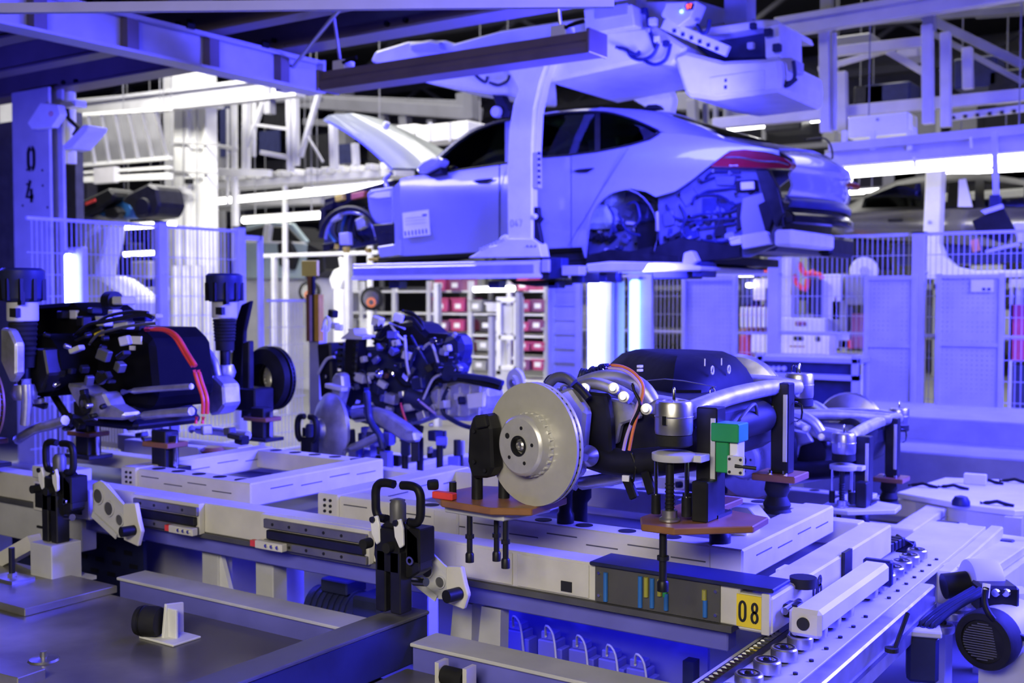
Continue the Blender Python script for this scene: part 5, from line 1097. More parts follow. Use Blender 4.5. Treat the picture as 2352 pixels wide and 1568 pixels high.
rl = MB().box(a.x, 8.24, zc-.075, b.x, 8.42, zc+.08).build('sill_rail', WHITE, cr, bevel=.008)
MB().box(a.x+.01, 8.232, zc-.035, b.x-.06, 8.242, zc+.045).build('rail_inset', mat('clear_rail_cover', (.40,.40,.45), .25, .3, .1, 5), rl, bevel=.003)
MB().box(a.x, 8.225, zc-.075, b.x+.02, 8.245, zc-.05).build('rail_lip', WHITE, rl)
for x0, x1, y0, y1, m in ((1240,1262,590,642,BSTEEL),(1243,1260,596,625,BEAMP),(1262,1290,592,640,NAVY),(1290,1330,610,632,BEAMP)):
    q = MB(); pbox(q, x0, y0, x1, y1, 8.22 if m is BEAMP else 8.25, .12); q.build('rail_end', m, cr, bevel=.005)
q = MB(); ppoly(q, [(1170,645),(1275,642),(1275,655),(1230,658),(1180,652)], 8.3, .3); q.build('rail_underside', BSTEEL, cr)
for x in (905, 1133, 1270): q = MB(); pbox(q, x-12, 645, x+12, 662, 8.3, .12); q.build('under_lug', NAVY, cr, bevel=.005)
# rear support platform below the car
q = MB(); ppoly(q, [(1345,606),(1400,600),(1560,603),(1610,612),(1608,622),(1350,625)], 8.35, 1.4); q.build('rear_support', LGREY, cr, bevel=.01)
for x0, x1, y0, y1 in ((1375,1392,622,648),(1500,1580,606,640),(1590,1612,600,636),(1310,1340,625,650)):
    q = MB(); pbox(q, x0, y0, x1, y1, 8.4, .3); q.build('support_drive', NAVY, cr, bevel=.008)
q = MB(); ppoly(q, [(1570,580),(1588,575),(1600,600),(1580,620),(1565,615)], 8.36, .1); q.build('support_hook', BEAMP, cr, bevel=.01)
# upper structure
q = MB(); ppoly(q, [(850,140),(860,118),(935,95),(1020,92),(1040,100),(1150,70),(1340,40),(1340,95),(1262,125),(1160,145),(1165,215),(1125,215),(980,190)], 8.6, .9); q.build('upper_beam_front', WHITE, cr, bevel=.02)
q = MB(); ppoly(q, [(1250,120),(1390,72),(1500,58),(1580,110),(1545,150),(1480,140),(1260,188),(1245,180)], 8.35, 1.3); q.build('upper_beam', WHITE, cr, bevel=.03)
q = MB(); ppoly(q, [(1340,20),(1450,8),(1458,60),(1345,80)], 8.25, .3); q.build('upper_frame', WHITE, cr, bevel=.012)
q = MB(); pbox(q, 1368, 14, 1440, 38, 8.235, .02); q.build('frame_window', BEAMP, cr)
q = MB(); ppoly(q, [(1385,190),(1520,145),(1545,225),(1540,262),(1490,250)], 9.9, .12); q.build('rear_arm', WHITE, cr, bevel=.012)
q = MB(); MB().tube([onY(1482+14*math.cos(math.radians(d)), 200+16*math.sin(math.radians(d)), 9.89) for d in range(-60, 80, 20)], .010, 6, 2).build('arm_emblem', INK, cr)
for k in range(4): q = MB(); ppoly(q, [(1432+k*9,176+k*4),(1438+k*9,178+k*4),(1437+k*9,190+k*4),(1431+k*9,188+k*4)], 9.895, .004); q.build('arm_lettering', GREY, cr)
q = MB(); ppoly(q, [(1545,128),(1575,118),(1660,140),(1690,138),(1755,135),(1790,130),(1795,170),(1792,210),(1640,230),(1575,220),(1560,175)], 8.3, 1.0); q.build('drive_box', WHITE, cr, bevel=.03)
q = MB(); ppoly(q, [(1630,178),(1755,160),(1755,205),(1632,218)], 8.285, .02); q.build('access_panel', WHITE, cr, bevel=.003)
q = MB(); pbox(q, 1664, 181, 1669, 188, 8.28, .01); q.build('panel_lock', INK, cr); q = MB(); pbox(q, 1663, 196, 1669, 204, 8.28, .01); q.build('panel_lock', INK, cr)
q = MB(); ppoly(q, [(1585,68),(1755,45),(1785,48),(1790,130),(1755,135),(1640,140),(1600,110)], 8.65, .5); q.build('motor_bay', NAVY, cr, bevel=.02)
q = MB(); ppoly(q, [(1570,72),(1745,45),(1785,45),(1792,62),(1740,64),(1580,90)], 8.45, .8); q.build('bay_roof', WHITE, cr, bevel=.01)
q = MB(); ppoly(q, [(1755,60),(1790,52),(1793,132),(1758,135)], 8.4, .5); q.build('bay_side', WHITE, cr, bevel=.01)
q = MB(); ppoly(q, [(1440,5),(1600,0),(1740,45),(1560,65),(1480,60)], 8.9, .6); q.build('upper_gusset', WHITE, cr, bevel=.01)
br = MB(); br.beam(onY(1525, 55, 8.3), onY(1672, 118, 8.3), .05, .085); br = br.build('slotted_arm', WHITE, cr, bevel=.004)
for k in range(6): p = onY(1549+k*19.5, 71+k*8.2, 8.27); MB().cbox(p, (.028,.014,.028)).build('slot', NAVY, br)
q = MB(); ppoly(q, [(1518,35),(1530,5),(1600,2),(1585,40),(1556,62)], 8.2, .2); ct = q.build('control_unit', WHITE, cr, bevel=.008)
q = MB(); ppoly(q, [(1573,14),(1580,7),(1594,9),(1590,22),(1576,24)], 8.19, .02); q.build('display', INK, ct)
RD = mat('red_led_display', (.9, .05, .03), .4, 0, 0, 3, emit=3, ecol=(1, .10, .07))
text(MB(), '97', onY(1576.5, 21, 8.187), (1,0,.1), (0,0,1), .034, (0,-1,0), .2, .72, .001).build('display_digits', RD, ct)
p = onY(1565, 26, 8.19); MB().ball(p, .014, 8).build('status_lamp', TUBEC, ct, smooth=60)
for pts, y in (([(1415,108),(1440,115),(1450,130),(1475,137),(1500,125),(1512,100)], 8.28), ([(1445,118),(1460,125),(1470,118)], 8.27), ([(1480,140),(1505,148),(1530,135),(1540,100)], 8.28), ([(1086,165),(1100,180),(1115,188),(1120,175)], 8.5), ([(1125,190),(1145,195),(1165,185),(1170,172)], 8.5), ([(1600,55),(1612,75),(1625,70),(1630,45)], 8.25), ([(1485,20),(1490,60),(1500,95),(1505,110)], 8.3), ([(1780,170),(1790,185),(1810,190),(1825,178),(1822,140)], 8.4), ([(1785,180),(1805,198),(1830,180)], 8.38)):
    MB().tube(pl(pts, y), .016, 7, 4).build('cable', NAVY, cr, smooth=60)
for x, y, s in ((1480,25,.05),(1500,50,.06),(1510,90,.05),(1490,70,.04),(1530,100,.05),(1730,60,.05),(1725,105,.05),(1765,75,.06),(1785,110,.06)):
    MB().cbox(onY(x, y, 8.3), (s, s, s)).build('fitting', random.choice([WHITE, NAVY, BEAMP]), cr, bevel=.006)
q = MB(); ppoly(q, [(1775,130),(1822,132),(1822,160),(1790,170)], 8.45, .25); q.build('tail_bracket', BEAMP, cr, bevel=.01)
for x, y in ((1335,200),): pass
q = MB(); ppoly(q, [(1128,212),(1148,208),(1172,255),(1168,272),(1150,268)], 8.7, .1); q.build('hold_down_arm', BLACK, cr, bevel=.006)
p = onY(1137, 256, 8.66); MB().lathe([(.05,0),(.055,.02),(.055,.06),(.05,.08)], p, (0,1,0), 20).build('hold_down_roller', WHITE, cr, smooth=40)
q = MB(); ppoly(q, [(935,98),(985,90),(1012,95),(1018,120),(940,118)], 8.55, .2); q.build('motor_cover', TBLUE if False else BEAMP, cr, bevel=.03)
MB().beam(onY(700, -60, 8.9), onY(1900, -60, 8.9), .25, .3).build('overhead_rail', LGREY, cr)
for x in (1000, 1450, 1700): MB().beam(onY(x, -62, 8.9), onY(x, 60, 8.9), .2, .2).build('rail_hanger', LGREY, cr)
# ================================================================ safety fence
FN = mat('fence_steel', (.50, .50, .54), .45, .1, .06, 5)
def fence_panel(label, p, q, z0, z1, dx=.05, zmid=None, group='mesh fence panels'):
    p, q = V(p), V(q); t = thing('mesh_fence', label, 'fence', ((p.x+q.x)/2, (p.y+q.y)/2, z0), group)
    d = (q-p); L = d.length; d = d.normalized()
    MB().beam(p+V((0,0,z1)), q+V((0,0,z1)), .03, .03).build('top_rail', FN, t); MB().beam(p+V((0,0,z0)), q+V((0,0,z0)), .03, .03).build('bottom_rail', FN, t)
    if zmid: MB().beam(p+V((0,0,zmid)), q+V((0,0,zmid)), .025, .025).build('mid_rail', FN, t)
    m = MB(); n = int(L/dx)
    for i in range(1, n): a = p+d*(L*i/n); m.beam(a+V((0,0,z0)), a+V((0,0,z1)), .0065, .0065)
    for k in range(int((z1-z0)/.2)): m.beam(p+V((0,0,z0+.2*k)), q+V((0,0,z0+.2*k)), .0065, .0065)
    m.build('wire_mesh', FN, t, kind='stuff'); return t
def fence_post(label, p, h, w=.09):
    t = thing('fence_post', label, 'post', (p[0], p[1], 0), 'fence posts')
    MB().box(p[0]-w/2, p[1]-w/2, 0, p[0]+w/2, p[1]+w/2, h).build('post', FN, t, bevel=.006)
    MB().box(p[0]-w/2-.005, p[1]-w/2-.005, h, p[0]+w/2+.005, p[1]+w/2+.005, h+.012).build('cap', BSTEEL, t)
    MB().box(p[0]-w, p[1]-w, 0, p[0]+w, p[1]+w, .015).build('foot', FN, t)
    for s in (-.2, .2): MB().cyl((p[0]+w/2, p[1]+s*w, 1.98), (p[0]+w/2+.015, p[1]+s*w, 1.98), .014, n=8).build('bolt', LGREY, t)
XL = -9.3
Ya, Yb, Yc_, Yd = onX(130, 600, XL).y, onX(370, 600, XL).y, onX(550, 600, XL).y, onX(597, 600, XL).y
fence_post('fence post left of the white column at the robot', (XL, Yb), 2.5, .10)
fence_post('fence post right behind the far air strut', (XL, Yc_), 2.5, .10)
fence_panel('fence panel with wire mesh in front of the white robot', (XL, Ya-.3, 0), (XL, Yb-.05, 0), .15, 2.46)
fence_panel('fence panel with wire mesh in front of the white P5 column', (XL, Yb+.05, 0), (XL, Yc_-.05, 0), .15, 2.46)
t = thing('gate_frame', 'narrow open gate frame beside the fence post behind the air strut', 'gate', (XL, Yd-.1, 0))
MB().box(XL-.025, Yd-.02, 0, XL+.025, Yd+.03, 2.42).build('upright', FN, t); MB().box(XL-.025, Yc_+.05, 2.37, XL+.025, Yd, 2.42).build('lintel', FN, t)
fence_panel('low mesh fence panel left of the yellow sign post', (XL+.1, Yd, 0), (XL+.1, onX(700, 690, XL+.1).y, 0), .0, 1.70, .05)
YR = 11.2
R0, R1, R2, R3 = [onY(x, 600, YR).x for x in (1560, 1780, 2112, 2420)]
zr = onY(2112, 538, YR).z
fence_post('fence post below the crash box of the hanging car', (R1, YR), onY(1780, 566, YR).z, .12); fence_post('tall fence post between the two perforated doors', (R2, YR), zr+.01, .12)
fence_panel('mesh fence panel between the hanging car tail and the perforated doors', (R1+.05, YR, 0), (R2-.05, YR, 0), .15, zr, .05, onY(1950, 765, YR).z)
fence_panel('mesh fence panel at right edge before the black car', (R2+.05, YR, 0), (R3, YR, 0), .15, zr, .05, onY(2250, 772, YR).z)
fence_panel('mesh fence panel behind the black motor cover', (R0-1.8, YR, 0), (R1-.05, YR, 0), .15, onY(1600, 632, YR).z, .05, onY(1650, 763, YR).z)
for x, lb in ((1130, 'left'), (1192, 'middle'), (1262, 'right')):
    p = onY(x, 700, YR); fence_post('%s slim fence post right of the yellow-topped engine' % lb if False else '%s slim blue post between engine and light column' % lb, (p.x, YR), {1130: onY(x, 725, YR).z, 1192: onY(x, 670, YR).z, 1262: onY(x, 655, YR).z}[x], .07)
# perforated doors
PERF = perf_mat('perforated_sheet', (.50, .50, .54), .045)
def perf_door(label, x0, y0, x1, y1, Y, legs=True):
    a, b = onY(x0, y0, Y), onY(x1, y0, Y); z0 = onY((x0+x1)/2, y1, Y).z; z1 = onY((x0+x1)/2, y0, Y).z
    t = thing('perforated_door', label, 'door panel', ((a.x+b.x)/2, Y, 0), 'perforated doors')
    MB().box(a.x+.03, Y+.01, z0+.03, b.x-.03, Y+.016, z1-.03).build('sheet', PERF, t)
    for xx in (a.x, b.x-.045): MB().box(xx, Y-.02, 0, xx+.045, Y+.03, z1).build('upright', FN, t, bevel=.004)
    for zz in (z0, (z0+z1)/2, z1-.045): MB().box(a.x+.045, Y-.015, zz, b.x-.045, Y+.0, zz+.035).build('rail', FN, t)
    for xx in (a.x+.02, b.x-.02): MB().box(xx-.02, Y-.25, 0, xx+.02, Y+.05, .05).build('foot', FN, t)
    return t
perf_door('perforated blue door left of the tall fence post', 1986, 632, 2106, 962, 11.05)
d2 = perf_door('perforated blue door with white notice right of the tall post', 2152, 628, 2308, 962, 11.05)
q = MB(); pbox(q, 2230, 642, 2282, 670, 11.03, .006); q.build('notice', WHITE, d2)
q = MB(); pbox(q, 2256, 661, 2263, 667, 11.025, .004); q.build('notice_print', INK, d2); q = MB(); pbox(q, 2268, 661, 2275, 667, 11.025, .004); q.build('notice_print', INK, d2)
perf_door('wide mesh door behind the black motor cover', 1568, 634, 1692, 1000, 11.05)
# bench frame with dark sheet
t = thing('work_bench', 'low blue bench frame with dark side sheet behind far guide post', 'bench', onY(1860, 990, 10.6))
a, b = onY(1740, 815, 10.6), onY(1972, 815, 10.6); z = lambda y: onY(1860, y, 10.6).z
MB().box(a.x, 10.58, z(832), b.x, 11.0, z(820)).build('top', FN, t, bevel=.005)
MB().box(a.x, 10.62, z(858), b.x, 10.66, z(832)).build('drawer_strip', NAVY, t); MB().box(a.x, 10.58, z(870), b.x, 10.7, z(858)).build('mid_rail', FN, t)
for k in range(5): p = onY(1752+k*12, 846, 10.6); MB().cyl(p, p+V((0,.02,0)), .025, n=8).build('switch', LGREY, t)
MB().box(a.x+.02, 10.66, z(945), b.x-.02, 10.68, z(870)).build('side_sheet', NAVY, t)
MB().box(a.x, 10.6, z(940), b.x, 10.66, z(932)).build('low_rail', FN, t)
for xx in (a.x, b.x-.06): MB().box(xx, 10.58, 0, xx+.06, 10.66, z(815)).build('leg', FN, t)
# low blue platform behind the second axle
t = thing('lift_platform', 'long low blue platform steps behind the second rear axle', 'platform', (-.6, 9.2, 0))
p0, p1 = onZ(1850, 1040, .72), onZ(2400, 1060, .72)
MB().box(-2.9, 9.0, .0, 2.5, 10.2, .80).build('upper_step', GREY, t, bevel=.01); MB().box(-2.9, 8.3, .0, 2.5, 9.0, .62).build('lower_step', GREY, t, bevel=.01)
# ---------------------------------------------------------------- light columns
def light_column(label, x, y0, y1, Y, w, m, r=.035):
    a, b = onY(x, y1, Y), onY(x, y0, Y); zz = max(0, min(a.z, .55))
    t = thing('light_column', label, 'lamp', (a.x, Y, 0), 'upright light tubes')
    MB().box(a.x-w/2-.05, Y+.04, 0, a.x+w/2+.12, Y+.10, b.z+.06).build('back_profile', FN, t, bevel=.006)
    MB().lathe([(w/2, 0), (w/2, b.z-a.z-.02), (w/4, b.z-a.z)], (a.x, Y, a.z), (0,0,1), 16).build('tube', m, t, smooth=40)
    for zz in (a.z-.03, b.z): MB().box(a.x-w/2-.01, Y-.03, zz, a.x+w/2+.01, Y+.04, zz+.03).build('holder', LGREY, t)
    return t
light_column('glowing upright tube beside the 04 column', 160, 582, 780, 6.35, .07, TUBEB)
light_column('brightest upright light tube below the hanging car', 1364, 646, 900, 9.6, .11, TUBEB)
light_column('cyan upright light tube right of the brightest one', 1457, 642, 900, 9.9, .10, TUBEC)
t = thing('control_column', 'blue control column with socket plate between two light tubes', 'column', onY(1398, 900, 9.75))
a, b = onY(1385, 645, 9.75), onY(1418, 900, 9.75); MB().box(a.x, 9.75, 0, b.x, 9.9, a.z).build('body', FN, t, bevel=.006)
q = MB(); pbox(q, 1381, 775, 1396, 797, 9.735, .02); q.build('socket', WHITE, t); q = MB(); pbox(q, 1385, 780, 1391, 792, 9.73, .01); q.build('socket_mark', INK, t)
t = thing('ladder_frame', 'blue ladder-like frame left of the brightest light tube', 'frame', onY(1300, 900, 10))
a, b = onY(1268, 640, 10), onY(1330, 640, 10)
for xx in (a.x, b.x): MB().box(xx-.03, 9.97, 0, xx+.03, 10.03, a.z).build('upright', FN, t)
for k in range(13): MB().box(a.x, 9.985, .15+k*.15, b.x, 10.015, .17+k*.15).build('rung', FN, t)
MB().box(a.x, 10.02, .1, b.x, 10.03, a.z-.05).build('backing_sheet', FN, t)
# ---------------------------------------------------------------- yellow sign post
yp = onY(712, 780, 6.9)
t = thing('sign_post', 'yellow square sign on a striped orange post', 'sign', (yp.x, 6.9, 0))
q = MB(); pbox(q, 692, 598, 728, 634, 6.86, .03); q.build('sign_plate', mat('yellow_sign', (.95,.80,.12), .5, 0, .04, 8), t, bevel=.004)
q = MB(); pbox(q, 706, 634, 715, 678, 6.9, .03); q.build('stem', AMBER, t); q = MB(); pbox(q, 715, 634, 719, 678, 6.9, .03); q.build('stem', BLACK, t)
for x0, x1, m in ((703,711,AMBER),(711,717,VIOC),(717,722,BLACK),(722,732,mat('amber_strip',(.75,.42,.03),.5,0,.08,9))):
    q = MB(); pbox(q, x0, 676, x1, 784, 6.9, .06); q.build('stripe', m, t)
MB().box(yp.x-.07, 6.96, 0, yp.x+.05, 7.05, 1.5).build('post', FN, t)
# ================================================================ conveyors and machines at lower right
t = thing('gear_motor', 'big geared motor with round black fan grille at lower right', 'motor', (-.55, 3.35, .45))
c = onD(2278, 1462, 3.75); ax = V((-.25,-.95,-.05)).normalized()
MB().lathe([(.095,-.02),(.10,0),(.10,.055),(.095,.066),(.074,.068),(.072,.058)], c, ax, 36).build('fan_cover', RUBBER, t, smooth=35)
gr = MB()
for k in range(-7, 8):
    h = math.sqrt(max(0, .062**2-(k*.0085)**2)); gr.beam(c+ax*.066+V((-h,0,k*.0085)), c+ax*.066+V((h,0,k*.0085)), .004, .004)
gr.build('fan_grille', DGREY, t, kind='stuff')
MB().lathe([(.085,0),(.095,.02),(.09,.18),(.075,.24)], c, -ax, 28).build('stator', LGREY, t, smooth=40)
q = onD(2285, 1370, 3.85); MB().cbox(q, (.13,.11,.10), .5).build('terminal_box', BSTEEL, t, bevel=.01)
for dx in (-.01, .03): p = onD(2295+dx*600, 1360, 3.76); MB().cyl(p, p+ax*.012, .013, n=12).build('cable_gland', CHROME, t)
MB().tube([onD(2265,1350,3.72), onD(2262,1385,3.70), onD(2280,1420,3.68), onD(2320,1450,3.68), onD(2365,1470,3.7)], .011, 8, 4).build('power_cable', BLACK, t, smooth=60)
MB().cyl(onD(2266,1340,3.73), onD(2263,1372,3.72), .013, n=10).build('cable_sleeve', WHITE, t, smooth=40)
pc = onD(2222, 1340, 3.95); MB().lathe([(.085,0),(.088,.01),(.088,.09),(.085,.10)], pc, (.82,.55,0), 36).build('drive_pulley', LGREY, t, smooth=35)
MB().cyl(pc+V((-.07,-.045,-.01)), pc, .045, n=24).build('coupling', BLACK, t, smooth=40)
q = onD(2320, 1395, 3.95); MB().cbox(q, (.14,.14,.13), .45).build('gear_case', LGREY, t, bevel=.015)
MB().box(c.x-.05, c.y+.05, .0, c.x+.12, c.y+.25, c.z-.05).build('pedestal', LGREY, t)
t = thing('cable_carrier_box', 'dark hooded cable box below the roller track at lower right', 'box', onD(2120, 1568, 3.7))
q = onD(2118, 1505, 3.7); MB().cbox(q, (.10,.09,.16), .3).build('hood', NAVY, t, bevel=.012); MB().cbox(q+V((0,0,.085)), (.115,.10,.02), .3).build('lid', LGREY, t, bevel=.004)
for k in range(3): MB().tube([q+V((-.02+k*.02,0,.09)), q+V((.03+k*.02,.08,.14)), q+V((.12+k*.02,.2,.20))], .010, 7, 3).build('hose', NAVY, t, smooth=60)
for k, (x, y) in enumerate(((2165,1450),(2185,1420),(2205,1395))):
    p = onD(x, y, 4.1); t = thing('idler_wheel', '%s blue idler wheel behind the hooded cable box' % ('lowest', 'middle', 'highest')[k], 'wheel', p, 'idler wheels')
    MB().lathe([(.04,0),(.042,.005),(.042,.025),(.03,.03)], p, (0,0,1), 24).build('rim', STEEL, t, smooth=35); MB().lathe([(.014,.0),(.014,.04)], p, (0,0,1), 12).build('hub', BSTEEL, t)
MB().cyl(onD(2085, 1408, 3.3), onD(2055, 1490, 3.25), .007, n=8).build('stop_rod', BSTEEL, rk); MB().lathe([(.020,0),(.020,.012)], onD(2048, 1496, 3.25), (0,0,1), 16).build('stop_foot', RUBBER, rk)
# cross conveyor with round bar, small table, boxes
t = thing('cross_conveyor', 'pale cross conveyor with round bar at right edge', 'conveyor', (.0, 4.9, 0))
a, b = onD(2186, 1228, 5.0), onD(2420, 1258, 4.9)
MB().cyl(a, b, .032, n=18).build('round_bar', LGREY, t, smooth=40)
MB().beam(a+V((0,.1,-.10)), b+V((0,.1,-.10)), .05, .14).build('side_plate', LGREY, t)
MB().box(a.x-.08, a.y-.03, a.z-.05, a.x+.02, a.y+.07, a.z+.05).build('end_block', BSTEEL, t, bevel=.006); MB().box(a.x+.02, a.y-.05, a.z-.14, a.x+.06, a.y+.05, a.z+.05).build('end_plate', LGREY, t, bevel=.004)
c_, d_ = onD(2205, 1315, 4.2), onD(2318, 1245, 5.0)
MB().beam(c_, d_, .20, .04).build('side_beam', LGREY, t, bevel=.004); MB().cbox(onD(2312, 1252, 4.9), (.06,.06,.05)).build('sensor', BSTEEL, t, bevel=.006)
MB().beam(c_+V((.1,0,-.15)), d_+V((.1,0,-.15)), .05, .25).build('beam_web', LGREY, t)
for p in (a+V((.3,.1,-.17)), b+V((-.3,.1,-.17))): MB().box(p.x-.04, p.y-.04, 0, p.x+.04, p.y+.04, p.z).build('leg', LGREY, t)
t = thing('equipment_table', 'broad pale table plate with dark clips at far right', 'table', onD(2200, 1120, 6.2))
zt = onD(2200, 1120, 6.2).z
q0 = [onZ(2060, 1130, zt), onZ(2170, 1096, zt), onZ(2440, 1105, zt), onZ(2440, 1168, zt), onZ(2330, 1172, zt), onZ(2215, 1158, zt)]
MB().prism(q0, (0,0,-.03)).build('table_top', WHITE, t, bevel=.004)
q1 = [p*1.0+V((0,0,-.03)) for p in q0]; cx = sum((p for p in q1), V())/len(q1)
MB().prism([cx+(p-cx)*.93 for p in q1], (0,0,-.26)).build('cabinet', LGREY, t)
p = onZ(2275, 1182, zt-.06); MB().cbox(p+V((.02,-.04,0)), (.10,.02,.05), .1).build('recess_handle', NAVY, t, bevel=.006)
for k, (x, y) in enumerate(((2190,1122),(2290,1160),(2270,1110),(2330,1108),(2120,1118))):
    p = onZ(x, y, zt); MB().tube([p+V((-.08,0,.004)), p+V((-.03,0,.012)), p+V((0,0,.02)), p+V((.03,0,.012)), p+V((.08,0,.004))], .010, 6, 2).build('hook_clip', BSTEEL, t, smooth=60)
p = onZ(2207, 1160, zt); MB().lathe([(.045,0),(.045,.02),(.03,.045),(.01,.05)], p, (0,0,1), 16).build('stop_button', NAVY, t, smooth=40)
MB().cbox(onZ(2240, 1112, zt)+V((0,0,.03)), (.12,.05,.06), .1).build('white_block', WHITE, t, bevel=.004)
for p in q0[2:5:2]: MB().box(p.x-.04, p.y-.04, 0, p.x+.04, p.y+.04, zt-.03).build('leg', LGREY, t)
MB().box(cx.x-.3, cx.y-.2, 0, cx.x+.2, cx.y+.2, zt-.28).build('pedestal', LGREY, t)
t = thing('cable_chain', 'black corrugated cable chain curving beside the second frame', 'cable chain', onD(1960, 1330, 4.1))
pts = [onD(1905,1345,3.9), onD(1960,1295,4.1), onD(2020,1262,4.3), onD(2065,1240,4.45), onD(2085,1252,4.45), onD(2075,1275,4.4)]
for i in range(26):
    f = i/26*4.99; k = int(f); g_ = f-k; p = pts[k].lerp(pts[k+1], g_); dd = (pts[k+1]-pts[k]).normalized()
    MB().beam(p-dd*.014, p+dd*.014, .06, .035).build('link', BLACK, t, bevel=.003)
# ================================================================ hall behind the cell
def th(px, x, y, Y): return px*(onY(x, y, Y)-CAM).dot(fw)/FPX
def bars(t, rows, Y, m, name='beam', dep=None):
    for r in rows:
        x0, y0, x1, y1, w_ = r[:5]; Yp = Y+(r[5] if len(r) > 5 else 0); w = th(w_, (x0+x1)/2, (y0+y1)/2, Yp)
        vert = abs(y1-y0) > abs(x1-x0)
        MB().beam(onY(x0, y0, Yp), onY(x1, y1, Yp), w if vert else (dep or w), (dep or w) if vert else w, (0,1,0) if vert else (0,0,1)).build('post' if vert else name, m, t, bevel=.006)
def steel(name, label, cat, x, y, Y): return thing(name, label, cat, (onY(x, y, Y).x, Y, 0))
HW = mat('white_hall_steel', (.72, .72, .70), .5, 0, .06, 3); HD = mat('dark_hall_steel', (.10, .10, .12), .6, 0, .1, 3); HG = mat('grey_hall_steel', (.20, .20, .22), .55, 0, .1, 3); HL = mat('pale_grey_hall_steel', (.50, .50, .52), .5, 0, .08, 3)
# white P5 column and beam over it
Yp = 12.0
t = steel('white_column', 'tall white hall column marked P5 wrapped with grey cables', 'column', 447, 620, Yp)
a, b = onY(400, 400, Yp), onY(474, 400, Yp); mid = onY(432, 400, Yp)
MB().box(a.x, Yp, 0, mid.x, Yp+.24, 6.2).build('left_flange', HW, t, bevel=.01); MB().box(mid.x, Yp+.08, 0, b.x-.02, Yp+.2, 6.2).build('web', HW, t); MB().box(b.x-.07, Yp, 0, b.x, Yp+.24, 6.2).build('right_flange', HW, t, bevel=.01)
q = MB(); pbox(q, 392, 232, 482, 250, Yp-.02, .3); q.build('head_plate', HW, t, bevel=.01)
for y in (328, 394): MB().beam(onY(390, y, Yp-.04), onY(500, y+4, Yp-.04), .03, .03).build('strap', GREY, t)
for x in (452, 421): MB().cyl(onY(x, 250, Yp-.03), onY(x, 640, Yp-.03), .015, n=6).build('cable', GREY, t)
text(MB(), 'P', onY(458, 556, Yp+.1), (1,0,0), (0,0,1), .13, (0,-1,0), .16).build('stencil_letter', GREY, t); text(MB(), '5', onY(458, 582, Yp+.1), (1,0,0), (0,0,1), .13, (0,-1,0), .16).build('stencil_digit', GREY, t)
q = MB(); ppoly(q, [(400,425),(420,432),(428,445),(408,440)], Yp-.15, .15); q.build('sensor_box', LGREY, t)
q = MB(); pbox(q, 424, 410, 433, 422, Yp-.1, .1); q.build('sensor_box', BLACK, t)
for x in (408, 430, 452, 480): MB().cyl(onY(x, 610, Yp-.1), onY(x, 990, Yp-.1), .09, n=10).build('floor_pipe', LGREY, t, smooth=40)
t = steel('white_crane_beam', 'broad white beam resting on the P5 column head', 'beam', 300, 260, 11.6)
MB().ibeam(onY(120, 262, 11.6), onY(690, 196, 11.6), .20, th(46, 400, 230, 11.6), .05).build('beam', HL, t); MB().beam(onY(120, 240, 11.9), onY(520, 206, 11.9), .1, .1).build('pipe', HW, t)
for x in (160, 620): MB().beam(onY(x, 262, 11.6), onY(x, 262, 11.6)+V((0,0,2.8)), .12, .12).build('hanger', HG, t)
# slanted white slat guard
t = steel('slat_guard', 'slanted white slat guard hanging left of the P5 column', 'guard', 260, 380, 10.6)
Yg = 10.6
for k in range(8): MB().beam(onY(140+k*31, 272-k*2.2, Yg), onY(152+k*33, 386-k*3.6, Yg+.5), .05, .05, (0,1,0)).build('slat', HW, t)
for y0, y1, w in ((268, 250, 7), (384, 362, 8), (400, 384, 6), (415, 404, 14)): MB().beam(onY(130, y0, Yg+(.5 if y0 > 300 else 0)), onY(392, y1, Yg+(.5 if y0 > 300 else 0)), .08, th(w, 260, y0, Yg)).build('rail', HW, t)
q = MB(); ppoly(q, [(140,275),(350,255),(388,362),(150,384)], Yg+.56, .03); q.build('backing', HG, t)
q = MB(); pbox(q, 215, 384, 262, 420, Yg+.4, .1); q.build('bracket', BEAMP, t)
# steel frame between column and hood
t = steel('steel_trestle', 'grey steel trestle with slanted struts between P5 column and open hood', 'frame', 600, 420, 13.0)
bars(t, [(538,225,540,600,12),(567,225,565,400,16),(585,225,583,360,8),(665,215,668,395,14),(678,215,680,380,14),(765,270,768,390,16),(815,330,818,380,14),(612,214,565,345,11),(735,205,690,360,11),(705,310,742,372,5),(523,250,523,470,6),(500,335,545,342,8),(590,287,665,297,7),(600,350,665,362,10),(500,395,620,398,16)], 13.0, HL)
bars(t, [(540,235,740,228,10,3),(690,235,1100,262,28,4),(720,225,1100,240,14,5),(880,262,888,330,18,4),(930,265,935,330,22,4),(990,275,995,320,16,4),(1080,190,1082,275,26,3),(860,240,1100,280,10,4.5),(700,280,1000,300,14,5),(1060,215,1064,290,20,4)], 13.0, HD)
t = steel('white_duct', 'long white duct box behind the windscreen of the hanging car', 'duct', 1000, 320, 14.5)
q = MB(); pbox(q, 955, 283, 1075, 322, 14.5, .5); q.build('duct', HW, t, bevel=.01); q = MB(); pbox(q, 850, 290, 955, 312, 14.6, .4); q.build('duct', HW, t, bevel=.01)
for x in (985, 1030): q = MB(); pbox(q, x, 281, x+5, 324, 14.48, .04); q.build('flange', HL, t)
t = steel('robot_cell_screen', 'dark glazed screens behind the steel frame left of the hood', 'screen', 630, 390, 16)
for x0, y0, x1, y1, m in ((505,235,530,360,NAVY),(595,300,640,352,NAVY),(605,235,660,290,BSTEEL),(690,310,760,395,BSTEEL),(775,330,812,375,NAVY),(845,320,930,385,BSTEEL)):
    q = MB(); pbox(q, x0, y0, x1, y1, 16, .05); q.build('screen', m, t)
MB().box(onY(500,400,16.1).x, 16.1, 0, onY(510,400,16.1).x, 16.2, 5).build('mount', HG, t)
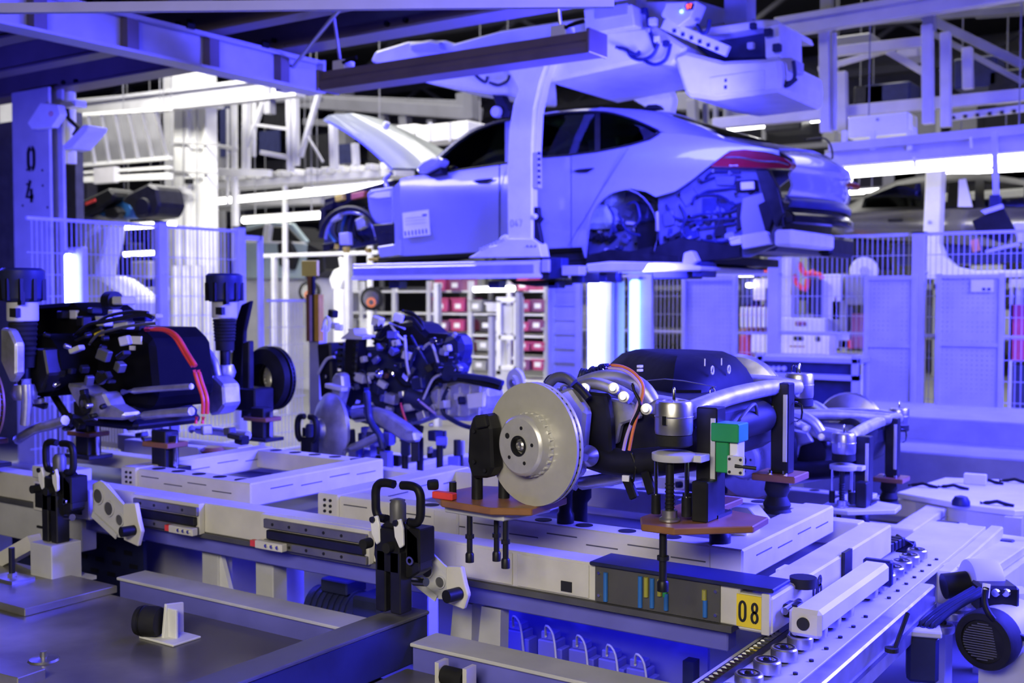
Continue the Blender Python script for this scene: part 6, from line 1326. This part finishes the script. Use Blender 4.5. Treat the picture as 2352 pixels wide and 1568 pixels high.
# grey conveyor belts over the left bay
t = steel('overhead_conveyor', 'pale overhead conveyor running behind the open hood', 'conveyor', 700, 440, 14.0)
bars(t, [(500,430,930,398,16),(500,415,930,385,8),(620,405,910,388,12,.4),(500,470,760,462,14,.6),(500,480,900,440,9,.8)], 14.0, HL, dep=.5)
for k in range(12): p = onY(520+k*34, 409-k*2.4, 13.7); MB().cbox(p, (.14,.3,.10)).build('carrier_block', random.choice([HW, HG, HL]), t, bevel=.01)
for x in (545, 655, 850): MB().cyl(onY(x, 415, 14), onY(x, 900, 14), .05, n=8).build('hanger_post', HW, t)
# ---------------------------------------------------------------- tube lights
def tube_light(label, x0, y0, x1, y1, Y, px):
    r = th(px/2, (x0+x1)/2, (y0+y1)/2, Y); a, b = onY(x0, y0, Y), onY(x1, y1, Y)
    t = thing('tube_light', label, 'lamp', (a+b)/2+V((0,0,-r)), 'hall tube lights')
    MB().cyl(a, b, r, n=10).build('tube', TUBEW, t, smooth=40); MB().beam(a+V((0,.02,r*1.1)), b+V((0,.02,r*1.1)), r*2.4, r*.5).build('tray', HW, t)
    for f in (.15, .85): p = a.lerp(b, f); MB().cyl(p+V((0,0,r)), V((p.x, p.y, 9.6)), .008, n=5).build('hanger', HG, t)
for i, r in enumerate((('bright tube light right of P5 column above the teal car', 498,462,740,440,13.4,14), ('bright tube light behind the nose of the hanging car', 700,442,905,425,13.2,17), ('long tube light just above the teal car roof', 560,506,745,494,13.0,15), ('tube light seen between robot gripper and P5 column', 365,472,402,468,11.4,11),
  ('tube light behind the fence top left of P5 column', 268,522,400,514,11.4,13), ('short tube light lower behind left fence panel', 286,584,360,580,12.5,10), ('tube light peeking left of the robot gripper', 128,490,152,486,11.0,12), ('tube light under the teal car', 598,648,690,646,17.0,8),
  ('thick tube light strip above the black car', 1926,398,2420,358,12.6,26), ('thin tube light below the right upper rail', 1640,302,1960,268,15.0,8), ('tube light behind the tail of the hanging car', 1905,445,1985,440,16,10), ('tube light strip over the black car rear window', 1905,445,2020,436,15.6,8), ('tube light strip over the black car roof', 2170,398,2420,385,15.8,8),
  ('short white light above the shelf rack', 1090,665,1180,662,15.0,12), ('tube light right of the black car at edge', 2290,388,2420,378,16,12))): tube_light(*r)
# ---------------------------------------------------------------- robot with black gripper tool
rb = steel('industrial_robot', 'white industrial robot holding a black gripper behind the left fence', 'robot', 200, 690, 8.6)
YR_ = 8.6
def RB(n, pts, y, d, m=WHITE, bv=.03): q = MB(); ppoly(q, pts, y, d); return q.build(n, m, rb, bevel=bv)
RB('base_link', [(165,690),(172,655),(205,630),(235,640),(262,660),(300,690),(300,760),(165,760)], YR_, .5)
RB('lower_arm', [(185,640),(180,600),(200,545),(215,515),(245,510),(240,560),(225,610),(222,650)], YR_+.05, .3)
RB('shoulder', [(135,560),(140,530),(165,508),(200,500),(225,505),(215,530),(180,550),(150,565)], YR_-.05, .4)
RB('wrist', [(205,500),(222,485),(238,490),(262,500),(260,515),(215,525)], YR_, .25)
RB('column', [(150,760),(300,760),(310,1100),(140,1100)], YR_, .6)
g1 = RB('gripper_scoop', [(150,492),(165,470),(250,430),(262,445),(258,462),(205,490),(190,498)], YR_-.15, .35, BLACK)
g2 = RB('gripper_scoop', [(275,462),(290,445),(340,420),(358,430),(366,470),(355,495),(310,502),(300,480),(292,470)], YR_-.15, .4, BSTEEL)
RB('gripper_frame', [(215,495),(245,470),(290,455),(305,480),(300,500),(240,502)], YR_, .25, TBLUE, .02)
RB('gripper_mark', [(195,466),(218,456),(219,463),(196,472)], YR_-.16, .01, REDC, .002)
MB().lathe([(.10,0),(.11,.03),(.09,.06)], onY(325, 475, YR_-.2), (-.2,1,0), 20).build('gripper_eye', BLACK, rb, smooth=40)
RB('tool_motor', [(235,480),(262,472),(275,488),(262,502),(240,500)], YR_-.1, .2, BSTEEL, .02)
t = steel('robot_room_panel', 'dark cabinet row behind the robot and left fence', 'cabinet', 280, 700, 13)
for x0, y0, x1, y1, m in ((230,560,300,640,BSTEEL),(215,640,300,655,HL),(255,690,300,760,HL),(310,660,362,690,HW),(300,600,340,640,BEAMP),(330,690,345,800,ORC),(345,700,362,860,HL)):
    q = MB(); pbox(q, x0, y0, x1, y1, 13+(x0 % 7)*.05, .3); q.build('cabinet', m, t, bevel=.01)
a, b = onY(215, 900, 13.3), onY(362, 900, 13.3); MB().box(a.x, 13.3, 0, b.x, 13.6, 1.6).build('plinth', HL, t)
# ---------------------------------------------------------------- teal car shell far behind
tc = steel('car', 'pale teal car side shell on a line behind the nose of the hanging car', 'car', 650, 650, 15.0)
TEAL = mat('teal_grey_paint', (.36, .45, .47), .3, .1, .04, 3, coat=.6)
def TC(n, pts, y, d, m): q = MB(); ppoly(q, pts, 15.0+y, d); return q.build(n, m, tc, bevel=.02)
TC('door_side', [(555,560),(600,552),(705,560),(740,600),(700,640),(560,640)], 0, .1, TEAL); TC('roof_rail', [(560,520),(620,508),(670,512),(705,555),(695,558),(660,520),(600,518),(560,530)], .05, .1, TEAL)
TC('b_pillar', [(606,512),(622,512),(616,555),(600,555)], .02, .1, HW); TC('cabin', [(562,530),(600,520),(660,520),(696,558),(562,560)], .4, .8, BLACK); TC('wheel', [(635,560),(660,550),(680,590),(670,620),(640,610)], -.1, .2, BSTEEL)
TC('nose', [(705,555),(745,575),(745,620),(720,640),(700,640)], 0, .8, BSTEEL); TC('stripe_light', [(558,552),(700,556),(700,561),(558,557)], -.02, .03, HW)
MB().box(onY(560,700,15.2).x, 15.1, 0, onY(740,700,15.2).x, 16.2, onY(650,640,15.1).z).build('carrier_table', HL, tc)
t = steel('white_robot', 'small white robot arm under the nose of the hanging car', 'robot', 775, 660, 13.5)
for pts in ([(755,640),(765,620),(785,612),(790,640),(780,665),(762,665)], [(775,590),(784,592),(792,630),(782,632)], [(765,665),(785,665),(788,900),(765,900)]):
    q = MB(); ppoly(q, pts, 13.5, .2); q.build('link', WHITE, t, bevel=.02)
# grey tube gantry below hanging car nose
t = steel('tube_gantry', 'grey tubular gantry crossing below the nose of the hanging car', 'gantry', 760, 700, 11.8)
bars(t, [(600,588,870,580,9),(630,590,634,1062,11),(800,582,804,1062,14),(1005,650,1007,1062,14),(660,596,664,1062,6)], 11.8, LGREY)
# rubber ring / tyre things
for x, y, lb, Y in ((855, 686, 'dark inspection mirror with colourful reflection under the sill rail', 12.2), (712, 670, 'dark round mirror behind the yellow sign post', 12.4)):
    c = onY(x, y, Y); t = thing('round_mirror', lb, 'mirror', c+V((0,0,-.2)), 'round mirrors')
    MB().lathe([(.11,0),(.17,-.02),(.175,.03),(.12,.05)], c, (.45,-1,0), 28).build('rim', RUBBER, t, smooth=40)
    MB().lathe([(.001,.052),(.12,.052)], c, (.45,-1,0), 28, False).build('glass', CHROME, t); MB().lathe([(.04,.054),(.07,.056),(.04,.058)], c+V((0,0,-.05)), (.45,-1,0), 20, False).build('orange_ring', ORC, t)
    MB().cyl(c+V((.02,.05,0)), c+V((.02,.05,-c.z)), .02, n=8).build('stand', HL, t)
# ---------------------------------------------------------------- shelf racks with bins
sr = steel('shelf_rack', 'long pale shelf rack full of bins below the hanging car', 'shelf', 1050, 800, 15.5)
YS = 15.5
for y in (668, 716, 760, 805, 850): a, b = onY(765, y, YS), onY(1260, y, YS); MB().box(a.x, YS, a.z-.03, b.x, YS+.8, a.z).build('shelf_board', HW, sr)
for x in (768, 830, 905, 985, 1080, 1170, 1255): a = onY(x, 650, YS); MB().box(a.x-.04, YS-.02, 0, a.x+.04, YS+.06, onY(x, 645, YS).z).build('upright', HL, sr)
BINM = [mat('magenta_bin', (.42, .05, .16), .5, 0, .1, 6), mat('white_bin', (.7, .7, .68), .5, 0, .05, 6), mat('grey_bin', (.28, .28, .27), .5, 0, .1, 6), mat('dark_bin', (.06, .05, .06), .5, 0, .1, 6), mat('plum_bin', (.20, .06, .16), .5, 0, .1, 6)]
BN = ['magenta', 'white', 'grey', 'black', 'plum']
random.seed(11); ORD = ['first','second','third','fourth','fifth','sixth','seventh','eighth','ninth','tenth','eleventh','twelfth']
for y, xs_ in ((716, (1012,1052,1092,1132,1205,1235)), (760, (800,842,880,920,955,1018,1050,1115,1150,1200,1232)), (805, (810,850,1025,1060,1110,1150,1200,1235)), (850, (1100,1140,1200,1235)), (668, (1010,1045,1200))):
    for ix, x in enumerate(xs_):
        k = random.choice([0,0,4]) if 1000 < x < 1070 or x > 1190 else random.choice([1,2,3,2,1]); w_ = random.uniform(26, 36); hh = random.uniform(20, 34)
        a, b = onY(x-w_/2, y, YS-.05), onY(x+w_/2, y, YS-.05); z0 = onY(x, y, YS).z; z1 = z0+th(hh, x, y, YS)
        t = thing('storage_bin', '%s storage bin, %s from left on %s shelf of the pale rack' % (BN[k], ORD[ix], {668:'the highest',716:'the second',760:'the middle',805:'the fourth',850:'the lowest'}[y]), 'bin', ((a.x+b.x)/2, YS+.2, z0), '%s bins on the shelf rack' % BN[k])
        MB().prism([(a.x+.02,YS-.05,z0),(b.x-.02,YS-.05,z0),(b.x,YS-.05,z1),(a.x,YS-.05,z1)], (0,.5,0)).build('body', BINM[k], t, bevel=.01)
        MB().box(a.x-.012, YS-.065, z1-.03, b.x+.012, YS+.46, z1).build('rim', BINM[k], t); MB().box((a.x+b.x)/2-.06, YS-.058, z0+.06, (a.x+b.x)/2+.06, YS-.05, z0+.14).build('card', HW, t)
t = steel('white_trolley', 'white frame trolley standing right of the engine', 'trolley', 1175, 860, 13.2)
for x0, y0, x1, y1 in ((1140,690,1150,860),(1180,690,1190,860),(1140,682,1190,694),(1145,770,1185,780),(1145,840,1185,850)): q = MB(); pbox(q, x0, y0, x1, y1, 13.2, .15); q.build('frame', HW, t)
q = MB(); pbox(q, 1152, 700, 1178, 765, 13.25, .1); q.build('panel', HL, t); MB().box(onY(1145,860,13.3).x, 13.2, 0, onY(1185,860,13.3).x, 13.5, onY(1160,850,13.3).z).build('base', HL, t)
# ---------------------------------------------------------------- machines behind the right fence
mc = steel('assembly_station', 'cream assembly machine with red fittings behind the right fence', 'machine', 1840, 800, 13.6)
YM = 13.6
def MC(n, x0, y0, x1, y1, m, y=0, d=.3, bv=.01): q = MB(); pbox(q, x0, y0, x1, y1, YM+y, d); return q.build(n, m, mc, bevel=bv)
MC('cabinet', 1725, 768, 1905, 812, CREAM); MC('cabinet', 1795, 730, 1895, 762, LGREY, .1); MC('handle', 1822, 772, 1844, 782, BSTEEL, -.02, .03); MC('handle', 1872, 772, 1882, 784, BSTEEL, -.02, .03); MC('print', 1812, 794, 1848, 797, AMBER, -.01, .02); MC('print', 1826, 738, 1850, 748, BINM[4], .08, .03)
MC('tower', 1790, 590, 1818, 735, LGREY, .2); MC('column', 1880, 630, 1930, 735, HW, .3); MC('hose', 1868, 640, 1884, 730, NAVY, .2); MC('hose', 1850, 640, 1866, 720, BSTEEL, .25); MC('tray', 1698, 720, 1775, 728, BINM[0], .1); MC('tray', 1698, 755, 1775, 763, AMBER, .1); MC('box', 1698, 770, 1722, 830, BINM[0], .2); MC('box', 1712, 700, 1770, 755, BINM[4], .4)
for k in range(7): MC('bottle', 1700+k*10, 705, 1706+k*10, 752, HW, .0, .06)
for x0, y0, x1, y1, m in ((1700,640,1730,700,NAVY),(1730,640,1770,690,CREAM),(1755,660,1790,720,BSTEEL),(1925,780,1960,800,REDC),(1905,765,1950,800,LGREY),(1955,720,1985,800,BINM[4]),(1910,690,1945,760,HG),(1940,630,1980,700,HG),(1915,680,1922,720,ORC),(1690,600,1770,622,BSTEEL),(1740,605,1765,625,REDC)): MC('unit', x0, y0, x1, y1, m, .3+(x0 % 5)*.08)
for pts in ([(1825,630),(1830,650),(1850,665),(1855,640)], [(1838,602),(1845,625),(1880,630),(1890,640)], [(1840,610),(1850,630),(1870,622)]): MB().tube(pl(pts, YM), .03, 7, 4).build('red_hose', REDC, mc, smooth=60)
for x, y, w_ in ((1690,610,20),(1718,605,18),(1712,630,34),(1720,655,14)): MC('lamp', x-w_/2, y-5, x+w_/2, y+5, TUBEW, .2, .05)
a, b = onY(1700, 900, YM), onY(1985, 900, YM); MB().box(a.x, YM+.3, 0, b.x, YM+1.0, onY(1840,812,YM).z).build('plinth', HL, mc)
t = steel('far_right_station', 'magenta and white parts station at the far right behind mesh', 'machine', 2330, 800, 14.5)
for x0, y0, x1, y1, m in ((2318,640,2420,660,HW),(2320,700,2420,830,BINM[0]),(2325,840,2420,960,NAVY),(2318,660,2325,950,HL),(2335,660,2345,700,HL)): q = MB(); pbox(q, x0, y0, x1, y1, 14.5, .3); q.build('unit', m, t)
MB().box(onY(2320,900,14.8).x, 14.8, 0, onY(2420,900,14.8).x, 15.2, .8).build('plinth', HL, t)
# pale floor strip (painted walkway) seen under the perforated door
tag(MB().box(-6, 12.2, .004, 8, 15.6, .012).build('painted_walkway', mat('cream_floor_paint', (.75,.70,.55), .5, 0, .06, 2)), 'cream painted walkway on the floor behind the perforated doors', 'walkway')
# ---------------------------------------------------------------- black car at right
bc = steel('car', 'black sedan with silver flank on a white carrier at right', 'car', 2150, 640, 14.6)
DGL = glass_mat('dark_privacy_glass', (.05, .06, .06)); BP = mat('black_car_paint', (.010,.010,.010), .42, 0, .1, 3, spec=.25); SP_ = mat('graphite_car_paint', (.24,.235,.21), .22, .8, .05, 3, coat=.8); YB = 14.6
def arc_rows(top, bot, x0, x1, n, y0, y1):
    rows = []
    for x in xs(x0, x1, n):
        a, b = ip(top, x), ip(bot, x); rows.append([onY(x, b+(a-b)*k/5, YB+y0+(y1-y0)*k/5-.05*math.sin(k/5*math.pi)) for k in range(6)])
    return rows
RT = [(1912,482),(1960,462),(2010,436),(2060,415),(2110,405),(2180,398),(2260,398),(2352,412),(2420,440)]; SH = [(1912,490),(1960,488),(2050,484),(2150,481),(2250,478),(2420,474)]; SB = [(1900,530),(1950,545),(2420,575)]
MB().slab(arc_rows(RT, SH, 1912, 2420, 24, .0, .35), (0,.03,0)).build('greenhouse', BP, bc, smooth=60)
MB().slab(arc_rows(SH, SB, 1912, 2420, 20, .0, .0), (0,.05,0)).build('flank', SP_, bc, smooth=60)
a, b = onY(1930, 470, YB+.4), onY(2410, 470, YB+.4); MB().box(a.x, YB+.3, onY(2000,560,YB+.4).z, b.x, YB+1.6, onY(2000,450,YB+.4).z).build('cabin', BLACK, bc, bevel=.05)
for pts, m in (([(1978,478),(1985,455),(2060,425),(2115,420),(2118,474)], DGL), ([(2165,420),(2240,415),(2238,474),(2165,474)], DGL), ([(2260,415),(2352,425),(2352,474),(2262,474)], DGL)):
    q = MB(); ppoly(q, pts, YB-.03, .006); q.build('side_window', m, bc)
q = MB(); ppoly(q, [(2202,412),(2218,410),(2234,475),(2200,475)], YB-.05, .01); q.build('pillar_tape', HW, bc)
q = MB(); pbox(q, 2040, 502, 2072, 509, YB-.06, .02); q.build('door_handle', BLACK, bc)
q = MB(); ppoly(q, [(1960,560),(1975,540),(2010,540),(2035,560),(2045,620),(1960,620)], YB+.1, .1); q.build('wheel_arch', BLACK, bc); q = MB(); ppoly(q, [(2050,560),(2420,560),(2420,600),(2060,610)], YB+.1, .1); q.build('sill', NAVY, bc)
q = MB(); ppoly(q, [(1850,585),(1960,575),(1960,625),(1870,630)], YB+.2, .5); q.build('rear_underbody', BSTEEL, bc, bevel=.02)
c = onY(1985, 622, YB-.1); MB().lathe([(.05,.0),(.17,.0),(.18,-.02),(.17,-.05),(.05,-.05)], c, (.3,-1,0), 30).build('brake_disc', HW, bc, smooth=35); MB().lathe([(.001,.03),(.05,.03),(.06,0)], c, (.3,-1,0), 16, False).build('hub', STEEL, bc)
cc = steel('overhead_carrier', 'white carrier arm with curved foot standing before the black car', 'carrier', 2145, 640, 13.9)
q = MB(); ppoly(q, [(2126,380),(2166,380),(2163,430),(2158,560),(2170,590),(2195,612),(2240,622),(2420,618),(2420,634),(2126,640),(2120,540),(2124,440)], 13.9, .2); q.build('arm', HW, cc, bevel=.015)
q = MB(); pbox(q, 2131, 506, 2138, 514, 13.88, .03); q.build('bolt', GREY, cc)
# ---------------------------------------------------------------- upper right steelwork
us = steel('conveyor_steelwork', 'blue-lit overhead conveyor steelwork at upper right', 'steelwork', 2100, 330, 12.4)
YU = 12.4
bars(us, [(1895,68,1898,305,24),(1916,75,1918,300,10),(1935,165,1937,305,20,.8),(2130,58,2132,285,24),(2172,75,2173,292,22,.5),(2222,110,2224,205,22,1.2)], YU, BEAMP)
bars(us, [(1780,72,2420,-30,34,-.2),(1780,48,2420,-58,14,-.3),(1640,285,2420,212,26,.9),(1905,340,2420,292,22,-.3),(1900,366,2420,322,40,-.2),(1905,330,2120,318,6,.6),(1905,120,2130,95,22,.7),(1880,160,2040,115,12,1.2),(2040,118,2120,165,16,1.0),(2180,270,2420,240,16,.8)], YU, BEAMP)
for x in (1940, 2005, 2090): MB().beam(onY(x, 345, YU-.3), onY(x, 300, YU-.3), .05, .05).build('stay', HW, us)
bars(us, [(2110,32,2352,150,20,1.4),(2130,70,2352,190,12,1.6),(1560,235,1740,228,40,3),(1640,130,1645,300,10,2),(1590,230,1594,300,22,2.2),(1620,225,1622,290,12,2.4),(1880,60,2352,20,16,3),(2240,20,2352,12,40,3.2)], YU, HG)
for k in range(6): q = MB(); pbox(q, 2185+k*28, 266-k*3, 2192+k*28, 273-k*3, YU+.72, .05); q.build('slot', INK, us)
q = MB(); ppoly(q, [(1948,270),(2085,256),(2086,305),(1948,318)], YU-.1, .4); us_c = q.build('control_cabinet', HW, us, bevel=.01); q = MB(); pbox(q, 2012, 271, 2017, 277, YU-.11, .03); q.build('lock', GREY, us_c)
for x0, y0, x1, y1, m in ((1985,190,2090,235,NAVY),(2190,130,2290,200,NAVY),(1900,80,2000,110,HG),(1755,230,1840,300,BSTEEL),(1660,235,1740,280,HG),(1960,195,2030,240,BSTEEL),(2060,90,2110,130,BEAMP),(2270,160,2340,230,BSTEEL)):
    q = MB(); pbox(q, x0, y0, x1, y1, YU+2.2, .5); q.build('machine_box', m, us, bevel=.02)
for x in (1895, 2131): a = onY(x, 70, YU); MB().box(a.x-.06, YU, a.z, a.x+.06, YU+.12, 9.6).build('roof_hanger', HG, us)
bars(us, [(2100,360,2102,385,6,-.4),(2230,315,2232,340,6,-.4)], YU, HW)
# monitor on arm
mo = thing('hanging_monitor', 'dark tilted monitor on a blue hanging arm at right', 'monitor', onY(2285, 570, 11.6))
MB().beam(onY(2284, 302, 11.7), onY(2288, 450, 11.7), .05, .05).build('arm', FN, mo); MB().cbox(onY(2286, 462, 11.7), (.10,.10,.12)).build('swivel', NAVY, mo, bevel=.01)
q = MB(); ppoly(q, [(2232,508),(2302,472),(2332,530),(2310,560),(2245,540)], 11.6, .06); q.build('screen', BLACK, mo, bevel=.006)
q = MB(); ppoly(q, [(2252,484),(2300,468),(2304,478),(2262,492)], 11.58, .08); q.build('bracket', LGREY, mo)
q = MB(); ppoly(q, [(2228,552),(2246,548),(2252,574),(2234,580)], 11.56, .02); q.build('orange_tag', mat('orange_tag_card', (.85,.35,.12), .5, 0, .05, 8), mo)
q = MB(); ppoly(q, [(2328,512),(2420,512),(2420,558),(2338,555)], 11.9, .03); q.build('side_sheet', HW, mo)
MB().beam(onY(2264, 578, 11.6), onY(2340, 560, 11.6), .03, .03).build('stylus_arm', LGREY, mo)
# roof trusses of the hall
for k, Y in enumerate((13.5, 18, 24, 30)):
    t = thing('roof_truss', '%s dark roof truss across the hall ceiling' % ('nearest', 'second', 'third', 'farthest')[k], 'truss', (-12, Y, 7.6), 'roof trusses')
    MB().beam((-40, Y, 8.9), (14, Y, 8.9), .2, .2).build('top_chord', HD, t); MB().beam((-40, Y, 7.7), (14, Y, 7.7), .2, .2).build('bottom_chord', HD, t)
    for i in range(27): MB().beam((-40+i*2, Y, 7.7 if i % 2 else 8.9), (-38+i*2, Y, 8.9 if i % 2 else 7.7), .1, .1).build('web_member', HD, t)
    for x in (-34, -22, 6): MB().box(x-.2, Y-.2, 0, x+.2, Y+.2, 7.7).build('truss_column', HL, t)
# dark mass of stored machinery far behind the racks
t = thing('far_rack_wall', 'dim far rack wall filling the hall behind the steelwork', 'rack', (-12, 26, 0))
for k in range(5): MB().box(-38, 25.5, .8+k*1.1, 12, 26.8, .92+k*1.1).build('shelf_deck', HD, t)
for k in range(26): MB().box(-38+k*2, 25.5, 0, -37.9+k*2, 25.6, 6).build('rack_upright', HG, t)
random.seed(5)
for k in range(110): x = random.uniform(-37, 11); z = .92+1.1*random.randrange(5); MB().box(x, 25.6, z, x+random.uniform(.5,1.4), 26.5, z+random.uniform(.3,.85)).build('crate', random.choice([HG, HD, HD, BSTEEL, NAVY, BINM[2], BINM[3]]), t)
